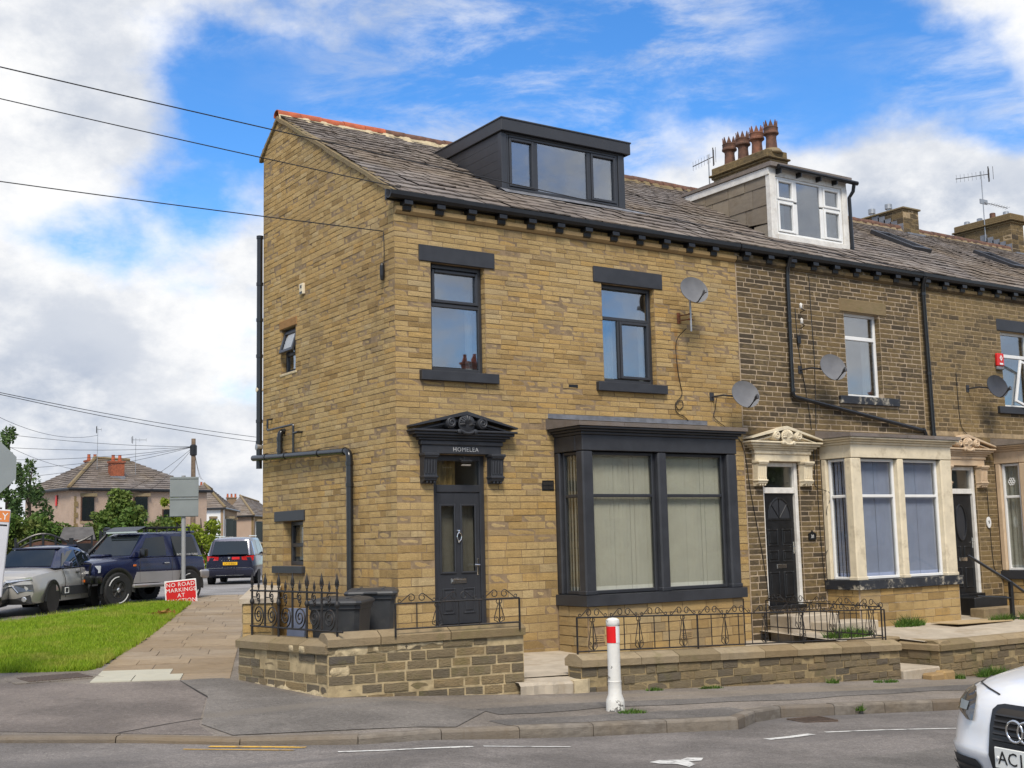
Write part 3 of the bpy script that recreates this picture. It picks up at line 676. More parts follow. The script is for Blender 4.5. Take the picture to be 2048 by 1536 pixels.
st += lay(BF, CB, 3.0, 6.35, M['goldbase'], (.25, .55), block=[(3.06, 3.30, .36, .48), (4.90, 5.16, .30, .42)], seed=25)+lay(BL, CB, .012, .76, M['goldbase'], (.2, .4), seed=26)+lay(BR, CB, .012, .76, M['goldbase'], (.2, .4), seed=27)
for (u0, u1, v0, v1) in (W1, W2, D1):                              # stones turning into the right-hand reveals
    st += lay(Fr((u1, 0, 0), (0, 1, 0), (-1, 0, 0)), [c for c in CRS if c[0] > v0 and c[1] < v1], .0, .15, M['gold'], (.15, .16), proud=(.002, .005), seed=28)
for (u0, u1, v0, v1) in (gw_up, gw_dn): gs += lay(Fr((0, u1, 0), (1, 0, 0), (0, -1, 0)), [c for c in CRS if c[0] > v0 and c[1] < v1], .0, .16, M['gold'], (.16, .17), proud=(.002, .005), seed=29)
emit_stones(h1, st+gs, 300)
bb = MB(); bb.box((2.985, -.775, -.6), (6.365, 0, .95)); bb.build('bay_plinth', M['mortar1'], h1)
for i, x in enumerate(np.arange(0.0, 7.3, 1.46)):                  # string course in long pieces
    MB().prism([(0, 7.14), (.03, 7.14), (.075, 7.185), (.08, 7.25), (0, 7.25)], lambda a, z, w: Vector((w, -a, z)), x+.003, x+1.457).build('string_course', M['dress'], h1)
gutter(h1, -.16, 7.3); corbels(h1, [.18+i*.592 for i in range(12)], M['black'])
roof(h1, -.03, 7.3, holes=[(2.78, 5.62, 1.05, 3.36)], seed=5)
ridge(h1, -.05, 7.3, lambda x: M['terra'] if x < 2.2 else M['terra_dark'], skip=())
vg = MB(); rg_ = random.Random(4); N = 26
for (ya, za, yb, zb) in ((-.16, rz(-.16)-.02, RIDGE, rz(RIDGE)-.02), (RIDGE, rz(RIDGE)-.02, 5.42, 9.52)):
    rings = []
    for i in range(N+1):
        t = i/N; y = ya+(yb-ya)*t; z = za+(zb-za)*t; j = rg_.uniform(-.012, .012)
        rings.append([(-.045+j*.6, y, z-.075+j), (-.045+j*.6, y, z+.0), (.0, y, z+.03+j), (.08+j*2, y, z+.028), (.08, y, z-.05), (.0, y, z-.085)])
    vg.loft(rings, caps=True)
vg.build('verge', M['cope'], h1)
# windows of the front
for (o, l, s, lay_) in ((W1, LINT[0], SILL[0], 'a'), (W2, LINT[1], SILL[1], 'b')):
    a, b, c, d = o
    if lay_ == 'a': cells = [(a+.07, b-.07, c+.09, 5.735, False), (a+.07, b-.07, 5.80, d-.09, True)]
    else: cells = [(a+.07, 4.49, c+.09, 5.80, False), (4.53, b-.07, c+.09, 5.80, True), (a+.07, b-.07, 5.86, d-.10, False)]
    wn = window(h1, FRONT, a+.005, b-.005, c+.005, d-.005, .10, M['upvc'], cells, t=.068, glass='glass_sky')
    lb = MB(); fbox(lb, FRONT, l[0], l[1], l[2], l[3], -.02, .028, .006); lb.build('lintel', M['paint'], wn)
    sb = MB(); fbox(sb, FRONT, s[0], s[1], s[2], s[3]-.004, -.12, .085, .006); sb.build('sill', M['paint'], wn)
    if lay_ == 'a': curtain(wn, FRONT, b-.23, b-.10, c+.05, 5.75, -.26, M['net'], 2, .015); curtain(wn, FRONT, a+.07, b-.1, 5.8, d-.02, -.30, M['blind'], 3, .006, 'roller_blind')
    else: curtain(wn, FRONT, a+.05, a+.42, c+.05, 5.8, -.26, M['blind'], 4, .015); curtain(wn, FRONT, b-.2, b-.1, c+.05, 5.8, -.25, M['blind'], 2, .01); curtain(wn, FRONT, a+.07, b-.1, 5.85, d-.02, -.30, M['blind'], 3, .006, 'roller_blind')
# gable windows
a, b, c, d = gw_up; wn = window(h1, GABLE, a+.005, b-.005, c+.005, d-.005, .09, M['upvc'], [(a+.06, b-.06, c+.08, 5.46, False), (a+.05, b-.05, 5.52, d-.06, False)], t=.055, glass='glass_sky')
tl = MB(); T_ = Matrix.Translation(GABLE(0, d-.05, -.08)) @ Matrix.Rotation(rad(17), 4, 'Y'); Q = lambda u, v, w: T_ @ Vector((-w, u, v))
for (p0, p1, q0, q1) in ((a+.03, a+.09, -.42, 0), (b-.09, b-.03, -.42, 0), (a+.09, b-.09, -.42, -.36), (a+.09, b-.09, -.06, 0)): tl.box((-.03, p0, q0), (.02, p1, q1), .006, M=T_)
tl.build('open_sash', M['upvc'], wn); MB().box((-.006, a+.09, -.36), (.006, b-.09, -.06), M=T_).build('pane', M['glass_sky'], wn)
lb = MB(); fbox(lb, GABLE, 3.71, 4.5, 5.965, 6.125, -.03, .016, .01); lb.build('lintel', M['brown_lintel'], wn)
rb = MB(); fbox(rb, GABLE, a-.05, b+.05, c-.045, c+.004, -.08, .015, .01); rb.build('mortar_sill', M['render'], wn)
a, b, c, d = gw_dn; wn = window(h1, GABLE, a+.005, b-.005, c+.005, d-.005, .15, M['upvc'], [(a+.06, b-.07, c+.16, 1.97, False), (a+.06, b-.07, 2.04, d-.11, False)], t=.07, glass='glass')
lb = MB(); fbox(lb, GABLE, 3.38, 4.69, 2.435, 2.615, -.03, .03, .006); lb.build('lintel', M['paint'], wn)
sb = MB(); fbox(sb, GABLE, 3.38, 4.69, 1.51, 1.636, -.14, .075, .006); sb.build('sill', M['paint'], wn)
blinds(wn, GABLE, a+.03, b-.03, c+.1, d, -.33, M['blind'], seed=9, pitch=.11, ang=50)
# dormer: flat roof, dark cladding boards on the cheek
X0, X1, YF, ZB, ZT = 2.80, 5.58, 1.12, 8.12, 9.27
P = Fr((0, YF, 0), (1, 0, 0), (0, -1, 0)); fm = MB()
fbox(fm, P, X0-.02, 2.90, ZB, ZT, -.1, .02, .008); fbox(fm, P, 5.45, X1+.02, ZB, ZT, -.1, .02, .008); fbox(fm, P, 2.90, 5.45, ZB, 8.235, -.1, .035, .01); fbox(fm, P, X0, X1, ZT-.02, ZT+.04, -.1, .02)
dm = fm.build('dormer', M['upvc'], h1)
window(dm, P, 2.905, 5.445, 8.24, ZT-.015, .0, M['upvc'], [(2.955, 3.50, 8.29, 9.20, True), (3.585, 4.715, 8.29, 9.20, False), (4.80, 5.395, 8.29, 9.20, True)], t=.05, glass='glass_sky')
fa = MB(); fa.box((X0-.06, YF-.10, ZT+.01), (X1+.12, YF-.06, ZT+.24), .008); fa.box((X0-.06, YF-.06, ZT+.01), (X0-.02, 3.62, ZT+.24), .008); fa.box((X1+.08, YF-.06, ZT+.01), (X1+.12, 3.62, ZT+.24), .008)
fa.box((X0-.075, YF-.115, ZT+.225), (X1+.135, YF-.05, ZT+.255), .006); fa.box((X0-.075, YF-.05, ZT+.225), (X0-.01, 3.62, ZT+.255), .006); fa.build('fascia', M['clad'], dm)
MB().box((X0-.02, YF-.06, ZT+.10), (X1+.08, 3.62, ZT+.20)).build('flat_roof', M['slate_bed'], dm)
for i in range(7):
    za = 8.12+i*.166; zb = za+.162; ya = YF+.005; y1 = max((zb-RZ0-.02)/RSL, ya+.05); y0 = max((za-RZ0+.05)/RSL, ya+.04)
    if za > ZT: break
    zb = min(zb, ZT+.03)
    MB().add([(X0-.012, ya, za), (X0-.012, y0, za), (X0-.012, y1, zb), (X0-.012, ya, zb), (X0+.02, ya, za), (X0+.02, y0, za), (X0+.02, y1, zb), (X0+.02, ya, zb), (X0-.001, ya, za-.006), (X0-.001, y0, za-.006)], [(0, 3, 2, 1), (4, 5, 6, 7), (0, 1, 9, 8), (1, 2, 6, 5), (3, 7, 6, 2), (0, 4, 7, 3)]).build('cladding_board', M['clad'], dm)
MB().add([(X1-.02, YF, ZB), (X1-.02, 3.4, 9.4), (X1-.02, YF, ZT+.1), (X0+.022, YF, ZB-.05), (X0+.022, 3.4, 9.4), (X0+.022, YF, ZT+.1)], [(0, 1, 2), (3, 5, 4)]).build('cheek', M['clad'], dm)
ap = MB()
for (x0_, x1_, y0_, y1_) in ((X0-.05, X1+.5, YF-.19, YF-.0),): ap.add([(x0_, y0_, rz(y0_)+.035), (x1_, y0_, rz(y0_)+.035), (x1_-.4, y1_, rz(y1_)+.05), (x0_, y1_, rz(y1_)+.05)], [(0, 1, 2, 3)])
ap.build('lead_apron', M['lead'], dm)
# front door
M['obscured'] = pmat('obscured_glass_back', (.17, .165, .145), .7, .1, 9)
door_surround(h1, 1.135, M['paint'], 'HOMELEA')
dfm = MB(); fbox(dfm, FRONT, .648, .735, .70, 3.355, -.16, -.075); fbox(dfm, FRONT, 1.535, 1.622, .70, 3.355, -.16, -.075); fbox(dfm, FRONT, .735, 1.535, 3.27, 3.355, -.16, -.075); fbox(dfm, FRONT, .735, 1.535, 2.775, 2.89, -.16, -.07); fbox(dfm, FRONT, .648, 1.622, .62, .72, -.16, .03)
fd = dfm.build('front_door', M['upvc'], h1)
lf = MB(); A, B, Z0, Z1 = .74, 1.53, .73, 2.77
gl = [(.81, 1.07, 1.52, 2.57), (1.19, 1.45, 1.52, 2.57)]; pn = [(.83, 1.06, .88, 1.28), (1.20, 1.43, .88, 1.28)]
fbox(lf, FRONT, A, .81, Z0, Z1, -.14, -.09, .004); fbox(lf, FRONT, 1.45, B, Z0, Z1, -.14, -.09, .004); fbox(lf, FRONT, 1.07, 1.19, Z0, Z1, -.14, -.09, .004)
for x0_, x1_ in ((.81, 1.07), (1.19, 1.45)): fbox(lf, FRONT, x0_, x1_, 2.57, Z1, -.14, -.09, .002); fbox(lf, FRONT, x0_, x1_, Z0, 1.52, -.14, -.092, .002)
for p_ in gl: bars(lf, FRONT, p_[0]-.02, p_[1]+.02, p_[2]-.02, p_[3]+.02, .035, -.10, -.072, .01)
for p_ in pn: bars(lf, FRONT, p_[0], p_[1], p_[2], p_[3], .028, -.10, -.078, .01); fbox(lf, FRONT, p_[0]+.05, p_[1]-.05, p_[2]+.05, p_[3]-.05, -.10, -.08, .01)
lf.build('door_leaf', M['upvc'], fd)
for p_ in gl: MB().box(FRONT(p_[0], p_[2], -.125), FRONT(p_[1], p_[3], -.113)).build('pane', M['glass'], fd)
MB().box(FRONT(.735, 2.89, -.13), FRONT(1.535, 3.27, -.118)).build('pane', M['glass'], fd)
room(fd, FRONT, .70, 1.57, .72, 3.3, -.2, 2.5); curtain(fd, FRONT, .74, 1.2, 2.86, 3.3, -.26, M['gold_cloth'], 4, .03); curtain(fd, FRONT, .76, 1.5, 1.4, 2.7, -.24, M['obscured'], 3, .01, 'obscured_lining')
k = MB(); k.lathe([(.0, 0), (.028, .0), (.022, .03), (.0, .035)], 12, Matrix.Translation(FRONT(1.13, 2.16, -.09)) @ Matrix.Rotation(rad(90), 4, 'X')); k.tube([FRONT(1.13+.04*math.sin(t), 2.075+.065*math.cos(t), -.055) for t in np.linspace(0, 2*math.pi, 16, endpoint=False)], .010, 6, closed=True); k.lathe([(0, 0), (.018, .006), (.018, .018), (0, .024)], 10, Matrix.Translation(FRONT(1.13, 1.995, -.085)) @ Matrix.Rotation(rad(90), 4, 'X')); k.build('knocker', M['chrome'], fd, smooth=True, angle=40)
k = MB(); fbox(k, FRONT, 1.465, 1.50, 1.47, 1.73, -.09, -.076, .006); k.tube([FRONT(1.482, 1.63, -.08), FRONT(1.482, 1.63, -.03), FRONT(1.39, 1.635, -.028)], .010, 8); k.build('handle', M['chrome'], fd, smooth=True, angle=40)
k = MB(); fbox(k, FRONT, .98, 1.27, 1.35, 1.435, -.09, -.078, .006); fbox(k, FRONT, 1.0, 1.25, 1.37, 1.415, -.09, -.066, .008); k.build('letter_plate', M['chrome'], fd)
# bay, lamp, vents, pipes
bay(h1, 2.97, 6.38, [(2.97, 3.19), (4.565, 4.755), (6.15, 6.38)], M['paint'], M['upvc'], M['paint'], M['slate'], seed=2)
def vent(parent, P, u0, u1, v0, v1, mat, rows=2, n=5):
    v = MB(); fbox(v, P, u0, u1, v0, v1, -.02, .012, .004); v.mat(1)
    for r in range(rows):
        for i in range(n): a = u0+.02+(u1-u0-.04)*i/n; e = v0+.015+(v1-v0-.03)*r/rows; fbox(v, P, a+.008, a+(u1-u0-.04)/n-.008, e+.012, e+(v1-v0-.03)/rows-.01, .004, .014, 0)
    return v.build('air_vent', [mat, M['slate_bed']], parent)
vent(h1, FRONT, 2.70, 2.94, 2.80, 2.97, M['black'], 2, 6); vent(h1, FRONT, 3.30, 3.50, 4.545, 4.60, M['black'], 1, 4); vent(h1, BF, 3.06, 3.30, .36, .48, M['dress'], 3, 2); vent(h1, BF, 4.90, 5.16, .30, .42, M['dress'], 3, 2)
def pipe(parent, pts, r, name='waste_pipe', collars=(), mat='blackp', n=12):
    p = MB(); p.tube(pts, r, n)
    for c, d in collars: c = Vector(c); d = Vector(d).normalized(); p.tube([c-d*.03, c+d*.03], r*1.18, n)
    return p.build(name, M[mat], parent, smooth=True, angle=40)
def bend(a, b, c, r, n=6):
    """points round a corner b between a and c"""
    a, b, c = Vector(a), Vector(b), Vector(c); p = b+(a-b).normalized()*r; q = b+(c-b).normalized()*r
    return [p.lerp(b, t).lerp(b.lerp(q, t), t) for t in np.linspace(0, 1, n)]
gp = -.10
pipe(h1, [(gp, 5.52, 3.66)]+bend((gp, 5.52, 3.66), (gp, 1.42, 3.50), (gp, 1.42, .3), .14)+[(gp, 1.42, .2)], .057, 'waste_pipe', [((gp, 4.9, 3.636), (0, 1, 0)), ((gp, 4.0, 3.60), (0, 1, 0)), ((gp, 2.6, 3.546), (0, 1, 0)), ((gp, 1.60, 3.507), (0, 1, 0)), ((gp, 1.42, 3.30), (0, 0, 1)), ((gp, 1.42, 2.95), (0, 0, 1))])
pipe(h1, [(gp, 4.26, 3.63), (gp, 4.26, 3.85)]+bend((gp, 4.26, 3.85), (gp, 4.26, 4.07), (.05, 4.26, 4.07), .10)+[(.04, 4.26, 4.07)], .052, 'waste_pipe', [((gp, 4.26, 3.72), (0, 0, 1)), ((gp, 4.26, 3.92), (0, 0, 1))])
pipe(h1, [(gp, 3.66, 3.60)]+bend((gp, 3.66, 3.6), (gp, 3.66, 4.14), (gp, 4.84, 4.14), .04)+bend((gp, 3.66, 4.14), (gp, 4.84, 4.13), (gp, 4.84, 4.3), .04)+[(gp, 4.84, 4.33), (.03, 4.84, 4.35)], .022, 'overflow_pipe', [((gp, 3.66, 3.66), (0, 0, 1))], n=8)
pipe(h1, [(gp, 3.66, 3.98), (gp, 3.48, 3.985), (.03, 3.47, 3.985)], .022, 'overflow_pipe', n=8)
pipe(h1, [(-.06, 5.335, 3.45), (-.06, 5.335, 7.95)], .057, 'soil_stack', [((-.06, 5.335, z), (0, 0, 1)) for z in (3.95, 4.35, 5.6, 6.3, 7.0, 7.92)])
MB().lathe([(.06, -.05), (.07, 0), (.065, .06), (.0, .07)], 12, Matrix.Translation((-.06, 5.335, 3.86)) @ Matrix.Rotation(rad(-90), 4, 'Y')).build('rodding_cap', M['steel'], h1, smooth=True, angle=40)
MB().lathe([(.04, 0), (.05, .03), (.045, .12), (0, .12)], 12, Matrix.Translation((-.0, 5.34, 4.95)) @ Matrix.Rotation(rad(-90), 4, 'Y')).build('white_vent_outlet', M['cream'], h1, smooth=True, angle=40)
pipe(h1, [(6.425, -.70, .10), (6.425, -.70, .90)], .03, 'downpipe', n=8)
lm = thing('flood_light', 'small black floodlight under the lintel over the dark grey door', 'light', (1.14, -.08, 3.30))
b_ = MB(); b_.box((-.10, -.10, -.02), (.10, .0, .02), .006, M=Matrix.Translation((0, -.03, -.02)) @ Matrix.Rotation(rad(25), 4, 'X')); b_.tube([(0, .0, .0), (0, -.05, -.0)], .02, 8); b_.build('housing', M['black'], lm, world=False)
MB().box((-.085, -.102, -.018), (.085, -.1005, .016), M=Matrix.Translation((0, -.03, -.03)) @ Matrix.Rotation(rad(55), 4, 'X')).build('lens', M['white_old'], lm, world=False)
bx = thing('sensor_box', 'small cream electrical box fixed high on the gable', 'box', (0, 3.44, 6.56)); b_ = MB(); b_.box((-.05, -.08, -.10), (.0, .08, .10), .008); b_.build('box', M['cream'], bx, world=False); MB().box((-.054, -.03, .015), (-.0505, .03, .065)).build('socket', M['black'], bx, world=False); MB().box((-.056, -.05, -.085), (-.0502, .05, -.05)).build('clip', M['black'], bx, world=False)
# the neighbour's houses
def neighbour(name, label, x0, x1, wx, door_c, bayx, smat, bmat, paint, fpaint, open_sash, dx, seed, full=True):
    h = thing(name, label, 'house', ((x0+x1)/2, 2.7, 0), group='terraced houses along the main road')
    Wn = (*wx, 4.72, 6.45); Dn = (door_c-.485, door_c+.485, .62, 3.36); By = (bayx[0], bayx[1], 1.10, 3.6)
    rects = [Wn, Dn, By] if full else []
    wl = MB(); backing(wl, FRONT, x0, x1, -1.6, 7.5, rects); wl.quad((x1, 0, -1.6), (x1, 5.5, -1.6), (x1, 5.5, 9.4), (x1, 0, 7.5)); wl.build('front_wall', M[bmat], h)
    L, S = (wx[0]-.12, wx[1]+.22, 6.45, 6.72), (wx[0]-.29, wx[1]+.42, 4.56, 4.72)
    if full:
        cr = courses(-1.4, 7.135, lambda z: .13 if z < 1.2 else .098, seed); pr = dict(joint=.016, proud=(.002, .007))
        s_ = lay(FRONT, cr, x0+.01, x1-.01, M[smat], (.18, .46), [Wn, Dn, By, (door_c-.74, door_c+.74, 2.95, 3.72), (bayx[0]-.02, bayx[1]+.02, -.9, 1.0), (x0, x1, 3.84, 4.02)], [L, S], seed=seed+1, **pr)
        s_ += lay(FRONT, CRS_TOP, x0+.01, x1-.01, M['dull'], (.25, .5), seed=seed+2)
        s_ += lay(Fr((0, -.78, 0), (1, 0, 0), (0, -1, 0)), courses(-1.0, .925, lambda z: .15, seed+3), bayx[0]+.03, bayx[1]-.03, M['goldbase'], (.22, .6), seed=seed+4)+lay(Fr((bayx[0], 0, 0), (0, -1, 0), (-1, 0, 0)), courses(-1.0, .925, lambda z: .15, seed+3), .012, .76, M['goldbase'], (.2, .4), seed=seed+5)
        for (a, b, c, d) in (Wn, Dn): s_ += lay(Fr((b, 0, 0), (0, 1, 0), (-1, 0, 0)), [q for q in cr if q[0] > c and q[1] < d], .0, .15, M[smat], (.15, .16), proud=(.002, .005), seed=seed+6)
        emit_stones(h, s_, 300)
        MB().box((bayx[0]+.015, -.775, -1.2), (bayx[1]-.015, 0, .95)).build('bay_plinth', M[bmat], h)
        xx = x0
        while xx < x1-.2: e = min(xx+1.5, x1); MB().prism([(0, 3.86), (.05, 3.86), (.05, 4.0), (0, 4.0)], lambda a, z, w_: Vector((w_, -a, z)), xx+.003, e-.003).build('stone_band', M['soot'], h); xx = e
    xx = x0
    while xx < x1-.2: e = min(xx+1.5, x1); MB().prism([(0, 7.14), (.03, 7.14), (.075, 7.185), (.08, 7.25), (0, 7.25)], lambda a, z, w_: Vector((w_, -a, z)), xx+.003, e-.003).build('string_course', M['soot'], h); xx = e
    gutter(h, x0+.002, x1-.002); corbels(h, np.arange(x0+.2, x1, .62), M['black'])
    return h, Wn, L, S
h2, Wn, L2, S2 = neighbour('terraced_house', 'middle house of sooty stone with cream bay and white dormer', 7.32, 12.64, (10.28, 11.36), 8.26, (9.36, 12.36), 'soot', 'mortar2', 'cream', 'white', False, 0, 41)
roof(h2, 7.3, 12.64, holes=[(9.33, 11.66, .85, 3.40)], seed=6); ridge(h2, 7.3, 12.64, lambda x: M['terra_dark'])
a, b, c, d = Wn
wn = window(h2, FRONT, a, b, c, d, .12, M['white'], [(a+.06, b-.06, c+.07, 5.90, False), (a+.06, b-.06, 5.98, d-.07, False)], t=.06, glass='glass_sky'); curtain(wn, FRONT, b-.32, b-.08, c, 5.9, -.26, M['net'], 4, .02)
lb = MB(); fbox(lb, FRONT, *L2, -.02, .02, .012); lb.build('lintel', M['cope'], wn)
M['flaky'] = pmat('flaking_dark_sill', (.02, .023, .03), .5, .2, 5, .003, 30, dirt=(.52, .47, .37), dirt_amt=1.0, dirt_scale=3.3)
sb = MB(); fbox(sb, FRONT, *S2, -.12, .07, .008); sb.build('sill', M['flaky'], wn)
door_surround(h2, 8.26, M['cream']); bay(h2, 9.36, 12.36, [(9.36, 9.64), (10.70, 10.88), (12.02, 12.36)], M['cream'], M['white'], M['flaky'], M['slate'], blind='blind_blue', lead=False, gap=2, seed=4)
def old_door(parent, cx, z0, arch=True):
    f = MB(); fbox(f, FRONT, cx-.48, cx-.40, z0, 3.355, -.15, -.06); fbox(f, FRONT, cx+.40, cx+.48, z0, 3.355, -.15, -.04); fbox(f, FRONT, cx-.40, cx+.40, 3.28, 3.355, -.15, -.06); fbox(f, FRONT, cx-.40, cx+.40, 2.77, 2.88, -.15, -.055); d_ = f.build('front_door', M['white_old'], parent)
    l = MB(); top = 2.76; fbox(l, FRONT, cx-.395, cx+.395, z0, top, -.14, -.10, .004)
    if arch:
        for (v0, v1) in ((z0+.12, z0+.62), (z0+.80, z0+1.02), (z0+1.1, z0+1.42)):
            for s_ in (-1, 1): bars(l, FRONT, cx+s_*.19-.14, cx+s_*.19+.14, v0, v1, .03, -.11, -.085, .01); fbox(l, FRONT, cx+s_*.19-.09, cx+s_*.19+.09, v0+.05, v1-.05, -.11, -.088, .012)
        l.tube([FRONT(cx+.30*math.cos(t), z0+1.62+.38*math.sin(t), -.095) for t in np.linspace(0, math.pi, 12)], .018, 6)
        fbox(l, FRONT, cx-.32, cx+.32, z0+1.58, z0+1.62, -.11, -.085)
        for an in (45, 90, 135): l.tube([FRONT(cx, z0+1.62, -.095), FRONT(cx+.30*math.cos(rad(an)), z0+1.62+.38*math.sin(rad(an)), -.095)], .012, 5)
    else:
        for (v0, v1) in ((z0+.12, z0+.55), (z0+.75, z0+1.0)):
            for s_ in (-1, 1): bars(l, FRONT, cx+s_*.19-.14, cx+s_*.19+.14, v0, v1, .03, -.11, -.085, .01)
        l.tube([FRONT(cx+.17*math.cos(t), z0+1.5+.38*math.sin(t), -.095) for t in np.linspace(0, 2*math.pi, 22, endpoint=False)], .022, 6, closed=True)
    l.build('door_leaf', M['black'], d_)
    g = MB()
    if arch: g.prism([(cx+.29*math.cos(t), z0+1.62+.37*math.sin(t)) for t in np.linspace(0, math.pi, 12)], FRONT, -.1, -.097)
    else: g.prism([(cx+.16*math.cos(t), z0+1.5+.36*math.sin(t)) for t in np.linspace(0, 2*math.pi, 20, endpoint=False)], FRONT, -.1, -.097)
    g.build('door_light', M['upvc'], d_); MB().box(FRONT(cx-.40, 2.88, -.12), FRONT(cx+.40, 3.28, -.108)).build('pane', M['glass'], d_); room(d_, FRONT, cx-.42, cx+.42, 2.8, 3.3, -.16, 1.5)
    k = MB(); fbox(k, FRONT, cx-.13, cx+.13, z0+.68, z0+.76, -.10, -.085, .005); k.build('letter_plate', M['chrome'], d_)
    k = MB(); fbox(k, FRONT, cx+.335, cx+.365, z0+.95, z0+1.17, -.10, -.088, .004); k.tube([FRONT(cx+.35, z0+1.08, -.09), FRONT(cx+.35, z0+1.08, -.05), FRONT(cx+.27, z0+1.08, -.048)], .009, 6); k.build('handle', M['chrome'], d_)
    fbt = MB(); fbox(fbt, FRONT, cx-.48, cx+.48, z0-.07, z0, -.15, .05, .008); fbt.build('threshold', M['black'], d_)
    return d_
old_door(h2, 8.26, .68)
h3, Wn3, L3, S3 = neighbour('terraced_house', 'third house along with beige bay, open white window and iron step rail', 12.64, 18.0, (15.46, 16.6), 13.72, (14.9, 17.9), 'dull', 'mortar3', 'beige', 'white', True, 5.4, 61)
roof(h3, 12.64, 18.0, seed=7); ridge(h3, 12.64, 18.0, lambda x: M['terra_dark'])
a, b, c, d = Wn3
wn = window(h3, FRONT, a, b, c, d, .12, M['white'], [(a+.06, b-.06, c+.07, 5.86, False), (a+.06, b-.06, 5.94, d-.07, False)], t=.06, glass='glass_sky'); curtain(wn, FRONT, a+.1, b-.1, c, 5.9, -.26, M['net'], 9, .03)
T_ = Matrix.Translation((a+.1, -.10, c+.1)) @ Matrix.Rotation(rad(16), 4, 'Y'); tl = MB()
for p_ in (((0, -.03, 0), (.055, .02, 1.0)), ((.62, -.03, 0), (.675, .02, 1.0)), ((.055, -.03, 0), (.62, .02, .055)), ((.055, -.03, .945), (.62, .02, 1.0))): tl.box(p_[0], p_[1], .006, M=T_ @ Matrix.Translation((.12, 0, .05)))
tl.build('open_sash', M['white'], wn)
lb = MB(); fbox(lb, FRONT, *L3, -.02, .02, .012); lb.build('lintel', M['paint'], wn); sb = MB(); fbox(sb, FRONT, *S3, -.12, .07, .008); sb.build('sill', M['paint'], wn)
door_surround(h3, 13.72, M['beige']); bb3 = bay(h3, 14.9, 17.9, [(14.9, 15.18), (16.25, 16.45), (17.6, 17.9)], M['beige'], M['white'], M['paint'], M['slate'], blind='net', lead=False, seed=6)
Q3 = Fr((14.9, 0, 0), (0, -1, 0), (-1, 0, 0)); curtain(bb3, Q3, .1, .72, 1.15, 3.42, -.2, M['net'], 6, .02, 'net_curtain')
rs = MB(); [rs.tube([Q3(.37+.052*math.cos(t0)+.03*math.cos(t), 3.02+.052*math.sin(t0)+.03*math.sin(t), -.04) for t in np.linspace(0, 2*math.pi, 10, endpoint=False)], .008, 4, closed=True) for t0 in np.linspace(0, 2*math.pi, 6, endpoint=False)]; rs.build('rose_motif', M['white'], bb3)
old_door(h3, 13.72, .66, arch=False)
h4, *_ = neighbour('terraced_house', 'far house of the terrace, only its slate roof and big stack showing', 18.0, 23.4, (20.2, 21.3), 19.1, (20.4, 22.9), 'dull', 'mortar3', 'beige', 'white', False, 0, 81, full=False)
roof(h4, 18.0, 23.4, seed=8); ridge(h4, 18.0, 23.4, lambda x: M['terra_dark'])
# white dormer with slab-clad cheek
X0, X1, YF, ZB, ZT = 9.34, 11.64, .93, 8.05, 9.42
P = Fr((0, YF, 0), (1, 0, 0), (0, -1, 0)); fm = MB(); fbox(fm, P, X0-.03, 9.47, ZB, ZT, -.1, .03, .006); fbox(fm, P, 11.50, X1+.02, ZB, ZT, -.1, .03, .006); fbox(fm, P, 9.47, 11.50, ZB, 8.17, -.1, .05, .006); fbox(fm, P, X0-.03, X1+.02, ZT-.01, ZT+.16, -.1, .02, .006)
fm.box((X0-.05, YF-.02, ZT), (X0-.02, 3.62, ZT+.15), .004); dm2 = fm.build('dormer', M['white_old'], h2)
window(dm2, P, 9.475, 11.495, 8.175, ZT-.015, .0, M['white'], [(9.53, 10.02, 8.23, 8.88, True), (9.53, 10.02, 8.92, 9.36, True), (10.12, 10.82, 8.23, 9.36, False), (10.92, 11.44, 8.23, 8.88, True), (10.92, 11.44, 8.92, 9.36, True)], t=.045, glass='glass_sky')
for x_, n_ in ((9.6, 3), (11.05, 4)): curtain(dm2, P, x_-.05, x_+.36, 8.2, 9.1, -.25, M['net'], n_, .02)
rf = MB(); rf.prism([(YF-.12, ZT+.16), (3.7, ZT+.16), (3.7, ZT+.22), (YF-.12, ZT+.25)], lambda u, v, w_: Vector((w_, u, v)), X0-.08, X1+.10); rf.build('flat_roof', M['slate'], dm2)
g = MB(); g.tube([(X0+.1, YF-.16, ZT+.15), (X1+.22, YF-.16, ZT+.13)], .05, 8); g.tube([(X1+.12, YF-.16, ZT+.12), (X1+.12, YF-.12, ZT-.05), (X1+.075, YF-.04, ZT-.18), (X1+.075, YF-.05, ZB+.0)], .04, 8); [g.box((x_, YF-.17, ZT+.02), (x_+.03, YF, ZT+.13)) for x_ in (9.5, 10.1, 10.7, 11.2)]; g.build('gutter', M['black'], dm2)
rows = 0; z = 8.0
while z < ZT+.05:
    zt = min(z+.40, ZT+.01); y_end = (zt-RZ0-.02)/RSL; y = YF; k = 0
    while y < y_end-.05:
        ye = min(y+(.72 if (k+rows) % 2 else .5), y_end); zl0 = max(z, rz(y)-.03); zl1 = max(z, min(rz(ye)-.03, zt-.01))
        if zt-zl0 > .03: MB().add([(X0-.03, y+.006, zl0), (X0-.02, ye-.006, zl1), (X0-.012, ye-.006, zt-.004), (X0-.012, y+.006, zt-.004), (X0+.03, y+.006, zl0), (X0+.03, ye-.006, zl1), (X0+.03, ye-.006, zt-.004), (X0+.03, y+.006, zt-.004)], [(0, 3, 2, 1), (4, 5, 6, 7), (0, 1, 5, 4), (1, 2, 6, 5), (3, 7, 6, 2), (0, 4, 7, 3)]).build('cladding_slate', M['clad_stone'], dm2)
        y = ye; k += 1
    z += .40; rows += 1
MB().add([(X1-.01, YF, ZB), (X1-.01, 3.4, 9.4), (X1-.01, YF, ZT+.1)], [(0, 1, 2)]).build('cheek', M['slate_bed'], dm2)
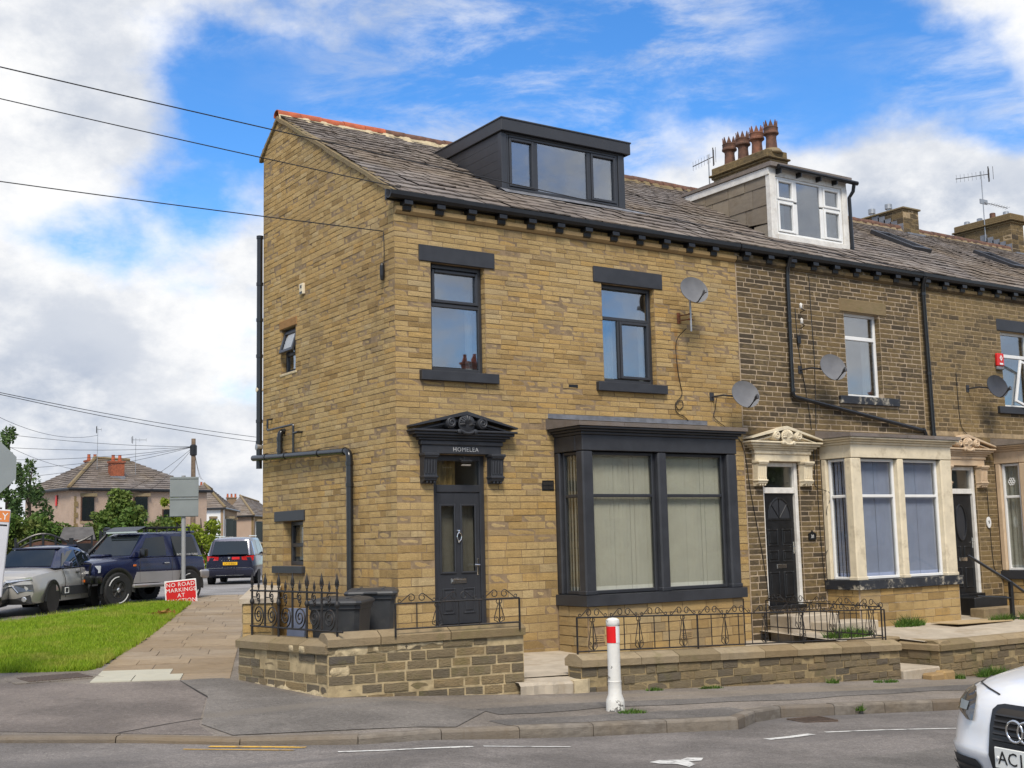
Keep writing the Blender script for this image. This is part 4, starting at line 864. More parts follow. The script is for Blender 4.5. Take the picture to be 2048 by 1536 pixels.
# chimney stacks
M['terra_mid'] = pmat('weathered_terracotta', (.185, .078, .046), .8, .3, 7, .004, 40, dirt=(.07, .045, .035), dirt_amt=.7, dirt_scale=4)
def stack(parent, x0, x1, y0, y1, z0, z1, smat, bmat, cap=True, seed=0, flash=True):
    c = MB(); c.box((x0, y0, z0), (x1, y1, z1)); ch = c.build('chimney_stack', M[bmat], parent)
    cr = courses(z0, z1-.01, lambda z: .15, seed); s_ = lay(Fr((0, y0, 0), (1, 0, 0), (0, -1, 0)), cr, x0, x1, M[smat], (.2, .38), seed=seed+1)+lay(Fr((x0, 0, 0), (0, 1, 0), (-1, 0, 0)), cr, y0, y1, M[smat], (.2, .45), seed=seed+2)
    emit_stones(ch, s_, 90)
    if cap:
        k = MB()
        for (o, a, b) in ((.05, z1, z1+.07), (.10, z1+.07, z1+.12), (.04, z1+.122, z1+.30)): k.box((x0-o, y0-o, a), (x1+o, y1+o, b), .02)
        k.build('chimney_cap', M['soot'], ch)
    if flash:
        f = MB(); y = max(y0, 3.0); 
        for i in range(5):
            ya = y0+i*.2; f.box((x0-.014, ya, rz(ya)-.02), (x0-.010, ya+.24, rz(ya)+.26))
        f.box((x0-.05, y0-.16, rz(y0)-.08), (x1+.05, y0-.006, rz(y0)-.03)); f.build('step_flashing', M['lead'], ch)
    return ch
ch1 = stack(h2, 12.36, 12.98, 3.86, 5.75, 9.55, 11.0, 'garden', 'mortar3', seed=91)
for i in range(4):
    y = 4.0+i*.485; p = MB(); T_ = Matrix.Translation((12.67, y, 11.29)); p.lathe([(.19, .0), (.19, .03), (.145, .06), (.125, .36), (.135, .42), (.19, .46), (.19, .50), (.175, .52), (.175, .60), (.185, .615), (.175, .63)], 16, T_, cap=False)
    for k_ in range(8):
        a = 2*math.pi*k_/8; w_ = .36; q = [(.176*math.cos(a-w_), .176*math.sin(a-w_), .63), (.176*math.cos(a+w_), .176*math.sin(a+w_), .63), (.172*math.cos(a), .172*math.sin(a), .80)]; r_ = [(v[0]*.86, v[1]*.86, v[2]) for v in q]
        p.add([T_ @ Vector(v) for v in q+r_], [(0, 1, 2), (5, 4, 3), (1, 4, 5, 2), (0, 2, 5, 3)])
    p.build('chimney_pot', M['terra_dark'] if i != 1 else M['terra_mid'], ch1, smooth=True, angle=35)
    MB().lathe([(.28, -.03), (.24, .04), (.19, .10)], 12, Matrix.Translation((12.67, y, 11.27))).build('pot_flaunching', M['cope'], ch1, smooth=True)
ch2 = stack(h3, 17.98, 18.62, 4.38, 5.85, 9.7, 10.68, 'soot', 'mortar3', cap=False, seed=95); MB().box((17.93, 4.32, 10.685), (18.67, 5.9, 10.735), .01).build('chimney_cap', M['cope'], ch2)
for y in (5.1, 5.68): q = MB(); q.lathe([(.06, .0), (.06, .15), (.10, .15), (.10, .28), (.0, .285)], 12, Matrix.Translation((18.3, y, 10.735))); q.build('flue_cowl', M['steel'], ch2, smooth=True, angle=40)
ch3 = stack(h4, 22.9, 23.5, 4.42, 6.3, 9.7, 10.92, 'soot', 'mortar3', seed=98)
for i, y in enumerate((4.75, 5.2, 5.65, 6.1)): MB().lathe([(.09, 0), (.085, .16 if i != 1 else .22), (.07, .17 if i != 1 else .23), (.0, .10)], 12, Matrix.Translation((23.2, y, 11.21))).build('chimney_pot', M['terra_dark'] if i == 1 else M['steel'], ch3, smooth=True, angle=40)
# roof windows on the far slopes
def skylight(parent, x0, x1, y0, y1):
    T_ = Matrix.Translation((x0, y0, rz(y0))) @ Matrix.Rotation(math.atan(RSL), 4, 'X'); L = (y1-y0)/_sl.y; f = MB(); wd = x1-x0
    for a, b in (((0, 0, 0), (.09, L, .11)), ((wd-.09, 0, 0), (wd, L, .11)), ((.09, 0, 0), (wd-.09, .12, .11)), ((.09, L-.1, 0), (wd-.09, L, .11))): f.box(a, b, .01, M=T_)
    o = f.build('roof_window', M['clad'], parent); MB().box((.09, .12, .05), (wd-.09, L-.1, .065), M=T_).build('pane', M['glass_sky'], o); MB().box((.09, .12, .0), (wd-.09, L-.1, .03), M=T_).build('blind', M['blind_blue'], o)
skylight(h3, 15.25, 15.95, 2.05, 3.3); skylight(h4, 19.0, 19.75, 1.9, 3.05)
# rainwater pipes on the middle houses
pipe(h2, [(8.63, -.19, 7.36), (8.63, -.10, 7.15), (8.63, -.08, 7.0)]+bend((8.63, -.08, 7), (8.61, -.08, 4.63), (12.5, -.08, 4.08), .1)+bend((8.61, -.08, 4.63), (12.5, -.08, 4.08), (12.56, -.08, 3.8), .1)+[(12.56, -.08, 3.85)], .042, 'downpipe', [((8.62, -.08, z), (0, 0, 1)) for z in (4.75, 6.1)]+[((12.45, -.08, 4.09), (4, 0, -.56))], n=10)
pipe(h3, [(12.70, -.19, 7.38), (12.70, -.12, 7.2), (12.72, -.09, 7.0), (12.76, -.09, 3.95)], .05, 'downpipe', [((12.72, -.09, 7.02), (0, 0, 1)), ((12.74, -.09, 5.3), (0, 0, 1)), ((12.76, -.09, 4.0), (0, 0, 1))], n=10)

# ---------------------------------------------------------------- ground, road, pavement, kerb
def tarmac(name, c, stain, chip=.12, streak=None):
    m, h, b = base_mat(name); p = pos(h)
    n = h.noise(p, .55, 5, .62); f = h.noise(p, 60, 3, .75); g = h.noise(p, 9, 5, .65)
    col = h.mix(h.step(n, .38, .62), tuple(x*.78 for x in c), tuple(x*1.2 for x in c))
    col = h.mix(h.m('MULTIPLY', h.step(g, .5, .7), .3), col, stain)
    col = h.mix(1.0, col, h.vm('SCALE', (1, 1, 1), None, h.m('ADD', h.m('MULTIPLY', f, chip*16), 1-chip*8)), 'MULTIPLY')
    mp0 = h.n('ShaderNodeMapping'); mp0.inputs['Scale'].default_value = (1, 1, 1); h.put(mp0.inputs[0], p)
    f2 = h.noise(mp0.outputs[0], 19, 4, .8)
    col = h.mix(1.0, col, h.vm('SCALE', (1, 1, 1), None, h.m('ADD', h.m('MULTIPLY', f2, 1.5), .25)), 'MULTIPLY')
    v = h.n('ShaderNodeTexVoronoi'); v.inputs['Scale'].default_value = 20; h.put(v.inputs[0], p)
    col = h.mix(h.m('MULTIPLY', h.m('LESS_THAN', v.outputs['Distance'], .13), h.step(h.noise(p, 6, 2, .5), .5, .6)), col, (.33, .31, .28))   # pale chips and specks
    if streak:
        mp = h.n('ShaderNodeMapping'); mp.inputs['Scale'].default_value = (.10, 1.1, 1); mp.inputs['Rotation'].default_value = (0, 0, rad(4)); h.put(mp.inputs[0], p)
        col = h.mix(h.m('MULTIPLY', h.step(h.noise(mp.outputs[0], 1.0, 5, .6), .5, .66), .55), col, streak)
    h.put(b.inputs['Base Color'], col); b.inputs['Roughness'].default_value = .86; b.inputs['Specular IOR Level'].default_value = .3
    bump(h, b, h.m('ADD', f, h.m('MULTIPLY', g, .8)), .010)
    return m
M['road'] = tarmac('road_tarmac', (.172, .155, .143), (.118, .108, .102), .14, (.116, .108, .105))
M['pave'] = tarmac('footway_tarmac', (.205, .178, .152), (.15, .133, .118), .10, (.24, .20, .15))
M['pave2'] = tarmac('footway_tarmac_dark', (.15, .137, .125), (.12, .11, .102), .12)
M['pave2b'] = tarmac('footway_tarmac_grey', (.172, .155, .138), (.132, .12, .11), .10, (.19, .165, .135))
M['pave3'] = tarmac('footway_tarmac_brown', (.168, .143, .126), (.135, .118, .106), .08)
M['street'] = tarmac('side_street_tarmac', (.25, .24, .235), (.15, .145, .14), .08, (.15, .145, .145))
M['earth'] = pmat('bare_earth', (.17, .12, .07), .95, .3, 12, .02, 40)
M['kerb'] = stone_mat('kerb_stone', [(0, (.15, .12, .09)), (.5, (.21, .175, .135)), (1, (.27, .235, .19))], grain=.2, bmp=.008, soot=(.075, .062, .05), soot_amt=.6, soot_rng=(.5, .72))
M['conc'] = pmat('new_concrete', (.43, .37, .29), .9, .12, 3, .006, 50, spec=.2, dirt=(.30, .235, .16), dirt_amt=.6, dirt_scale=1.6)
M['flag'] = stone_mat('flagstone', [(0, (.25, .19, .125)), (.5, (.29, .22, .145)), (1, (.33, .255, .17))], grain=.12, bmp=.004)
M['flag_new'] = pmat('new_pale_flag', (.44, .42, .335), .85, .06, 4, .002, 60, dirt=(.33, .30, .22), dirt_amt=.4)
M['line'] = pmat('road_paint_white', (.60, .59, .56), .8, .15, 20, .003, 60, dirt=(.16, .15, .14), dirt_amt=.85, dirt_scale=9)
M['line_y'] = pmat('road_paint_yellow', (.62, .36, .05), .8, .15, 20, .003, 60, dirt=(.16, .14, .11), dirt_amt=.9, dirt_scale=8)
M['drain'] = pmat('drain_iron', (.085, .058, .042), .7, .3, 20)
def sheet(name, xs, ys, fn, mat, **kw):
    xs, ys = list(xs), list(ys); V = [(x, (y if not callable(y) else y(x)), 0) for x in xs for y in ys]; V = [(x, y, fn(x, y)) for x, y, _ in V]; m = len(ys)
    F = [(i*m+j, (i+1)*m+j, (i+1)*m+j+1, i*m+j+1) for i in range(len(xs)-1) for j in range(m-1)]
    return fast_mesh(name, np.array(V), np.array(F), mat, smooth=True, **kw)
gx = [-900, -300, -120, -60]+list(np.arange(-40, 60.1, 4))+[90, 150, 300, 900]; gy = [-900, -300, -120, -60]+list(np.arange(-40, 60.1, 4))+[90, 150, 300, 900]
sheet('ground', gx, gy, lambda x, y: gz(min(max(x, -30), 30), min(max(y, -6), 60))-.85, M['earth'], kind='structure')
rx = sorted({*[x for x in np.arange(-40, 60.1, 1.0)], *np.arange(-9, 8, .2)})
sheet('road', rx, [-40, -22]+list(np.arange(-18, -8, 1.0))+[(lambda x, t=t: kerb_y(x)-.03+t*(-8-kerb_y(x))) for t in (.9, .7, .5, .3, .15, .05, 0)]+[], lambda x, y: zr(x, y), M['road'], kind='structure')
sheet('pavement', rx, [(lambda x, t=t: kerb_y(x)+.10+t*(13-kerb_y(x)-.10)) for t in list(np.linspace(0, .3, 8))+list(np.linspace(.35, 1, 16))], lambda x, y: gz(x, y), M['pave'], kind='structure')
sheet('side_street', list(np.arange(-40, 70.1, 2)), list(np.arange(12.0, 110, 2)), lambda x, y: gz(x, y)-.02, M['street'], kind='structure')
def patch(name, pts, mat, dz=.004, surf=gz, ctr=None, **kw):
    """a thin sheet laid on the ground inside an outline"""
    c = Vector((*(ctr or (sum(p[0] for p in pts)/len(pts), sum(p[1] for p in pts)/len(pts))), 0)); P_ = []
    for (a, b) in zip(pts, pts[1:]+pts[:1]):
        n = max(1, int(math.hypot(b[0]-a[0], b[1]-a[1])/.35)); P_ += [(a[0]+(b[0]-a[0])*i/n, a[1]+(b[1]-a[1])*i/n) for i in range(n)]
    V = []; rings = 6
    for k in range(rings+1): V += [(c.x+(p[0]-c.x)*k/rings, c.y+(p[1]-c.y)*k/rings) for p in P_]
    V = [(x, y, surf(x, y)+dz) for x, y in V]; n = len(P_)
    F = [f for k in range(1, rings) for i in range(n) for f in ((k*n+i, k*n+(i+1) % n, (k+1)*n+(i+1) % n), (k*n+i, (k+1)*n+(i+1) % n, (k+1)*n+i))]+[(0, n+i, n+(i+1) % n) for i in range(n)]
    return fast_mesh(name, np.array(V), np.array(F), mat, **kw)
foot = bpy.data.objects['pavement']
ys_ = lambda x, o: kerb_y(x)+o
strip = lambda a, b, o0, o1, n=24: [(x, o0(x) if callable(o0) else kerb_y(x)+o0) for x in np.linspace(a, b, n)]+[(x, o1(x) if callable(o1) else kerb_y(x)+o1) for x in np.linspace(b, a, n)]
def band(name, x0, x1, f0, f1, mat, dz, surf=gz, n=60, **kw):
    V = []; 
    for i in range(n+1): x = x0+(x1-x0)*i/n; V += [(x, f0(x), surf(x, f0(x))+dz), (x, f1(x), surf(x, f1(x))+dz)]
    return fast_mesh(name, np.array(V), np.array([(2*i, 2*i+2, 2*i+3, 2*i+1) for i in range(n)]), mat, **kw)
band('tarmac_repair', -1.2, 30, lambda x: -4.55+.06*math.sin(x*1.3)+.05*math.sin(x*3.1), lambda x: -4.05+.05*math.sin(x*1.7+1), M['pave2'], .006, kind='structure')
band('tarmac_repair', -1.6, 2.0, lambda x: kerb_y(x)+.14, lambda x: -4.98+.03*math.sin(x*4), M['pave2'], .004, kind='structure')
patch('tarmac_repair', [(-12, 2.0), (-5.0, 1.3), (-4.3, .4), (-3.3, .1), (-3.55, -1.6), (-4.35, -3.6), (-4.45, -4.3), (-6.2, -2.7), (-12, 1.6)], M['pave3'], .004, ctr=(-4.6, -1.5), kind='structure')
patch('tarmac_repair', [(-3.3, .1), (-2.75, .1), (-2.55, -2.6), (-1.6, -2.95), (-1.2, -4.3), (-2.2, -5.3), (-4.3, -4.45), (-4.32, -3.6), (-3.53, -1.6)], M['pave2b'], .008, ctr=(-3.0, -3.0), kind='structure')
crk = MB()
for pts in ([(-3.3, .1), (-3.5, -1.2), (-3.62, -2.2), (-4.0, -3.0), (-4.3, -3.8)], [(-4.1, -3.2), (-4.6, -3.35), (-5.2, -3.6)]):
    for (a, b) in zip(pts, pts[1:]):
        n_ = Vector((b[1]-a[1], a[0]-b[0], 0)).normalized()*.012; crk.quad(*[(q[0]+s*n_.x, q[1]+s*n_.y, gz(*q)+.0075) for q, s in ((a, -1), (b, -1), (b, 1), (a, 1))])
crk.build('tarmac_crack', M['slate_bed'], kind='structure')
# worn bands of newer surfacing in the carriageway
band('road_repair', -9, 60, lambda x: -8.3-.03*x+.2*math.sin(x*.5)-max(0, x-2)*.15, lambda x: -13, M['pave2'], .004, zr, n=80, kind='structure')
# kerb stones, each its own piece
kerb = thing('kerb', 'worn stone kerb between the footway and the main road', 'kerb', (0, -5.6, -.05)); kerb['kind'] = 'structure'; del kerb['category']; del kerb['label']
xs_ = [-14, -12.6, -11.2, -9.8, -8.5, -7.4, -6.26, -5.28, -4.32, -3.32, -2.44, -1.55, -.62, .36, 1.36, 1.66, 2.05, 2.7, 3.6, 4.5, 5.4, 6.3, 7.2, 8.1, 9.0, 10, 11, 12, 13, 14, 15, 16, 18]
for i, (a, b) in enumerate(zip(xs_, xs_[1:])):
    g = .012; t = Vector((b-a, kerb_y(b)-kerb_y(a), 0)); L = t.length; t /= L; n_ = Vector((-t.y, t.x, 0))
    ends = []
    for x, s in ((a, g/2), (b, -g/2)):
        p = Vector((x, kerb_y(x), 0))+t*s; zt = gz(x, kerb_y(x))+.006+random.uniform(-.004, .004); zb = zr(x, kerb_y(x))-.12
        q = p+n_*.15; ends.append([(p.x, p.y, zb), (p.x, p.y, zt-.03), (p.x+n_.x*.012, p.y+n_.y*.012, zt-.008), (p.x+n_.x*.035, p.y+n_.y*.035, zt), (q.x, q.y, zt), (q.x, q.y, zb)])
    MB().loft(ends, caps=True).build('kerb_stone', M['kerb'], kerb)
# painted marks
def mark(name, pts, mat, **kw): return patch(name, pts, mat, .006, zr, kind='structure')
def dash(a, b, wd, mat):
    a, b = Vector((*a, 0)), Vector((*b, 0)); n_ = (b-a).cross(ZUP).normalized()*wd/2; return mark('road_marking', [((a+n_).x, (a+n_).y), ((b+n_).x, (b+n_).y), ((b-n_).x, (b-n_).y), ((a-n_).x, (a-n_).y)], mat)
dash((-3.75, -5.72), (-2.50, -6.12), .07, M['line']); dash((-2.38, -6.12), (-1.55, -6.42), .06, M['line'])
dash((.86, -6.72), (1.66, -6.62), .11, M['line']); dash((1.9, -6.60), (5.2, -7.6), .07, M['line'])
dash((-4.62, -4.66), (-3.86, -5.24), .10, M['line_y']); dash((-4.9, -4.72), (-4.05, -5.38), .04, M['line_y'])
mark('paint_splash', [(-1.62, -7.72), (-1.42, -7.62), (-1.2, -7.66), (-1.02, -7.55), (-.88, -7.62), (-1.05, -7.78), (-1.22, -7.8), (-1.3, -7.98), (-1.5, -8.12), (-1.46, -7.92), (-1.6, -7.84)], M['line'], ctr=(-1.27, -7.74))
gd = thing('road_gully', 'iron drain grate in the road beside the bulging kerb', 'drain', (2.75, -5.62, zr(2.75, -5.62)))
b_ = MB(M=Matrix.Translation((0, 0, .006)) @ Matrix.Rotation(rad(-12), 4, 'Z')); b_.box((-.24, -.2, -.06), (.24, -.17, .012)).box((-.24, .17, -.06), (.24, .2, .012)).box((-.24, -.17, -.06), (-.21, .17, .012)).box((.21, -.17, -.06), (.24, .17, .012)).box((-.21, -.17, -.06), (.21, .17, -.05)); b_.build('frame', M['drain'], gd, world=False)
for i in range(8): MB(M=Matrix.Translation((0, 0, .006)) @ Matrix.Rotation(rad(-12), 4, 'Z')).box((-.19+i*.05, -.165, -.03), (-.165+i*.05, .165, .010)).build('grate_bar', M['drain'], gd, world=False)
# ---- flagged path beside the grass
path = thing('footpath', 'path', 'path', (0, 6, gz(-2, 6))); path['kind'] = 'structure'; del path['category']; del path['label']
sd = Vector((.385, .923, 0)); sn = Vector((.923, -.385, 0)); p0 = Vector((-4.36, .66, 0)); rgp = random.Random(8); t = 0; row = 0
pl_ = lambda t: 0.0
fm_ = {}
while t < 17.5:
    L = rgp.uniform(.55, .68) if row > 1 else .62; s = 0.0 if row % 2 else 0.0; first = rgp.uniform(.4, 1.0); k = 0; s_end = 1.85-.0*t
    while s < s_end-.05:
        wd = first if k == 0 else rgp.uniform(.6, 1.0); e = min(s+wd, s_end)
        if s_end-e < .25: e = s_end
        new = (row == 0 and k < 2 and s < 1.6) or (row == 1 and k == 0)
        if row == 0: new = s < 1.0
        sk = -.30
        def pt(s_, t_): q = p0+sd*t_+sn*s_+sd*(sk*s_*.55)*0; return q
        c4 = [pt(s+.006, t+.006), pt(e-.006, t+.006), pt(e-.006, t+L-.006), pt(s+.006, t+L-.006)]; j = rgp.uniform(-.003, .004)
        V = [(q.x, q.y, gz(q.x, q.y)+.010+j) for q in c4]+[(q.x, q.y, gz(q.x, q.y)-.05) for q in c4]
        MB().add(V, [(0, 1, 2, 3), (0, 4, 5, 1), (1, 5, 6, 2), (2, 6, 7, 3), (3, 7, 4, 0)]).build('paving_slab', M['flag_new'] if new else M['flag'], path)
        s = e; k += 1
    t += L; row += 1
band('path_bed', -6, 8, lambda x: 0, lambda x: 0, M['earth'], -5) if False else None
dc = thing('drain_cover', 'rusty ribbed drain cover beside the grass and the pale flags', 'drain cover', (-4.62, 1.5, gz(-4.62, 1.5)))
b_ = MB(M=Matrix.Rotation(rad(3), 4, 'Z')); b_.box((-.62, -.42, -.05), (.55, .42, .004)); b_.build('surround', M['pave'], dc, world=False)
for i in range(18): MB(M=Matrix.Rotation(rad(3), 4, 'Z')).box((-.42+i*.048, -.34, .004), (-.42+i*.048+.030, .34, .014)).build('rib', M['drain'], dc, world=False)

# ---- grass verge
GR = [(-14, 4.2), (-8, 3.2), (-5.4, 2.75), (-4.75, 2.28), (-4.05, 2.0), (-3.75, 2.3), (-3.3, 3.2), (-2.1, 5.6), (-.4, 9.4), (1.7, 14.1), (1.45, 14.9), (.9, 15.0), (.0, 14.2), (-1.5, 12.9), (-3.4, 11.1), (-6, 9.4), (-14, 6.6)]
def inside(x, y, P_=GR):
    r = False
    for (a, b), (c, d) in zip(P_, P_[1:]+P_[:1]):
        if (b > y) != (d > y) and x < (c-a)*(y-b)/(d-b)+a: r = not r
    return r
def gdist(x, y):
    best = 9
    for (a, b), (c, d) in zip(GR, GR[1:]+GR[:1]):
        L2 = (c-a)**2+(d-b)**2; t_ = max(0, min(1, ((x-a)*(c-a)+(y-b)*(d-b))/L2)); best = min(best, math.hypot(x-a-t_*(c-a), y-b-t_*(d-b)))
    return best
def mound(x, y):
    d = min(gdist(x, y), 1.6)/1.6; return gz(x, y)+.015+.10*math.sin(d*math.pi/2)+.015*math.sin(x*2.1+y)+.01*math.sin(y*3.3-x)
M['turf'] = pmat('turf', (.14, .20, .016), .95, .3, 6, .02, 50, spec=.1)
def leaf_mat(name, a, b, c, dry=None, rough=.65, trans=.25, scale=1.2):
    m, h, bs = base_mat(name); r = rnd_value(h); p = pos(h)
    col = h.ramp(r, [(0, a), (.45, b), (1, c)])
    if dry: col = h.mix(h.m('MULTIPLY', h.step(h.noise(p, scale, 4, .6), .48, .66), .6), col, dry)
    h.put(bs.inputs['Base Color'], col); bs.inputs['Roughness'].default_value = rough; bs.inputs['Specular IOR Level'].default_value = .3
    tl = h.n('ShaderNodeBsdfTranslucent'); h.put(tl.inputs[0], col); mx = h.n('ShaderNodeMixShader'); mx.inputs[0].default_value = trans
    o = [n for n in h.nt.nodes if n.type == 'OUTPUT_MATERIAL'][0]; h.put(mx.inputs[1], bs.outputs[0]); h.put(mx.inputs[2], tl.outputs[0]); h.nt.links.new(mx.outputs[0], o.inputs[0])
    return m
M['grass'] = leaf_mat('grass_blades', (.13, .225, .008), (.21, .325, .014), (.32, .42, .03), dry=(.40, .38, .08), trans=.3)
pts = [(x, y) for x in np.arange(-14, 2, .3) for y in np.arange(1.9, 15.2, .3)]
V, F, idx = [], [], {}
for i, x in enumerate(np.arange(-14, 2.4, .22)):
    for j, y in enumerate(np.arange(1.8, 15.4, .22)):
        if inside(x, y) or gdist(x, y) < .16: idx[(i, j)] = len(V); V.append((x, y, mound(x, y) if inside(x, y) else gz(x, y)-.01))
for (i, j) in idx:
    q = [(i, j), (i+1, j), (i+1, j+1), (i, j+1)]
    if all(k in idx for k in q): F.append([idx[k] for k in q])
fast_mesh('lawn', np.array(V), np.array(F), M['turf'], smooth=True, kind='structure')
def blades(name, n, sampler, hrange, mat, parent=None, wd=.006, lean=.5, seed=2, **kw):
    rg = np.random.default_rng(seed); V = np.zeros((n*3, 3)); R = np.zeros(n*3); i = 0
    while i < n:
        q = sampler(rg)
        if q is None: continue
        x, y, z, s = q; h = rg.uniform(*hrange)*s; a = rg.uniform(0, 6.283); ln = rg.uniform(0, lean)*h; b = rg.uniform(0, 6.283); w_ = wd*rg.uniform(.7, 1.5)
        V[3*i] = (x-math.cos(a)*w_, y-math.sin(a)*w_, z); V[3*i+1] = (x+math.cos(a)*w_, y+math.sin(a)*w_, z); V[3*i+2] = (x+math.cos(b)*ln, y+math.sin(b)*ln, z+h); R[3*i:3*i+3] = rg.uniform(.001, 1); i += 1
    return fast_mesh(name, V, np.arange(3*n).reshape(n, 3), mat, parent, R, world=parent is None, kind='stuff', **kw)
def gs_(rg):
    y = 1.9+13.2*rg.random()**1.45; x = rg.uniform(-7.5 if y < 9 else -5.5, 2)
    if not inside(x, y): return None
    return x, y, mound(x, y)-.01, 1+.8*(gdist(x, y) < .12)+(.5*math.sin(x*1.7+2)*math.sin(y*1.3))*.4
blades('grass', 95000, gs_, (.03, .075), M['grass'], wd=.007, lean=.9)
M['weed'] = leaf_mat('weed_leaves', (.035, .085, .012), (.065, .14, .018), (.13, .20, .035))
def tuft(label, x, y, r, n, h, surf=gz, seed=1, mat='weed', ry=None, name='weed'):
    def f(rg):
        a = rg.uniform(0, 6.283); d = r*math.sqrt(rg.random()); yy = y+(ry or r)*math.sin(a)*d/r; xx = x+math.cos(a)*d; return xx, yy, surf(xx, yy)-.005, 1.2-d/r*.6
    o = blades(name, n, f, h, M[mat], wd=.010, lean=1.3, seed=seed); del o['kind']; return tag(o, label, 'weed', 'weeds growing from cracks in the footway')
tuft('yellow green weed tuft at the foot of the white bollard', .42, -4.98, .20, 200, (.03, .07), seed=1, ry=.1)
tuft('low weed under the garden wall just right of the bollard', 2.32, -3.12, .17, 110, (.03, .07), seed=2, ry=.05)
tuft('low weed under the garden wall midway along it', 3.35, -3.16, .24, 140, (.03, .07), seed=3, ry=.05)
tuft('small weed under the wall near its right end', 5.9, -3.14, .12, 90, (.04, .12), seed=4, ry=.06)
tuft('spreading weed at the wall foot beside the right-hand step', 6.95, -3.3, .3, 160, (.03, .08), seed=5, ry=.1)
tuft('tall grassy weed at the foot of the far terrace wall', 9.9, -3.2, .5, 460, (.10, .24), seed=6, ry=.12)
tuft('tiny bright weed growing out of the kerb face', 4.02, -5.28, .07, 50, (.06, .12), seed=7, ry=.04, surf=lambda x, y: gz(x, y)-.08)
tuft('low weed beside the loose stone of the right-hand step', 8.85, -3.25, .16, 120, (.05, .12), seed=8, ry=.08)

# ---------------------------------------------------------------- garden walls, yards, steps
XY = lambda a: Vector((a[0], a[1], 0))
def garden_wall(name, label, segs, seed, group='low stone walls in front of the terrace', bed='mortarg', jt=.015):
    """segs: (A, B, cope_z at A, at B, start, end) - the cope is bedded on coursed stone, each stone and each cope piece a part"""
    w_ = thing(name, label, 'wall', (segs[0][0][0], segs[0][0][1], gz(*segs[0][0])), group=group); core = MB(); S_ = []
    for k, (A, B, za, zb) in enumerate(segs):
        a, b = XY(A), XY(B); L = (b-a).length; u = (b-a)/L; n = u.cross(ZUP)
        if n.dot(CAM-a) < 0: n = -n
        fr = Fr(a, u, n); th = .30; z0 = min(gz(*A), gz(*B))-.35
        core.add([fr(0, z0, 0), fr(L, z0, 0), fr(L, zb-.0, 0), fr(0, za-.0, 0), fr(0, z0, -th), fr(L, z0, -th), fr(L, zb, -th), fr(0, za, -th)], [(0, 1, 2, 3), (7, 6, 5, 4), (3, 2, 6, 7), (0, 3, 7, 4), (1, 5, 6, 2)])
        cr = courses(0, max(za, zb)-z0, lambda z: .125, seed+k)
        for s in lay(fr, [(p, q) for p, q in cr], .0, L, M['garden'], (.17, .46), joint=jt, proud=(-.002, .024), seed=seed+10+k):
            f_, uu, vv, l, h, p, r, m, t = s; top = za+(zb-za)*uu/L; base_z = z0+vv*(top-z0)/(max(za, zb)-z0); S_.append((f_, uu, base_z, l, h*(top-z0)/(max(za, zb)-z0), p, r, m, t))
        u0 = -.02; rg = random.Random(seed+k)
        while u0 < L:
            e = min(u0+rg.uniform(.65, 1.15), L+.02)
            if L-e < .3: e = L+.02
            zl, zr_ = za+(zb-za)*u0/L, za+(zb-za)*e/L; V = []
            for (uu, z) in ((u0+.006, zl), (e-.006, zr_)):
                V.append([fr(uu, z+.003, .045), fr(uu, z+.095, .05), fr(uu, z+.105, .04), fr(uu, z+.165, -.10), fr(uu, z+.165, -.25), fr(uu, z+.10, -.36), fr(uu, z+.003, -.355)])
            MB().loft(V, caps=True).build('coping_stone', M['cope'], w_); u0 = e
    core.build('mortar_bed', M[bed], w_); emit_stones(w_, S_, 300)
    return w_
M['smear'] = pmat('old_mortar_smear', (.46, .375, .235), .95, .25, 9, .012, 45, spec=.2, dirt=(.24, .185, .11), dirt_amt=.8, dirt_scale=7)
A_, B_, C_ = (-2.62, -.28), (-2.34, -2.5), (.285, -2.92)
wl_ = garden_wall('garden_wall', 'low corner garden wall of dark stone carrying the ornate railing, left of the gap', [(A_, B_, .635, .66), (B_, C_, .74, .76)], 120, bed='mortar_new', jt=.026)
def smear(fr, u0, u1, top, bot, w_, n=26):
    V = []
    for i in range(n+1):
        u = u0+(u1-u0)*i/n; e = min(1, min(i, n-i)/3); a, b = top(u), bot(u); m_ = (a+b)/2; a, b = m_+(a-m_)*e, m_+(b-m_)*e; ww = w_*(.75+.25*math.sin(u*23))*e
        V += [fr(u, a, .002), fr(u, a*.8+b*.2, ww), fr(u, a*.25+b*.75, ww), fr(u, b, .002)]
    sm.add(V, [(4*i+k, 4*i+k+1, 4*i+5+k, 4*i+4+k) for i in range(n) for k in range(3)])
sm = MB()                                                           # smears of newer mortar on the corner wall
fr_ = Fr(XY(B_), XY(C_)-XY(B_), (-.158, -.987, 0))
for (u0, v0, u1, v1) in ((.03, .60, .95, .738), (.8, .66, 1.75, .742), (.02, .40, .30, .50)):
    smear(fr_, u0, u1, lambda u: v1, lambda u: v0-.02*math.sin((u-u0)*9)-.012*math.sin(u*31)+.05*(u-u0), .020)
fr2_ = Fr(XY(A_), XY(B_)-XY(A_), (-.99, -.125, 0))
smear(fr2_, .25, 2.25, lambda u: .235+.02*math.sin(u*7)+.015*math.sin(u*17)-.02*u, lambda u: .02, .026); smear(fr_, .8, 2.5, lambda u: .09-.03*u+.015*math.sin(u*11), lambda u: -.1, .02)
sm.M = None; smear(fr2_, 1.36, 1.82, lambda u: .76+.0*u, lambda u: .63, .062)
sm.build('mortar_smear', M['smear'], wl_, smooth=True)
gw2 = garden_wall('garden_wall', 'long low garden wall with scrolled railing right of the white bollard', [((1.17, -2.99), (7.67, -3.0), .275, .065)], 140)
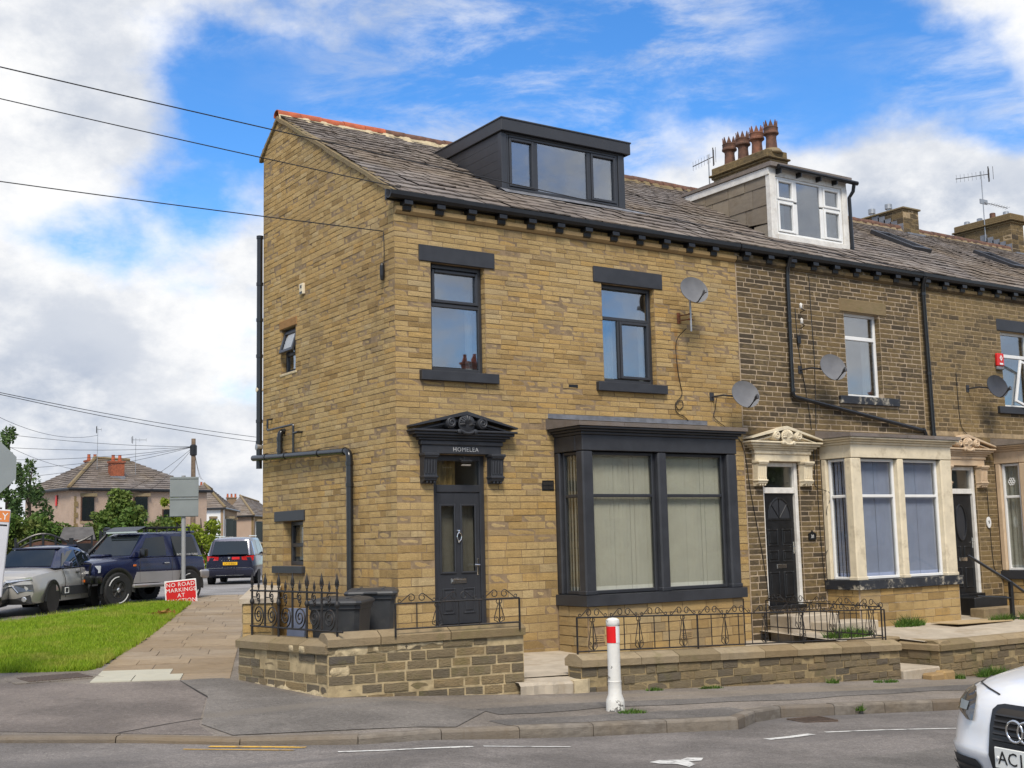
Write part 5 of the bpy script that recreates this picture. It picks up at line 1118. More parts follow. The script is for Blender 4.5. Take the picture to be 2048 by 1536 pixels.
frE = Fr((1.17, -2.69, 0), (0, -1, 0), (-1, 0, 0)); es = lay(frE, courses(-.3, .27, lambda z: .125, 5), .02, .30, M['garden'], (.16, .3), joint=.02, seed=9); emit_stones(gw2, es, 40)
gw3 = garden_wall('garden_wall', 'retaining wall of the pale concrete terrace at the right edge', [((8.66, -2.15), (8.70, -3.0), -.02, -.02), ((8.70, -3.0), (19, -3.0), -.02, -.06)], 160)
bw = MB(); bw.box((7.66, -2.2, -.6), (8.64, -1.9, .13)); bwo = bw.build('alcove_wall', M['mortarg'], gw3); 
emit_stones(gw3, lay(Fr((7.66, -2.2, 0), (1, 0, 0), (0, -1, 0)), courses(-.5, .12, lambda z: .17, 3), .02, .96, M['garden'], (.2, .5), joint=.02, seed=171), 20)
for a, b in ((7.66, 8.15), (8.155, 8.66)): MB().box((a+.005, -2.24, .132), (b, -1.9, .19), .015).build('coping_stone', M['cope'], gw3)
# the tall side wall running from the corner to the gable
sw = thing('side_wall', 'taller stone wall with pale flat coping running back to the gable', 'wall', (-1.4, 2.3, .2), group='low stone walls in front of the terrace')
a, b = Vector((-2.58, -.30, 0)), Vector((-.10, 5.35, 0)); u = (b-a).normalized(); n = Vector((-u.y, u.x, 0)); L = (b-a).length; fr = Fr(a, u, n)
c_ = MB(); c_.prism([(0, -.2), (L, -.2), (L, 1.22), (0, 1.22)], fr, 0, -.40); c_.build('mortar_bed', M['mortarg'], sw)
emit_stones(sw, lay(fr, courses(-.1, 1.22, lambda z: .13, 6), 0, L, M['garden'], (.2, .4), joint=.018, seed=181)+lay(Fr(a, -n, -u), courses(-.1, 1.22, lambda z: .13, 6), 0.0, .40, M['goldbase'], (.2, .38), joint=.014, proud=(.0, .014), seed=182), 120)
u0 = -.04
while u0 < L-.1: e = min(u0+.8, L); c_ = MB(); c_.prism([(u0+.004, 1.222), (e-.004, 1.222), (e-.004, 1.285), (u0+.004, 1.285)], fr, .05, -.46); c_.build('coping_stone', M['conc'], sw); u0 = e
def yz(x, y): return .27-.025*max(x, 0)+.03*y
patch('yard', [(-2.15, -2.35), (.3, -2.7), (7.5, -2.75), (7.5, 0), (.05, 0), (.02, 4.9), (-2.2, -.2)], M['conc'], 0, surf=yz, kind='structure')
tzz = lambda x, y: .25+.045*y
patch('terrace', [(7.5, 0), (7.5, -1.92), (8.655, -1.92), (8.655, 0)], M['conc'], 0, surf=tzz, kind='structure'); patch('terrace', [(8.66, 0), (8.66, -2.78), (19, -2.78), (19, 0)], M['conc'], 0, surf=tzz, kind='structure')
stp = thing('gate_step', 'broken pale concrete step in the gap between the two garden walls', 'step', (.72, -2.8, .05))
s_ = MB(); n = 10; fr_l = [(.14+1.02*i/n, -3.03+.02*math.sin(i*2.2)-.02*i/n) for i in range(n+1)]
V = [(x, y, -.25) for x, y in fr_l]+[(x, y-.015*math.sin(x*9), .105-.03*(x-.3)) for x, y in fr_l]+[(x, y+.03, .145-.05*(x-.3)) for x, y in fr_l]+[(x, -2.4, .192-.02*(x-.3)) for x, y in fr_l]; m = n+1
s_.add(V, [(k*m+i, k*m+i+1, (k+1)*m+i+1, (k+1)*m+i) for k in range(3) for i in range(n)]); s_.build('step', M['conc'], stp)
s_ = MB(); s_.prism([(.98, -3.08), (1.22, -3.06), (1.30, -3.0), (1.22, -2.7), (1.05, -2.8)], lambda u, v, w: Vector((u, v, w)), -.1, .12); s_.build('mortar_lump', M['render'], stp)
st2 = thing('gate_step', 'pale concrete step in the alcove beside the far terrace wall', 'step', (8.15, -2.7, -.35))
MB().box((7.69, -3.06, -.6), (8.62, -2.21, -.255), .02).build('step', M['conc'], st2); MB().box((8.1, -3.30, -.62), (8.42, -3.07, -.33), .03).build('loose_stone', M['dress'], st2); MB().box((8.425, -3.28, -.62), (8.72, -3.07, -.31), .03).build('loose_stone', M['dress'], st2)
ds = thing('door_steps', 'grey concrete steps below the black arched door', 'step', (8.4, -.6, .2))
MB().box((7.72, -.62, -.2), (8.95, -.055, .52), .015).build('step', M['conc'], ds); MB().box((8.2, -1.25, -.2), (9.3, -.625, .40), .015).build('step', M['conc'], ds)
ds3 = thing('door_steps', 'stone steps by the beige bay behind the black handrail', 'step', (13.7, -.6, .2))
for i, (x0, x1, y0, z1) in enumerate(((13.2, 14.3, -.5, .60), (13.0, 14.5, -.85, .40), (12.8, 14.7, -1.2, .22))): MB().box((x0, y0, -.3), (x1, -.055 if i == 0 else (-.505, -.855)[i-1], z1), .015).build('step', M['cope'] if i else M['black'], ds3)
hr = thing('handrail', 'black iron handrail sloping down beside the stone steps', 'handrail', (13.3, -1.3, .2))
MB().tube([(12.0, -1.28, 1.50), (13.3, -1.28, .94), (14.4, -1.28, .40)], .028, 6).build('rail', M['black'], hr); MB().box((13.27, -1.31, .15), (13.35, -1.24, .95), .006).build('post', M['black'], hr); MB().tube([(12.2, -1.28, .70), (13.3, -1.28, .62)], .022, 6).build('lower_rail', M['black'], hr); MB().tube([(13.3, -1.28, .22), (14.6, -1.28, .16)], .02, 6).build('lower_rail', M['black'], hr)
bd = thing('cardboard_sheet', 'flat brown sheet of board lying on the pale terrace', 'board', (12.0, -1.3, .2)); MB(M=Matrix.Translation((12.0, -1.28, .222)) @ Matrix.Rotation(rad(4), 4, 'Z') @ Matrix.Rotation(rad(1.2), 4, 'Y')).box((-.95, -.3, -.012), (.95, .3, .012), .003).build('sheet', pmat('cardboard', (.42, .31, .17), .9, .1, 4), bd)
def tz(x, y): return .25+.045*y
tuft('tall grass tuft growing at the foot of the cream bay', 10.5, -.98, .42, 420, (.10, .24), surf=tz, seed=21, ry=.12)
tuft('leafy weeds growing in front of the concrete door steps', 8.2, -1.5, .62, 600, (.06, .22), surf=lambda x, y: .25+.045*y, seed=22, ry=.22)
tuft('leafy weeds under the steps of the beige house', 12.8, -1.35, .4, 320, (.05, .20), surf=tz, seed=23, ry=.12)
tuft('small weed growing at the handrail post', 13.6, -1.4, .25, 160, (.05, .2), surf=tz, seed=24, ry=.1)

# ---------------------------------------------------------------- railings
def scroll2(P, s0, z0, s1, z1, rb, rs, side=1):
    """a bar of thin iron curled large at one end and small at the other"""
    d = 1 if s1 > s0 else -1; B = (abs(s1-s0)-rb, z1-rb); S = (rs, z0+rs*1.05); out = []
    for i in range(17): a = rad(-230+340*i/16); r = rb*(.45+.55*min(1, i/9)); out.append((B[0]+r*math.cos(a), B[1]+r*math.sin(a)))
    for i in range(11): a = rad(-62-300*i/10); r = rs*(1-.45*i/10); out.append((S[0]+r*math.cos(a), S[1]+r*math.sin(a)))
    return [P(s0+d*a, z) for a, z in out]
def simple_railing(name, label, A, B, za, zb, h, pitch=.272, first=1, post=True, grp='scrolled iron railings on the garden walls'):
    a, b = XY(A), XY(B); L = (b-a).length; u = (b-a)/L; r_ = thing(name, label, 'railing', (A[0], A[1], za), group=grp)
    def P(s, z, w=0): return a+u*s+ZUP*(za+(zb-za)*s/L+z)+Vector((u.y, -u.x, 0))*w
    for z in (0.0, h): MB().tube([P(0, z), P(L, z)], .011, 5).build('rail', M['iron'], r_)
    n = int(round(L/pitch)); pitch = L/n
    for i in range(n+1):
        s = i*pitch; big = i in (0, n) or i % 8 == 0
        MB().tube([P(s, -.10 if big else 0), P(s, h)], .014 if big else .008, 5).build('post' if big else 'bar', M['iron'], r_)
        if i % 3 == first and 0 < i < n:
            ly = MB()
            for d in (-1, 1):
                ly.tube([P(s+d*q, z, -.012) for q, z in ((.028, h-.01), (.042, h-.035), (.03, h-.06), (.012, h-.055), (.012, h-.05), (.014, h-.075), (.040, h*.55), (.068, h*.25), (.072, h*.12), (.05, .03), (.015, .012))], .006, 5)
                ly.tube([P(s+d*q, z, -.012) for q, z in ((.003, .02), (.02, h*.22), (.042, h*.27), (.05, h*.20), (.04, h*.17))], .006, 5)
            ly.build('lyre_scroll', M['iron'], r_)
        if i < n:
            up = (i % 2 == 0); s0, s1 = (s+.03, s+pitch-.03); t0, t1 = ((s0, s1) if up else (s1, s0))
            MB().tube(scroll2(P, t0, h+.008, t1, h+.115, .046, .024), .0065, 5).build('top_scroll', M['iron'], r_)
    return r_
simple_railing('railing', 'short scrolled iron railing in front of the dark grey door', (-1.50, -2.70), (.20, -2.97), .925, .935, .315, first=2)
simple_railing('railing', 'long scrolled iron railing on the wall below the dark grey bay', (1.20, -3.0+.12), (7.50, -2.88), .475, .275, .455)
simple_railing('railing', 'scrolled iron railing running back from the wall to the arched door', (7.52, -2.80), (7.58, -.12), .30, .33, .47, first=1)
orn = thing('ornate_railing', 'black cast iron railing with spearheads and spirals on the corner wall', 'railing', (-2.45, -.5, .8))
a, b = Vector((-2.49, -.42, 0)), Vector((-2.21, -2.50, 0)); L = (b-a).length; u = (b-a)/L
def PO(s, z, w=0): return a+u*s+ZUP*z+Vector((u.y, -u.x, 0))*w
zb_, zm_, zt_ = .925, 1.24, 1.40
for z in (zb_, zt_): MB().tube([PO(-.04, z), PO(L+.12 if z == zb_ else L+.02, z)], .014, 6).build('rail', M['iron'], orn)
nb = 6; pt = L/nb
def spear(s, z, k):
    f = MB(); T_ = Matrix.Translation(PO(s, z)) ; f.lathe([(.012*k, 0), (.012*k, .03*k), (.024*k, .04*k), (.012*k, .055*k), (.016*k, .085*k), (.03*k, .12*k), (.018*k, .17*k), (.002, .245*k)], 8, T_)
    for d in (-1, 1): f.tube([PO(s+d*.014*k, z+.05*k), PO(s+d*.036*k, z+.075*k), PO(s+d*.046*k, z+.10*k), PO(s+d*.036*k, z+.112*k)], .006*k, 5)
    f.build('spearhead', M['iron'], orn, smooth=True, angle=50)
for i in range(nb+1):
    s = i*pt; m = MB(); m.tube([PO(s, .80 if i % 2 == 0 else zb_), PO(s, zt_+.02)], .015, 7); 
    if i % 2 == 0: m.lathe([(.015, 0), (.032, .03), (.034, .05), (.02, .08), (.015, .09)], 8, Matrix.Translation(PO(s, zm_-.03)))
    m.build('bar', M['iron'], orn, smooth=True, angle=50); spear(s, zt_+.015, .95)
    if i < nb:
        c = s+pt/2; spear(c, zt_, .62); r1 = pt*.40
        k = MB(); k.tube([PO(c+q, z) for q, z in spiral(c-c, zb_+r1+.01, r1, .018, 2.1, rad(-90), 40, 1)], .010, 5); k.build('spiral', M['iron'], orn, smooth=True)
        k = MB(); k.tube([PO(c+q, z) for q, z in [(0, zb_+2*r1+.01), (0, zm_-.02), (.012, zm_+.005)]+spiral(.0, zm_+.035, .038, .008, 1.2, rad(-60), 14, 1)], .008, 5); k.tube([PO(c+q, z) for q, z in spiral(-.005, zt_-.065, .062, .012, 1.5, rad(60), 22, 1)], .009, 5)
        k.tube([PO(s, zt_-.085), PO(s+pt*.28, zt_-.085)], .008, 5); k.build('small_scroll', M['iron'], orn, smooth=True)

# ---------------------------------------------------------------- bins
def wheelie(label, loc, rz_):
    t = thing('wheelie_bin', label, 'bin', loc, rz_, 'wheelie bins in the yard'); t.scale = (1.2, 1.2, 1.0)
    def ring(w_, d, z, r=.05): return [(sx*(w_/2-(r if k else 0)), sy*(d/2-(0 if k else r)), z) for sx, sy, k in ((1, -1, 1), (1, -1, 0), (1, 1, 0), (1, 1, 1), (-1, 1, 1), (-1, 1, 0), (-1, -1, 0), (-1, -1, 1))]
    b = MB(); b.loft([ring(.46, .50, .06), ring(.48, .54, .25), ring(.55, .66, .92), ring(.58, .70, .93), ring(.58, .70, .985)], caps=True); b.tube([(-.24, .42, .96), (.24, .42, .96)], .018, 6); b.box((-.26, .33, .93), (-.2, .43, .98)).box((.2, .33, .93), (.26, .43, .98)); b.build('body', M['bin'], t, world=False)
    l = MB(); l.loft([ring(.61, .76, .985), ring(.62, .77, 1.01), ring(.60, .74, 1.035), ring(.50, .60, 1.065), ring(.2, .3, 1.07)], caps=True); [l.box((x-.02, -.30, 1.06), (x+.02, .30, 1.078), .008) for x in (-.14, .14)]; l.box((-.08, -.41, 1.0), (.08, -.37, 1.03), .008); l.build('lid', M['bin'], t, world=False)
    for s in (-1, 1): MB().lathe([(.09, -.025), (.1, -.02), (.1, .02), (.09, .025)], 14, Matrix.Translation((s*.25, .24, .10)) @ Matrix.Rotation(rad(90), 4, 'Y')).build('wheel', M['black'], t, world=False)
    return t
wheelie('dark grey wheelie bin directly behind the ornate railing', (-1.62, -1.40, yz(0, -1.4)), rad(-40))
wheelie('dark grey wheelie bin against the house by the door', (-.80, -.70, yz(0, -.6)+.05), rad(-30))
lb_ = thing('leaning_panel', 'blue grey panel standing behind the ornate railing', 'panel', (-2.1, -.9, .3)); MB(M=Matrix.Translation((-2.12, -.95, .28)) @ Matrix.Rotation(rad(-62), 4, 'Z') @ Matrix.Rotation(rad(-6), 4, 'X')).box((-.14, -.02, 0), (.16, .02, .88), .005).build('panel', pmat('blue_grey_board', (.12, .14, .20), .5, .1), lb_)

# ---------------------------------------------------------------- bollard
bo = thing('bollard', 'white painted bollard with red band at the kerb', 'bollard', (.34, -4.76, gz(.34, -4.76)))
M['boll'] = pmat('chipped_white_paint', (.66, .645, .60), .5, .06, 6, .003, 30, dirt=(.05, .045, .04), dirt_amt=.85, dirt_scale=5.5); 
nt_ = M['boll'].node_tree
for n_ in nt_.nodes:
    if n_.type == 'MAP_RANGE' and abs(n_.inputs[1].default_value-.5) < 1e-4: n_.inputs[1].default_value, n_.inputs[2].default_value = .555, .58
bx_ = MB(); bx_.lathe([(.112, -.1), (.112, .10), (.108, .13), (.082, .20), (.080, .34), (.082, .345), (.082, .35), (.077, .355), (.0755, 1.00), (.080, 1.005), (.083, 1.04), (.079, 1.07), (.05, 1.09), (.0, 1.096)], 24); bx_.build('post', M['boll'], bo, smooth=True, angle=40, world=False)
def wrap(a0, a1, z0, z1, r, nm, mt): n = 14; m = MB(); V = []; [V.extend([(r*math.cos(a0+(a1-a0)*i/n), r*math.sin(a0+(a1-a0)*i/n), z0), (r*math.cos(a0+(a1-a0)*i/n), r*math.sin(a0+(a1-a0)*i/n), z1)]) for i in range(n+1)]; m.add(V, [(2*i, 2*i+2, 2*i+3, 2*i+1) for i in range(n)]); return m.build(nm, mt, bo, smooth=True, world=False)
ca = math.atan2(-16.54+4.76, -8.93-.34)
wrap(ca-1.6, ca+.42, .80, .995, .0795, 'red_reflector', pmat('red_reflector', (.66, .006, .008), .35, .05)); wrap(ca+.44, ca+1.5, .80, .995, .0792, 'white_reflector', M['white'])

# ---------------------------------------------------------------- dishes, aerials, boxes on the walls
def dish(label, c, d, h, mat, nrm, mast=None, wallx=None):
    t = thing('satellite_dish', label, 'satellite dish', c, group='satellite dishes on the house fronts'); n = Vector(nrm).normalized(); T_ = n.to_track_quat('Z', 'Y').to_matrix().to_4x4()
    if (T_ @ Vector((0, 1, 0))).z < 0: T_ = T_ @ Matrix.Rotation(math.pi, 4, 'Z')
    ex = 26; V = []; rings = [0.001, .35, .65, .88, .97, 1.0]
    for r in rings: V += [(d/2*r*math.cos(2*math.pi*k/ex), h/2*r*math.sin(2*math.pi*k/ex), .055*r*r) for k in range(ex)]
    V += [(d/2*math.cos(2*math.pi*k/ex), h/2*math.sin(2*math.pi*k/ex), .043) for k in range(ex)]+[(.1*d*math.cos(2*math.pi*k/ex), .1*h*math.sin(2*math.pi*k/ex), -.018) for k in range(ex)]
    m = MB(M=T_); m.add(V, [(i*ex+k, i*ex+(k+1) % ex, (i+1)*ex+(k+1) % ex, (i+1)*ex+k) for i in range(7) for k in range(ex)]); m.build('reflector', mat, t, smooth=True, angle=45, world=False)
    a = MB(M=T_); a.tube([(0, -h*.48, .035), (0, -h*.5, .09), (.0, -h*.30, .34)], .012, 6); a.build('feed_arm', M['black'], t, world=False)
    q = MB(M=T_); q.lathe([(.0, 0), (.03, .0), (.034, .05), (.02, .09), (.02, .13), (.0, .13)], 10, Matrix.Translation((0, -h*.27, .36)) @ Matrix.Rotation(rad(155), 4, 'X')); q.box((-.02, -h*.38, .33), (.02, -h*.22, .37), .006); q.build('receiver', M['dish_dark'] if mast is None else M['dish'], t, smooth=True, angle=40, world=False)
    s = MB(); s.tube([n*-.02, n*-.10+Vector((0, 0, -.02))], .03, 8); e = n*-.10
    if mast: s.tube([e, Vector((e.x, e.y, -.10)), Vector((e.x, e.y, -mast))], .018, 8); s.build('mast', M['steel'], t, smooth=True, angle=40, world=False); MB().box((e.x-.05, -c[1]-.022, -mast*.74), (e.x+.03, -c[1]-.010, -mast*.46), .003).tube([(e.x, e.y, -mast*.56), (e.x-.01, -c[1]-.015, -mast*.54)], .010, 6).tube([(e.x, e.y, -mast*.69), (e.x-.01, -c[1]-.015, -mast*.67)], .010, 6).build('wall_bracket', M['rust'], t, world=False); MB().tube([(e.x-.05, e.y, -mast*.56), (e.x+.05, e.y, -mast*.56)], .012, 6).tube([(e.x-.05, e.y, -mast*.69), (e.x+.05, e.y, -mast*.69)], .012, 6).build('clamp', M['rust'], t, world=False)
    else: s.tube([e, (wallx, e.y, -.01), (wallx, -c[1]-.01, -.01)], .017, 8); s.box((wallx-.05, -c[1]-.02, -.08), (wallx+.05, -c[1]-.008, .07)); s.build('wall_bracket', M['dish_dark'], t, smooth=True, angle=40, world=False)
    return t
NM = (-.10, -.93, .22)
d1 = dish('grey satellite dish on a mast with rusty bracket beside the upper window', (5.83, -.42, 6.37), .60, .50, M['dish'], NM, mast=.72)
d2 = dish('grey satellite dish low on the join between golden and sooty stone', (6.98, -.42, 4.54), .62, .52, M['dish'], NM, wallx=-.42)
d3 = dish('grey satellite dish left of the sooty house window', (9.36, -.42, 5.18), .64, .54, M['dish'], NM, wallx=-.44)
d4 = dish('small charcoal satellite dish under the red alarm box', (14.55, -.42, 5.07), .62, .52, M['dish_dark'], NM, wallx=-.42)
al = thing('alarm_box', 'red burglar alarm box with white diamond beside the open window', 'alarm box', (15.3, 0, 5.75)); MB().box((-.12, -.09, -.13), (.12, -.01, .16), .02).build('cover', M['red'], al, world=False); MB().box((-.12, -.08, -.21), (.12, -.01, -.135), .015).build('base', M['lead'], al, world=False)
mk = MB(); mk.prism([(0, -.02), (.055, .05), (0, .12), (-.055, .05)], lambda u, v, w: Vector((u, -.0925+w, v)), 0, -.002).prism([(-.06, -.10), (.06, -.10), (.06, -.06), (-.06, -.06)], lambda u, v, w: Vector((u, -.0925+w, v)), 0, -.002); mk.build('emblem', M['white'], al, world=False); MB().prism([(0, .03), (.02, .05), (0, .07), (-.02, .05)], lambda u, v, w: Vector((u, -.096+w, v)), 0, -.001).build('emblem_centre', M['red'], al, world=False)
np_ = thing('house_number_plate', 'black house shaped number plate beside the arched door', 'number plate', (9.0, -.015, 1.95)); MB().prism([(-.10, -.07), (.10, -.07), (.10, .05), (.03, .075), (.0, .11), (-.03, .075), (-.10, .05)], lambda u, v, w: Vector((u, w, v)), 0, -.02).build('plate', M['black'], np_, world=False); text_mesh('number', '31', .09, .002, M['white'], np_, Matrix.Translation((0, -.022, -.01)) @ Matrix.Rotation(rad(90), 4, 'X'), world=False)
np2 = thing('house_number_plate', 'oval white number plate beside the beige bay', 'number plate', (14.52, -.015, 2.15)); MB().prism([(.075*math.cos(t), .12*math.sin(t)) for t in np.linspace(0, 2*math.pi, 20, endpoint=False)], lambda u, v, w: Vector((u, w, v)), 0, -.02).build('plate', M['white'], np2, world=False); text_mesh('number', '9', .11, .002, M['black'], np2, Matrix.Translation((0, -.022, 0)) @ Matrix.Rotation(rad(90), 4, 'X'), world=False)
jb = thing('junction_box', 'black cable joint box hanging from the wire near the gable corner', 'box', (-.03, .30, 6.25)); MB().lathe([(.0, -.14), (.03, -.13), (.04, -.06), (.04, .10), (.02, .14), (.0, .14)], 10, Matrix.Translation((-.03, 0, 0))).build('box', M['black'], jb, world=False)
def cable(label, pts, r=.007, mat='black', name='cable', smooth_n=4, grp='loose cables on the house fronts'):
    P_ = [Vector(p) for p in pts]; out = []
    for i in range(len(P_)-1):
        p0, p1, p2, p3 = P_[max(i-1, 0)], P_[i], P_[i+1], P_[min(i+2, len(P_)-1)]
        for t in np.linspace(0, 1, smooth_n, endpoint=False): out.append(.5*((2*p1)+(p2-p0)*t+(2*p0-5*p1+4*p2-p3)*t*t+(3*p1-p0-3*p2+p3)*t**3))
    out.append(P_[-1]); return tag(MB().tube(out, r, 5).build(name, M[mat]), label, 'cable', grp)
y_ = -.024
cable('thin cable hanging from the masted dish with a loop at its end', [(5.75, -.3, 5.7), (5.74, y_, 5.5), (5.75, y_, 5.0), (5.80, y_, 4.72), (5.83, y_, 4.55), (5.74, y_, 4.44), (5.66, y_, 4.36), (5.74, y_, 4.26), (5.84, y_, 4.33), (5.82, y_, 4.42), (5.72, y_, 4.40), (5.66, y_, 4.3), (5.70, y_, 4.2), (5.86, y_, 4.14), (5.95, y_, 4.07)])
cable('thin cable down the gable from the wire hook to the joint box', [(-.03, .30, 6.9), (-.025, .295, 6.6), (-.03, .30, 6.38)])
cable('dark cable dropping from the low dish past the cream pediment', [(6.6, -.1, 4.5), (6.62, y_, 4.3), (6.62, y_, 4.12), (7.25, y_, 3.7), (7.42, y_, 2.8), (7.6, y_, 1.9), (7.72, y_, 1.2), (7.76, y_, .8)])
cable('cable running from the gutter down the sooty stone to the dish', [(9.3, y_, 7.1), (9.31, y_, 6.2), (9.33, y_, 5.4), (9.28, y_, 4.2), (9.22, -.06, 3.7), (9.22, y_, 2.8), (9.24, y_, 1.8), (9.3, y_, .9)])
cable('second cable beside the drainpipe, sagging towards the cream bay', [(8.86, y_, 6.4), (8.9, y_, 5.6), (9.05, y_, 4.7), (9.14, y_, 4.0), (9.17, y_, 3.2), (9.17, y_, 2.9), (9.45, -.15, 2.75), (9.35, -.1, 2.4), (9.5, -.1, 1.9), (9.3, -.05, 1.6)])
cable('cable looping down the dull gold wall of the third house', [(13.75, y_, 5.4), (13.76, y_, 4.7), (13.8, y_, 4.25), (14.0, y_, 4.05), (14.45, y_, 3.9), (14.5, -.05, 3.2), (14.55, y_, 2.3), (14.6, y_, 1.2), (14.85, y_, .95)])
ins = thing('insulator_bracket', 'pair of white insulators beside the drainpipe on the sooty house', 'bracket', (8.9, 0, 6.3))
for z in (.12, -.18): MB().lathe([(.0, -.06), (.035, -.05), (.025, 0), (.035, .03), (.0, .06)], 10, Matrix.Translation((.0, -.14, z))).build('insulator', M['white_old'], ins, smooth=True, world=False)
MB().tube([(.12, -.0, .02), (.1, -.15, .04), (0, -.14, .06)], .01, 5).tube([(.12, 0, -.3), (.1, -.12, -.26), (0, -.14, -.24)], .01, 5).build('bracket', M['iron'], ins, world=False)
MB().box((-.04, -.06, -.62), (.05, -.02, -.46), .008).build('joint_box', M['black'], ins, world=False)
def aerial(name, label, loc, h, dirn, n=9, L=.9, grp='television aerials', second=None):
    t = thing(name, label, 'aerial', loc, group=grp); MB().tube([(0, 0, 0), (0, 0, h)], .017, 6).build('mast', M['steel'], t, world=False); d = Vector(dirn).normalized(); q = d.cross(ZUP).normalized(); o = Vector((0, 0, h-.12))
    m = MB(); m.tube([o-d*L*.25, o+d*L*.75], .012, 5)
    for i in range(n): p = o-d*L*.2+d*L*.93*i/(n-1); w_ = .15; m.tube([p-ZUP*w_*.8, p+ZUP*w_*.8], .0045, 4)
    m.tube([o-d*L*.22-ZUP*.24, o-d*L*.22+ZUP*.24], .02, 4); m.tube([o-d*L*.3-ZUP*.2-q*.1, o-d*L*.3+ZUP*.2-q*.1], .008, 4).tube([o-d*L*.3-ZUP*.2+q*.1, o-d*L*.3+ZUP*.2+q*.1], .008, 4); m.build('antenna', M['iron'], t, world=False)
    if second: o2 = Vector((0, 0, second)); e = Vector((.75, -.3, -.16)); m = MB(); m.tube([o2, o2+e], .013, 5); [m.tube([o2+e*k-Vector((.05, .12, 0)), o2+e*k+Vector((.05, .12, 0))], .005, 4) for k in np.linspace(.3, 1, 8)]; m.box((-.14, -.02, second-.06), (.2, .02, second+.08)); m.build('second_antenna', M['steel'], t, world=False)
    return t
aerial('tv_aerial', 'dark television aerial behind the big crowned chimney', (12.4, 5.95, 10.3), 1.45, (-.75, .45, -.42), L=.62, n=8)
aerial('tv_aerial', 'pale masted aerial with two arrays on the far right stack', (22.85, 5.25, 10.55), 2.15, (-.85, .35, -.16), L=1.15, second=1.2)
# overhead wires
def wire(label, a, b, sag, r=.0125, n=14, grp='overhead wires'):
    a, b = Vector(a), Vector(b); return tag(MB().tube([a.lerp(b, t)-ZUP*sag*4*t*(1-t) for t in np.linspace(0, 1, n)], r, 5).build('overhead_wire', M['black']), label, 'wire', grp)
def ext(a, b, k): a, b = Vector(a), Vector(b); return a+(a-b)*k
wire('topmost wire crossing the roof and the dark dormer', ext((-6.0, -.81, 8.14), (12.7, -.24, 7.45), .5), (12.7, -.24, 7.45), .12, .009)
wire('middle wire ending at the eaves corner of the golden house', ext((-5.26, 3.1, 9.07), (.02, -.19, 7.5), .9), (.02, -.19, 7.5), .05, .009)
wire('lowest long wire ending at the hook on the gable', ext((-5.22, 3.12, 7.75), (-.03, .30, 6.91), .9), (-.03, .30, 6.91), .05, .009)

# ---------------------------------------------------------------- dark glass
def cglass():
    m, h, b = base_mat('car_glass'); b.inputs['Base Color'].default_value = (.012, .016, .018, 1); b.inputs['Roughness'].default_value = .03; b.inputs['Specular IOR Level'].default_value = .6; return m
M['car_glass'] = cglass()

# ---------------------------------------------------------------- trees, hedge, far houses
M['conifer'] = leaf_mat('conifer_leaves', (.03, .065, .022), (.06, .11, .03), (.11, .16, .045))
M['hedge'] = leaf_mat('hedge_leaves', (.04, .09, .016), (.08, .15, .026), (.16, .21, .045), dry=(.13, .12, .03), scale=.9)
M['bush'] = leaf_mat('bush_leaves', (.05, .10, .02), (.10, .165, .03), (.18, .23, .045), dry=(.15, .16, .04), scale=.8)
M['yellow'] = leaf_mat('golden_leaves', (.09, .14, .012), (.19, .25, .02), (.30, .35, .035))
M['bark'] = pmat('bark', (.075, .055, .04), .9, .3, 9, .02, 20)
def leaves(name, n, fn, size, mat, parent, seed=1, kind=None, up=.3):
    rg = np.random.default_rng(seed); C_ = np.array([fn(rg) for _ in range(n)]); d = rg.normal(size=(n, 3)); d[:, 2] = d[:, 2]*.7+up; d /= np.linalg.norm(d, axis=1)[:, None]; s = np.cross(d, rg.normal(size=(n, 3))); s /= np.linalg.norm(s, axis=1)[:, None]; L = rg.uniform(.7, 1.4, (n, 1))*size
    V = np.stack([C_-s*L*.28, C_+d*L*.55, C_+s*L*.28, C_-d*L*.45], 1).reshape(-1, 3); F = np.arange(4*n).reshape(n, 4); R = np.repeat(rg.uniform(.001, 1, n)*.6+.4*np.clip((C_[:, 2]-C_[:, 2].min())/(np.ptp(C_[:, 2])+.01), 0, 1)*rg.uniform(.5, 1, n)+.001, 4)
    return fast_mesh(name, V, F, mat, parent, R, **({'kind': kind} if kind else {}))
def clumps(blobs):
    wts = np.array([b[3]*b[4]*b[5] for b in blobs]); wts = wts/wts.sum(); cw = np.cumsum(wts)
    def f(rg):
        b = blobs[int(np.searchsorted(cw, rg.random()))]; v = rg.normal(size=3); v /= np.linalg.norm(v); r = rg.random()**.28
        return (b[0]+v[0]*b[3]*r, b[1]+v[1]*b[4]*r, b[2]+v[2]*b[5]*r)
    return f
def tree(name, label, base, h, blobs, n, size, mat, seed, grp='trees and bushes behind the parked cars', trunk_r=.12):
    t = thing(name, label, 'tree' if 'tree' in name else 'bush', base, group=grp); B = Vector(base); rg = random.Random(seed)
    tr = MB(); tr.tube([B, B+Vector((.05, .03, h*.45)), B+Vector((-.04, .02, h*.92))], [trunk_r, trunk_r*.7, trunk_r*.15], 7)
    for b in blobs[:14]: q = Vector(b[:3]); k = min(.9, max(.15, (q.z-B.z)/h-.15)); tr.tube([B+Vector((0, 0, h*k)), (B+Vector((0, 0, h*k))).lerp(q, .55)+Vector((0, 0, .06)), q], [trunk_r*.35, trunk_r*.2, trunk_r*.07], 5)
    tr.build('trunk', M['bark'], t); leaves('crown', n, clumps(blobs), size, M[mat], t, seed); return t
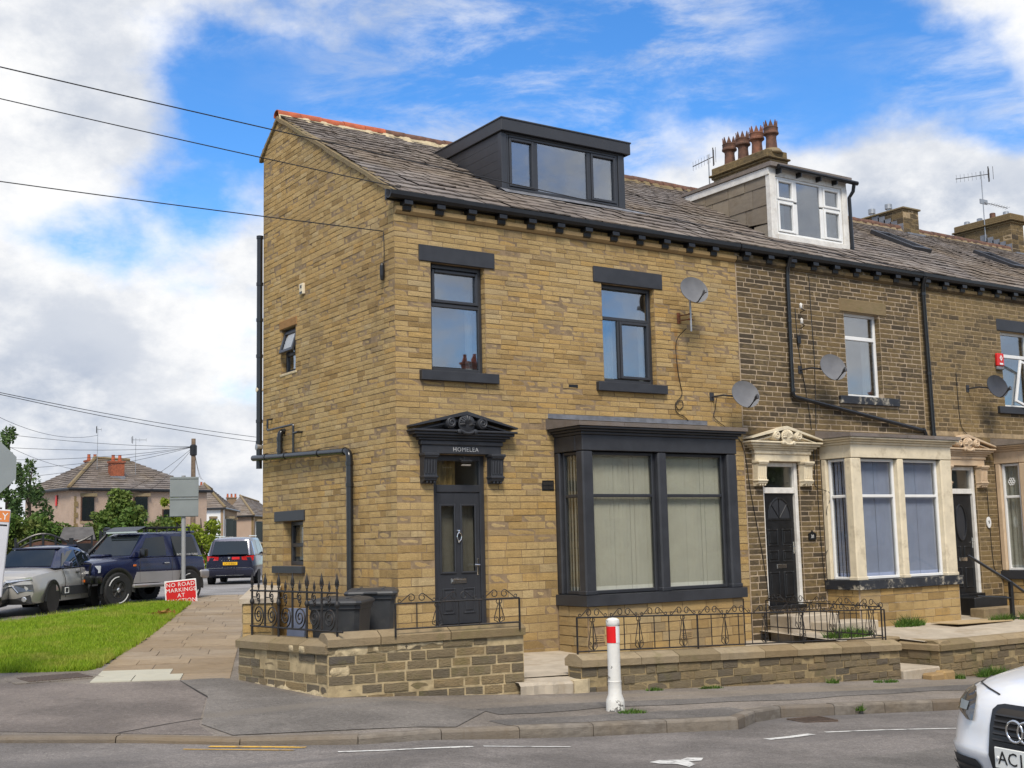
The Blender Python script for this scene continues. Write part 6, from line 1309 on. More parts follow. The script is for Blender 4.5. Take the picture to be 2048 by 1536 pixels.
def conifer(name, label, base, h, r, n, seed, mat='conifer', upswept=True, **kw):
    rg = random.Random(seed); bl = []
    for i in range(46):
        k = rg.uniform(.12, 1.0); a = rg.uniform(0, 6.28); rr = r*(1-k)**.8*rg.uniform(.6, 1.05)+.12; bl.append((base[0]+rr*math.cos(a), base[1]+rr*math.sin(a), base[2]+h*k, .16+.30*(1-k), .16+.30*(1-k), .34 if upswept else .16))
    return tree(name, label, base, h, bl, n, .17, mat, seed, **kw)
G0 = .66
conifer('conifer_tree', 'tall dark conifer tree at the left edge behind the hedge', (2.1, 38.5, G0), 6.4, 1.5, 5200, 31)
conifer('conifer_tree', 'feathery open conifer tree just left of the hipped house', (3.5, 40.6, G0), 5.2, 1.25, 3000, 32)
def bushy(c, r, h, n, seed, sq=1.0):
    rg = random.Random(seed); return [(c[0]+rg.gauss(0, r*.45), c[1]+rg.gauss(0, r*.45), c[2]+h*(.18+.75*rg.random()**sq), r*rg.uniform(.22, .42), r*rg.uniform(.22, .42), r*rg.uniform(.2, .4)) for _ in range(n)]
tree('garden_tree', 'rounded green bushy tree rising above the hedge before the hipped house', (4.75, 31.4, G0), 3.9, [(4.75+dx_*1, 31.4, G0+z_, r_, r_, r_*.8) for dx_, z_, r_ in ((.1, 3.0, .55), (-.4, 2.5, .5), (.5, 2.6, .55), (.05, 2.1, .7), (-.1, 3.45, .3), (.85, 2.1, .36), (-.85, 2.65, .18), (-.6, 2.0, .42), (.3, 3.4, .26))], 6500, .15, 'bush', 33)
tree('golden_bush', 'bright yellow green conical bush beside the blue four by four', (10.5, 38.2, G0), 2.9, bushy((10.5, 38.2, G0), 1.15, 2.7, 26, 5, 1.3), 5200, .17, 'yellow', 34)
tree('golden_bush', 'yellow green shrub peeping out above the golden bush', (10.35, 41.5, G0), 4.1, bushy((10.35, 41.5, G0), .55, 4.0, 14, 6, .6), 2000, .18, 'yellow', 35)
hg = thing('hedge', 'thick dark green hedge behind the brown gate and shed', 'hedge', (1.8, 29.4, G0)); rg_h = random.Random(3); hb = []
for i in range(70): t_ = i/69; hb.append((-1.6+7.2*t_+rg_h.gauss(0, .1), 29.8-1.0*t_+rg_h.gauss(0, .25), G0+rg_h.uniform(.5, 2.3+.2*math.sin(t_*9)+.15*math.sin(t_*23)), .42, .45, .42))
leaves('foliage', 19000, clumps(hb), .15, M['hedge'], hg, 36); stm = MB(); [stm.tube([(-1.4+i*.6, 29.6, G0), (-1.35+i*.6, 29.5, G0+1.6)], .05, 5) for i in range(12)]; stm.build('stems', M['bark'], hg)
# gate with arched tops, fence and shed
gt = thing('arched_gate', 'brown boarded double gate with black arched iron top', 'gate', (.3, 22.4, G0)); R_ = Matrix.Translation((-.72, 22.62, G0)) @ Matrix.Rotation(math.atan2(-.42, 1.7), 4, 'Z')
def arch_z(s, L, c=1): return 1.58+.28*c*math.sin(math.pi*s/L)
f = MB(M=R_); f.tube([(s, 0, arch_z(s, 1.42)) for s in np.linspace(0, 1.42, 12)], .035, 6).tube([(s, 0, arch_z(s, 1.42)-.16) for s in np.linspace(0, 1.42, 12)], .022, 5)
for s in np.linspace(0, 1.42, 5): f.box((s-.03, -.03, 0), (s+.03, .03, arch_z(s, 1.42)))
f.box((-.1, -.06, 0), (-.03, .06, 1.75)).box((1.45, -.07, 0), (1.58, .07, 1.72)); f.build('gate_frame', M['black'], gt)
for i in range(4): s0, s1 = 1.42*i/4+.03, 1.42*(i+1)/4-.03; MB(M=R_).add([(s0, .01, .1), (s1, .01, .1), (s1, .01, arch_z(s1, 1.42)-.2), (s0, .01, arch_z(s0, 1.42)-.2), (s0, .05, .1), (s1, .05, .1), (s1, .05, arch_z(s1, 1.42)-.2), (s0, .05, arch_z(s0, 1.42)-.2)], [(0, 1, 2, 3), (7, 6, 5, 4), (0, 4, 5, 1), (3, 2, 6, 7), (0, 3, 7, 4), (1, 5, 6, 2)]).build('board', M['wood_dark'], gt)
f2 = MB(M=R_)
for o, s_ in ((1.62, 1), (2.35, -1)): f2.tube([(o+t_*.5, 0, 1.58+(.22*t_**1.5 if s_ > 0 else .30*(1-t_)**1.5)) for t_ in np.linspace(0, 1, 8)], .035, 6); f2.box((o-.03, -.05, 0), (o+.05, .05, 1.62 if s_ > 0 else 1.92)); f2.box((o+.46, -.03, 0), (o+.52, .03, 1.8 if s_ > 0 else 1.6)).box((o+.05, .0, .1), (o+.46, .04, 1.55))
f2.mat(0); f2.build('side_gate', M['black'], gt)
pf = thing('brown_fence', 'brown horizontal boarded fence between gate and four by four', 'fence', (2.6, 24.6, G0)); 
for i in range(9): MB(M=Matrix.Translation((1.2, 23.6, G0)) @ Matrix.Rotation(rad(12), 4, 'Z')).box((0, 0, .02+i*.18), (2.4, .03, .02+i*.18+.172), .006).build('board', M['wood_dark'], pf)
for x in (0, .85, 1.7): MB(M=Matrix.Translation((1.2, 23.6, G0)) @ Matrix.Rotation(rad(12), 4, 'Z')).box((x, -.07, 0), (x+.08, -.005, 1.68)).build('post', M['wood_dark'], pf)
sh_ = thing('garden_shed', 'small brown timber shed with grey felt roof by the hedge', 'shed', (2.1, 27.1, G0)); S_ = Matrix.Translation((2.05, 27.0, G0)) @ Matrix.Rotation(rad(-17), 4, 'Z')
MB(M=S_).add([(-.42, 0, 0), (.55, 0, 0), (.55, 1.4, 0), (-.42, 1.4, 0), (-.42, 0, 1.72), (.55, 0, 1.75), (.55, 1.4, 1.75), (-.42, 1.4, 1.72), (-.42, .7, 2.12)], [(0, 1, 5, 4), (1, 2, 6, 5), (2, 3, 7, 6), (0, 4, 8, 7, 3)]).build('shed_wall', M['wood_dark'], sh_)
MB(M=S_).add([(-.52, -.10, 1.70), (.68, -.10, 1.70), (.55, .7, 2.15), (-.40, .7, 2.15), (-.52, 1.5, 1.68), (.68, 1.5, 1.68)], [(0, 1, 2, 3), (3, 2, 5, 4)]).build('roof', pmat('grey_felt', (.085, .08, .078), .9, .2, 5), sh_)
M['pebble'] = pmat('pebbledash_pink', (.42, .31, .235), .95, .08, 2, .02, 14, dirt=(.26, .17, .12), dirt_amt=.35, dirt_scale=.5)
M['pebble2'] = pmat('pebbledash_tan', (.27, .19, .12), .95, .1, 2, .02, 14); M['whitewash'] = pmat('white_render', (.66, .66, .66), .9, .05, 1)
M['far_slate'] = M['slate']
def hip_roof(h, eaves, ridge, ncourse, over=.35, seed=0):
    """stepped slate courses on a hipped roof given its eaves corners in order and the two ridge ends; faces: (corner, corner, ridge..)"""
    rg = np.random.default_rng(seed); V, F, R = [], [], []
    for (a, b, c, d) in eaves:
        a, b, c, d = map(Vector, (a, b, c, d)); nrm = (b-a).cross(d-a).normalized()
        if nrm.z < 0: nrm = -nrm
        for i in range(ncourse):
            t0, t1 = i/ncourse, (i+1)/ncourse; l0, r0 = a.lerp(d, t0), b.lerp(c, t0); l1, r1 = a.lerp(d, t1), b.lerp(c, t1); W = (r0-l0).length; m = max(1, int(W/.55))
            for k in range(m):
                p, q = k/m, (k+1)/m; lift = nrm*(.05+rg.uniform(-.012, .02)); k0 = len(V)
                V += [l0.lerp(r0, p)+lift, l0.lerp(r0, q)+lift, l1.lerp(r1, q)+nrm*.005, l1.lerp(r1, p)+nrm*.005, l0.lerp(r0, p)-nrm*.02, l0.lerp(r0, q)-nrm*.02]; F += [(k0, k0+1, k0+2, k0+3), (k0+4, k0+5, k0+1, k0)]; R += [rg.uniform(.001, 1)]*6
    return fast_mesh('roof', np.array([tuple(v) for v in V]), np.array(F), M['far_slate'], h, np.array(R), kind='stuff')
def far_window(h, fr, u0, u1, v0, v1, frame='wood_dark', glass='car_glass', split=.72, mull=None):
    m = MB(); bars(m, fr, u0, u1, v0, v1, .07, -.03, .03, 0); fbox(m, fr, u0+.07, u1-.07, v0+(v1-v0)*split, v0+(v1-v0)*split+.06, -.03, .03, 0)
    if mull: fbox(m, fr, u0+(u1-u0)*mull-.03, u0+(u1-u0)*mull+.03, v0+.07, v1-.07, -.03, .028, 0)
    o = m.build('window', M[frame], h); mb = MB(); fbox(mb, fr, u0+.05, u1-.05, v0+.05, v1-.05, .004, .012, 0); mb.build('pane', M[glass], o); mb = MB(); fbox(mb, fr, u0+.05, u1-.05, v0+.05, v1-.05, -.02, -.004, 0); mb.build('backing', M['room'], o)
    mb = MB(); fbox(mb, fr, u0-.12, u1+.12, v0-.14, v0-.002, -.02, .12, 0); mb.build('sill', M['cope'], o); mb = MB(); fbox(mb, fr, u0-.12, u1+.12, v1+.002, v1+.2, -.02, .04, 0); mb.build('lintel', M['cope'], o); return o
def wall_fr(a, b):
    a, b = XY(a), XY(b); u = (b-a).normalized(); n = Vector((u.y, -u.x, 0)); 
    if n.dot(CAM-a) < 0: n = -n
    return Fr(a, u, n), (b-a).length
def far_chimney(h, c, w_, z0, z1, mat, pots=2, pot='terra'):
    m = MB(); m.box((c[0]-w_, c[1]-.35, z0), (c[0]+w_, c[1]+.35, z1)); m.box((c[0]-w_-.06, c[1]-.41, z1), (c[0]+w_+.06, c[1]+.41, z1+.12)); o = m.build('chimney', M[mat], h)
    for i in range(pots): MB().lathe([(.13, 0), (.10, .35), (.12, .4), (.0, .38)], 8, Matrix.Translation((c[0]+(i-(pots-1)/2)*w_*1.0, c[1], z1+.12))).build('chimney_pot', M[pot], o)
    m = MB(); m.box((c[0]-w_-.05, c[1]-.40, z0-.05), (c[0]+w_+.05, c[1]-.36, z0+.35)); m.build('flashing', M['lead'], o); return o
def far_house(name, label, Lp, Cp, Rp, ez, wl, wr, seed, rid, nco=16, base=G0):
    h = thing(name, label, 'house', (Cp[0], Cp[1], base), group='houses across the side street')
    for (a, b, m) in ((Lp, Cp, wl), (Cp, Rp, wr)):
        fr, L = wall_fr(a, b); w_ = MB(); w_.prism([(0, -.6), (L, -.6), (L, ez), (0, ez)], fr, 0, -.25); w_.build('wall', M[m], h)
    Bp = (Lp[0]+Rp[0]-Cp[0], Lp[1]+Rp[1]-Cp[1]); ct = Vector(((Lp[0]+Rp[0])/2, (Lp[1]+Rp[1])/2, 0))
    def o(p, z=ez): v = XY(p)-ct; v = v*(1+.35/v.length); return ct+v+ZUP*(z-.02)
    r1, r2 = Vector(rid[0]), Vector(rid[1])
    hip_roof(h, [(o(Lp), o(Cp), r1, r1), (o(Cp), o(Rp), r2, r1), (o(Rp), o(Bp), r2, r2), (o(Bp), o(Lp), r1, r2)], None, nco, seed=seed)
    hp = MB(); hp.tube([o(Cp)+ZUP*.08, r1+ZUP*.1], .12, 6); hp.tube([r1+ZUP*.06, r2+ZUP*.06], .11, 6); hp.build('hip_tiles', M['cope'], h)
    g = MB(); g.tube([o(Lp)-ZUP*.04, o(Cp)-ZUP*.04, o(Rp)-ZUP*.04], .11, 6); g.build('gutter', M['black'], h)
    return h
fh = far_house('hipped_house', 'pink pebbledashed house with hipped slate roof behind the hedge', (8.9, 66.6), (10.15, 60.1), (19.5, 62.6), 5.75, 'pebble', 'pebble', 51, ((13.0, 65.6, 7.95), (15.4, 66.2, 7.9)), 15)
fr, L = wall_fr((8.9, 66.6), (10.15, 60.1)); far_window(fh, fr, 2.55, 3.2, 3.55, 4.55); m = MB(); fbox(m, fr, 4.45, 4.8, 4.75, 5.4, .01, .12); m.build('alarm_cover', M['red'], fh)
fr, L = wall_fr((10.15, 60.1), (19.5, 62.6)); far_window(fh, fr, .62, 1.5, 3.75, 5.25, split=.66); far_window(fh, fr, 4.2, 5.2, 3.7, 5.3); far_window(fh, fr, 6.3, 7.6, 3.05, 4.5, mull=.5)
m = MB(); [fbox(m, fr, .05, .42 if i % 2 else .3, 1.0+i*.33, 1.31+i*.33, -.02, .04) for i in range(13)]; m.build('quoin', M['dull'], fh)
far_chimney(fh, (13.6, 62.9), .42, 6.3, 7.5, 'brick_red'); far_chimney(fh, (13.4, 68.0), .4, 6.8, 7.9, 'brick_red', 2)
fb = far_house('white_house', 'white and brown rendered semi behind the golden bush', (25.4, 97.2), (31.5, 91.6), (36.6, 101.5), 5.55, 'whitewash', 'pebble2', 52, ((31.8, 97.6, 8.0), (35.0, 104.2, 7.8)), 12)
fr, L = wall_fr((25.4, 97.2), (31.5, 91.6)); far_window(fb, fr, 4.9, 5.5, 2.9, 4.6, split=.6); far_window(fb, fr, 7.0, 7.6, 2.9, 4.6, split=.6)
fr, L = wall_fr((31.5, 91.6), (36.6, 101.5)); far_window(fb, fr, 1.5, 3.2, 2.9, 4.6, 'white', mull=.5); far_window(fb, fr, 7.4, 8.3, 2.9, 4.6, 'white'); m = MB(); fbox(m, fr, 2.2, 2.3, .8, 1.5, .05, .25); m.build('lamp', M['white'], fb)
far_chimney(fb, (31.6, 98.4), .42, 6.5, 7.75, 'brick_red')
fc = far_house('stone_semi', 'tan pebbledashed house partly hidden by the corner house', (37.6, 107.5), (40.0, 105.5), (46.5, 114.5), 5.2, 'pebble', 'dull', 53, ((41.2, 112.5, 7.5), (46.0, 119, 7.1)), 12)
fr, L = wall_fr((40.0, 105.5), (46.5, 114.5)); far_window(fc, fr, .7, 1.9, 2.4, 4.6, 'white'); far_window(fc, fr, 2.9, 4.0, 2.4, 4.6, 'white'); far_window(fc, fr, 5.4, 6.2, 2.4, 4.6, 'white')
far_chimney(fc, (40.6, 113.5), .45, 6.2, 7.3, 'pebble2', 3)
aerial('tv_aerial', 'tall lone aerial pole on the hipped house roof', (12.55, 63.5, 6.2), 3.6, (.9, -.3, .05), n=2, L=.3)
aerial('tv_aerial', 'forked aerial right of the red chimney on the hipped house', (15.0, 63.5, 6.6), 2.6, (.95, -.25, .0), n=3, L=.9)
# telegraph pole and its fan of wires
tp = thing('telegraph_pole', 'wooden telegraph pole with black top behind the sign backs', 'pole', (14.05, 49.57, G0))
MB().tube([(14.05, 49.57, G0), (14.03, 49.57, 8.0)], [.15, .115], 10).build('pole', pmat('pole_timber', (.17, .12, .08), .9, .3, 5), tp); MB().lathe([(.13, 0), (.2, .05), (.2, .55), (.13, .62)], 10, Matrix.Translation((14.03, 49.57, 7.05))).build('terminal_block', M['black'], tp)
top = Vector((14.03, 49.5, 7.55))
WL_ = ['uppermost of the wires running left from the telegraph pole', 'second wire down of those running left from the pole', 'third wire down of those running left from the pole', 'fourth wire down of those running left from the pole', 'lowest wire running left from the pole across the hipped roof', 'wire running right from the pole behind the gable, upper', 'wire running right from the pole behind the gable, middle', 'wire running right from the pole behind the gable, lower', 'steep wire from the pole down to the hipped house, left', 'steep wire from the pole down to the hipped house, right']
for i, (e, sg) in enumerate((((-2, 44, 8.15), .35), ((-3, 46, 7.55), .45), ((-1.5, 50, 6.9), .5), ((-1, 55, 6.4), .5), ((2, 58, 6.0), .5), ((22.6, 72, 7.0), .5), ((23.5, 75, 7.2), .4), ((24, 78, 6.9), .5), ((13.9, 62.7, 5.6), .25), ((15.5, 62.9, 5.6), .25))): wire(WL_[i], top, e, sg, .011, grp='telephone wires on the telegraph pole')
wire('double wire dropping behind the gable, upper strand', ext((-.38, 27.64, 7.55), (14.45, 40.88, 7.35), .3), (14.45, 40.88, 7.35), .2, .013)
wire('double wire dropping behind the gable, lower strand', ext((-.38, 27.64, 7.50), (14.45, 40.88, 7.12), .3), (14.45, 40.88, 7.12), .22, .013)
wire('thin wire from the left edge to the aerial of the hipped house', (.6, 40.0, 8.6), (12.5, 63.4, 9.3), .7, .012)
wire('thin wire from the left edge to the hipped roof', (1.0, 43.0, 8.0), (11.9, 63.0, 7.0), .5, .011)
# ---------------------------------------------------------------- street signs seen from behind
sp = thing('road_sign', 'backs of two grey square road signs on one pole by the grass', 'road sign', (2.0, 15.6, gz(2.0, 15.6))); S_ = Matrix.Translation((2.0, 15.6, 0)) @ Matrix.Rotation(rad(-17.5), 4, 'Z')
MB(M=S_).tube([(0, 0, gz(2, 15.6)-.1), (-.03, 0, 3.92)], .055, 12).build('pole', pmat('grey_post', (.30, .305, .31), .5, .08, 5), sp, smooth=True, angle=40)
MB(M=S_).lathe([(.10, 0), (.10, .25), (.06, .40)], 12, Matrix.Translation((0, 0, gz(2, 15.6)-.02))).build('base', pmat('pale_base', (.42, .42, .42), .6, .1), sp, smooth=True, angle=40)
for z0, z1 in ((2.82, 3.33), (3.335, 3.88)): MB(M=S_).box((-.38, -.085, z0), (.36, -.075, z1), .002).box((-.37, -.10, z1-.05), (.35, -.086, z1-.02)).box((-.37, -.10, z0+.02), (.35, -.086, z0+.05)).build('sign_plate', M['grey'], sp)
ns = thing('temporary_sign', 'red and white temporary sign reading no road markings at junction', 'road sign', (1.72, 15.0, .6)); S_ = Matrix.Translation((1.74, 14.95, .52)) @ Matrix.Rotation(rad(-17), 4, 'Z') @ Matrix.Rotation(rad(-4.5), 4, 'Y')
MB(M=S_).box((-.40, 0, .0), (.40, .02, .66), .01).build('board', M['white'], ns); MB(M=S_).prism([(-.37+.0, .06), (-.34, .03), (.34, .03), (.37, .06), (.37, .60), (.34, .63), (-.34, .63), (-.37, .60)], lambda u, v, w: Vector((u, w, v)), -.001, -.005).build('red_panel', pmat('sign_red', (.55, .012, .012), .4, .06), ns)
for i, s in enumerate(('NO ROAD', 'MARKINGS', 'AT', 'JUNCTION')): text_mesh('lettering', s, .145, .0015, M['white'], ns, S_ @ Matrix.Translation((0, -.007, .545-.14*i)) @ Matrix.Rotation(rad(90), 4, 'X'), spacing=1.08)
MB(M=S_).box((-.3, .02, -.1), (-.26, .3, .5)).box((.26, .02, -.1), (.3, .3, .5)).build('stand', M['steel'], ns)
so = thing('stop_sign', 'grey back of an octagonal sign at the left edge', 'road sign', (-5.56, 1.55, gz(-5.56, 1.55))); S_ = Matrix.Translation((-5.56, 1.55, 0)) @ Matrix.Rotation(rad(-11), 4, 'Z')
MB(M=S_).tube([(0, .04, .2), (0, .04, 3.55)], .038, 10).build('pole', M['steel'], so, smooth=True, angle=40)
MB(M=S_).prism([(.365/math.cos(math.pi/8)*math.cos(math.pi/8+i*math.pi/4), 3.16+.365/math.cos(math.pi/8)*math.sin(math.pi/8+i*math.pi/4)) for i in range(8)], lambda u, v, w: Vector((u, w, v)), -.012, -.004).build('sign_plate', M['grey'], so)
sb_ = thing('notice_board', 'white notice board with orange sticker cut off by the left edge', 'notice board', (-5.6, 1.35, gz(-5.6, 1.35))); S_ = Matrix.Translation((-5.6, 1.38, 0)) @ Matrix.Rotation(rad(-11), 4, 'Z') @ Matrix.Rotation(rad(4.2), 4, 'Y')
MB(M=S_).box((-.62, -.02, 1.40), (.13, .01, 2.59), .03).build('board', pmat('white_board', (.52, .52, .55), .5, .04), sb_); MB(M=S_).box((-.2, -.024, 2.42), (.12, -.021, 2.57)).build('orange_sticker', pmat('orange', (.62, .20, .05), .5, .05), sb_); MB(M=S_).box((-.2, -.024, 2.365), (.10, -.021, 2.385)).build('black_line', M['black'], sb_)
text_mesh('lettering', 'LY', .13, .001, M['white'], sb_, S_ @ Matrix.Translation((.03, -.026, 2.49)) @ Matrix.Rotation(rad(90), 4, 'X'))
MB(M=S_).tube([(-.4, .04, .15), (-.4, .04, 2.5)], .03, 8).tube([(-.05, .04, .15), (-.05, .04, 1.5)], .02, 8).build('stake', M['steel'], sb_)
lf_ = thing('dead_leaves', 'small heap of dry brown leaves on the grass', 'leaf', (-.11, 10.8, mound(-.11, 10.8))); rg_l = np.random.default_rng(5)
leaves('leaf', 26, lambda rg: (-.11+rg.normal()*.16, 10.8+rg.normal()*.08, mound(-.11, 10.8)+.04+abs(rg.normal())*.03), .13, leaf_mat('dry_leaves', (.22, .09, .02), (.36, .19, .05), (.46, .33, .12)), lf_, 6)

# ---------------------------------------------------------------- vehicles (x forwards, y to the left, z up)
M['tyre'] = pmat('tyre_rubber', (.016, .016, .017), .8, .2, 20, .004, 60); M['alloy'] = pmat('alloy', (.50, .50, .52), .3, .08, 6, metal=.9)
def paint(name, c, metal=.0, rough=.35): return pmat(name, c, rough, .03, 2, metal=metal, coat=.55)
M['lamp'] = pmat('lamp_glass', (.55, .56, .58), .12, .2, 20, metal=.5, coat=1.0); M['lamp_dark'] = pmat('smoked_lamp', (.06, .062, .066), .2, .35, 9, metal=.1, coat=.8); M['lamp_red'] = pmat('red_lamp', (.42, .012, .012), .15, .3, 20, coat=1.0); M['amber'] = pmat('amber_lamp', (.62, .15, .02), .2, .1); M['trim'] = pmat('black_trim', (.02, .02, .021), .6, .15, 9)
def full(half): return [(-y, z) for y, z in reversed(half) if y > 1e-6]+[(y, z) for y, z in half]
class Car:
    def __init__(s, name, label, loc, heading, group='parked cars in the side street'):
        s.t = thing(name, label, 'car', loc, math.atan2(heading[1], heading[0]), group)
    def body(s, st, mat, gh=None, name='body', gmat=None):
        """st: stations (x, zb, wb, wm, zs, ws, zt); gh: greenhouse stations (x, zlow, wlow, zroof, wroof)"""
        m = MB(); rings = []
        for x, zb, wb, wm, zs, ws, zt in st:
            hlf = [(0, zb), (wb*.8, zb), (wb, zb+.03), (wm, zb+.38*(zs-zb)), (wm, zb+.62*(zs-zb)), (ws+.012, zs-.03), (ws, zs), (ws*.82, zs+(zt-zs)*.75), (ws*.45, zt), (0, zt+.012)]
            pts = [(y, z) for y, z in hlf]+[(-y, z) for y, z in reversed(hlf[1:-1])]; rings.append([(x, y, z) for y, z in pts])
        m.loft(rings, caps=True)
        s.gh = gh
        if gh:
            rg = []
            for x, zl, wl, zr_, wr in gh:
                h = max(zr_-zl, .002); hlf = [(wl, zl), (wl+(wr-wl)*.9, zl+h*.86), (wr*.94, zl+h*.965), (wr*.6, zr_), (0, zr_+.01)]; rg.append([(x, y, z) for y, z in hlf]+[(x, -y, z) for y, z in reversed(hlf[:-1])])
            m.mat(1 if gmat else 0).loft(rg, closed=False)
        s.b = m.build(name, [mat, gmat] if gmat else mat, s.t, smooth=True, angle=32, world=False); return s.b
    def ghp(s, x, t, side):
        g = s.gh
        for a, b in zip(g, g[1:]):
            if min(a[0], b[0]) <= x <= max(a[0], b[0]): k = (x-a[0])/(b[0]-a[0]) if b[0] != a[0] else 0; v = [a[i]+(b[i]-a[i])*k for i in range(5)]; break
        _, zl, wl, zr_, wr = v; h = zr_-zl; return Vector((x, side*(wl+(wr-wl)*.9*t), zl+h*.86*t))
    def pane(s, pts, side, name='side_window', mat='car_glass', off=.012):
        P_ = [s.ghp(x, t, side) for x, t in pts]; n = Vector((0, side, .18)).normalized(); m = MB(); k = len(P_); m.add([p+n*off for p in P_]+[p-n*.004 for p in P_], [tuple(range(k)), tuple(range(2*k-1, k-1, -1))]+[(i, i+k, (i+1) % k+k, (i+1) % k) for i in range(k)]); return m.build(name, M[mat], s.t, world=False)
    def plate4(s, pts, n, name, mat, off=.010, parent=None):
        n = Vector(n).normalized(); P_ = [Vector(p) for p in pts]; k = len(P_); m = MB(); m.add([p+n*off for p in P_]+[p-n*.01 for p in P_], [tuple(range(k)), tuple(range(2*k-1, k-1, -1))]+[(i, i+k, (i+1) % k+k, (i+1) % k) for i in range(k)]); return m.build(name, mat if not isinstance(mat, str) else M[mat], parent or s.t, world=False)
    def wheel(s, x, y, r, w_, rim, spokes=5, rimmat='alloy', arch=None, knob=False):
        T_ = Matrix.Translation((x, y, r)) @ Matrix.Rotation(rad(-90 if y > 0 else 90), 4, 'X'); t = MB(M=T_); t.lathe([(rim, -w_*.5), (r*.93, -w_*.5), (r, -w_*.36), (r, w_*.36), (r*.94, w_*.5), (rim+.02, w_*.49), (rim, w_*.42)], 28, cap=False)
        if knob:
            for i in range(34):
                a = 2*math.pi*i/34; 
                for q in (-.38, .12): t.box((r-.01, -.028, w_*q), (r+.016, .02, w_*(q+.26)), M=Matrix.Rotation(a+(.09 if q > 0 else 0), 4, 'Z'))
        o = t.build('wheel', M['tyre'], s.t, smooth=True, angle=35, world=False)
        q = MB(M=T_); q.lathe([(rim, w_*.44), (rim*.93, w_*.44), (rim*.9, w_*.2), (.0, w_*.16)], 24, cap=False); q.build('rim_barrel', M['trim'] if rimmat != 'trim' else M['black'], o, smooth=True, angle=35, world=False)
        sp_ = MB(M=T_); sp_.lathe([(.07, w_*.2), (.075, w_*.42), (.04, w_*.46), (.0, w_*.46)], 14)
        for i in range(spokes): sp_.box((.04, -.032, w_*.32), (rim*.95, .032, w_*.43), .008, M=Matrix.Rotation(2*math.pi*i/spokes, 4, 'Z'))
        sp_.tube([(rim*.94*math.cos(a), rim*.94*math.sin(a), w_*.42) for a in np.linspace(0, 2*math.pi, 24, endpoint=False)], .016, 5, closed=True); sp_.build('rim', M[rimmat], o, smooth=True, angle=30, world=False)
        if arch:
            A = MB(M=Matrix.Translation((x, arch[0]*(1 if y > 0 else -1), r)) @ Matrix.Rotation(rad(-90 if y > 0 else 90), 4, 'X')); ri, ro = arch[1], arch[2]; n = 18; V = []
            for i in range(n+1): a = rad(-8)+rad(196)*i/n; V += [(ri*math.cos(a), -ri*math.sin(a), .012), (ro*math.cos(a), -ro*math.sin(a), .006), (ri*math.cos(a), -ri*math.sin(a), -.05)]
            A.add(V, [(3*i, 3*i+1, 3*i+4, 3*i+3) for i in range(n)]+[(3*i, 3*i+3, 3*i+5, 3*i+2) for i in range(n)]); A.build('wheel_arch', M['trim'], s.t, smooth=True, world=False)
            D_ = MB(M=Matrix.Translation((x, arch[0]*(1 if y > 0 else -1), r)) @ Matrix.Rotation(rad(-90 if y > 0 else 90), 4, 'X')); D_.add([(ri*math.cos(a), ri*math.sin(a), .003) for a in np.linspace(0, 2*math.pi, 24, endpoint=False)], [tuple(range(24))]); D_.build('arch_liner', M['slate_bed'], s.t, world=False)
        return o
    def mirror(s, x, y, z, mat, sz=(.12, .20, .14)): m = MB(); sd = 1 if y > 0 else -1; m.box((x-sz[0]/2, y, z), (x+sz[0]/2, y+sd*sz[1], z+sz[2]), .03).box((x-.02, y-sd*.08, z-.02), (x+.03, y+sd*.06, z+.03)); return m.build('door_mirror', mat, s.t, smooth=True, angle=50, world=False)
    def handle(s, x, y, z, mat='trim', L=.16): m = MB(); sd = 1 if y > 0 else -1; m.box((x-L/2, y-sd*.01, z), (x+L/2, y+sd*.03, z+.03), .008); return m.build('door_handle', M[mat] if isinstance(mat, str) else mat, s.t, world=False)
    def seam(s, pts): return MB().tube(pts, .006, 4).build('panel_gap', M['slate_bed'], s.t, world=False)

# pale gold hatchback, nose towards the camera
gold_p = paint('champagne_paint', (.37, .355, .335), .25, .34); navy_roof = paint('navy_roof_paint', (.03, .035, .075), .3, .3)
c = Car('parked_car', 'pale champagne hatchback with navy roof parked beyond the grass', (-1.85, 14.7, G0-.05), (-.60, -.80))
c.body([(2.03, .34, .50, .60, .70, .50, .74), (1.98, .24, .66, .74, .78, .64, .83), (1.86, .2, .74, .81, .83, .70, .895), (1.6, .2, .78, .85, .87, .76, .95), (1.0, .2, .80, .87, .92, .80, 1.01), (.55, .2, .80, .87, .95, .82, 1.0), (-.4, .2, .80, .87, .97, .83, 1.0), (-1.4, .2, .80, .87, 1.0, .82, 1.02), (-1.85, .28, .72, .80, .98, .72, 1.0), (-1.98, .42, .6, .66, .9, .58, .93)], gold_p,
       [(.98, .99, .76, 1.0, .72), (.38, .99, .80, 1.38, .58), (.12, .99, .81, 1.47, .60), (-.35, .99, .81, 1.51, .60), (-.9, 1.0, .80, 1.48, .58), (-1.45, 1.01, .77, 1.35, .56), (-1.85, 1.0, .68, 1.02, .60)], gmat=navy_roof)
c.plate4([(.93, .67, 1.03), (.93, -.67, 1.03), (.40, -.53, 1.40), (.40, .53, 1.40)], (.6, 0, .8), 'windscreen', 'car_glass', .02)
c.plate4([(.30, .56, 1.455), (.30, -.56, 1.455), (-1.4, -.5, 1.39), (-.8, -.55, 1.515), (-.8, .55, 1.515), (-1.4, .5, 1.39)], (0, 0, 1), 'roof_panel', navy_roof, .02)
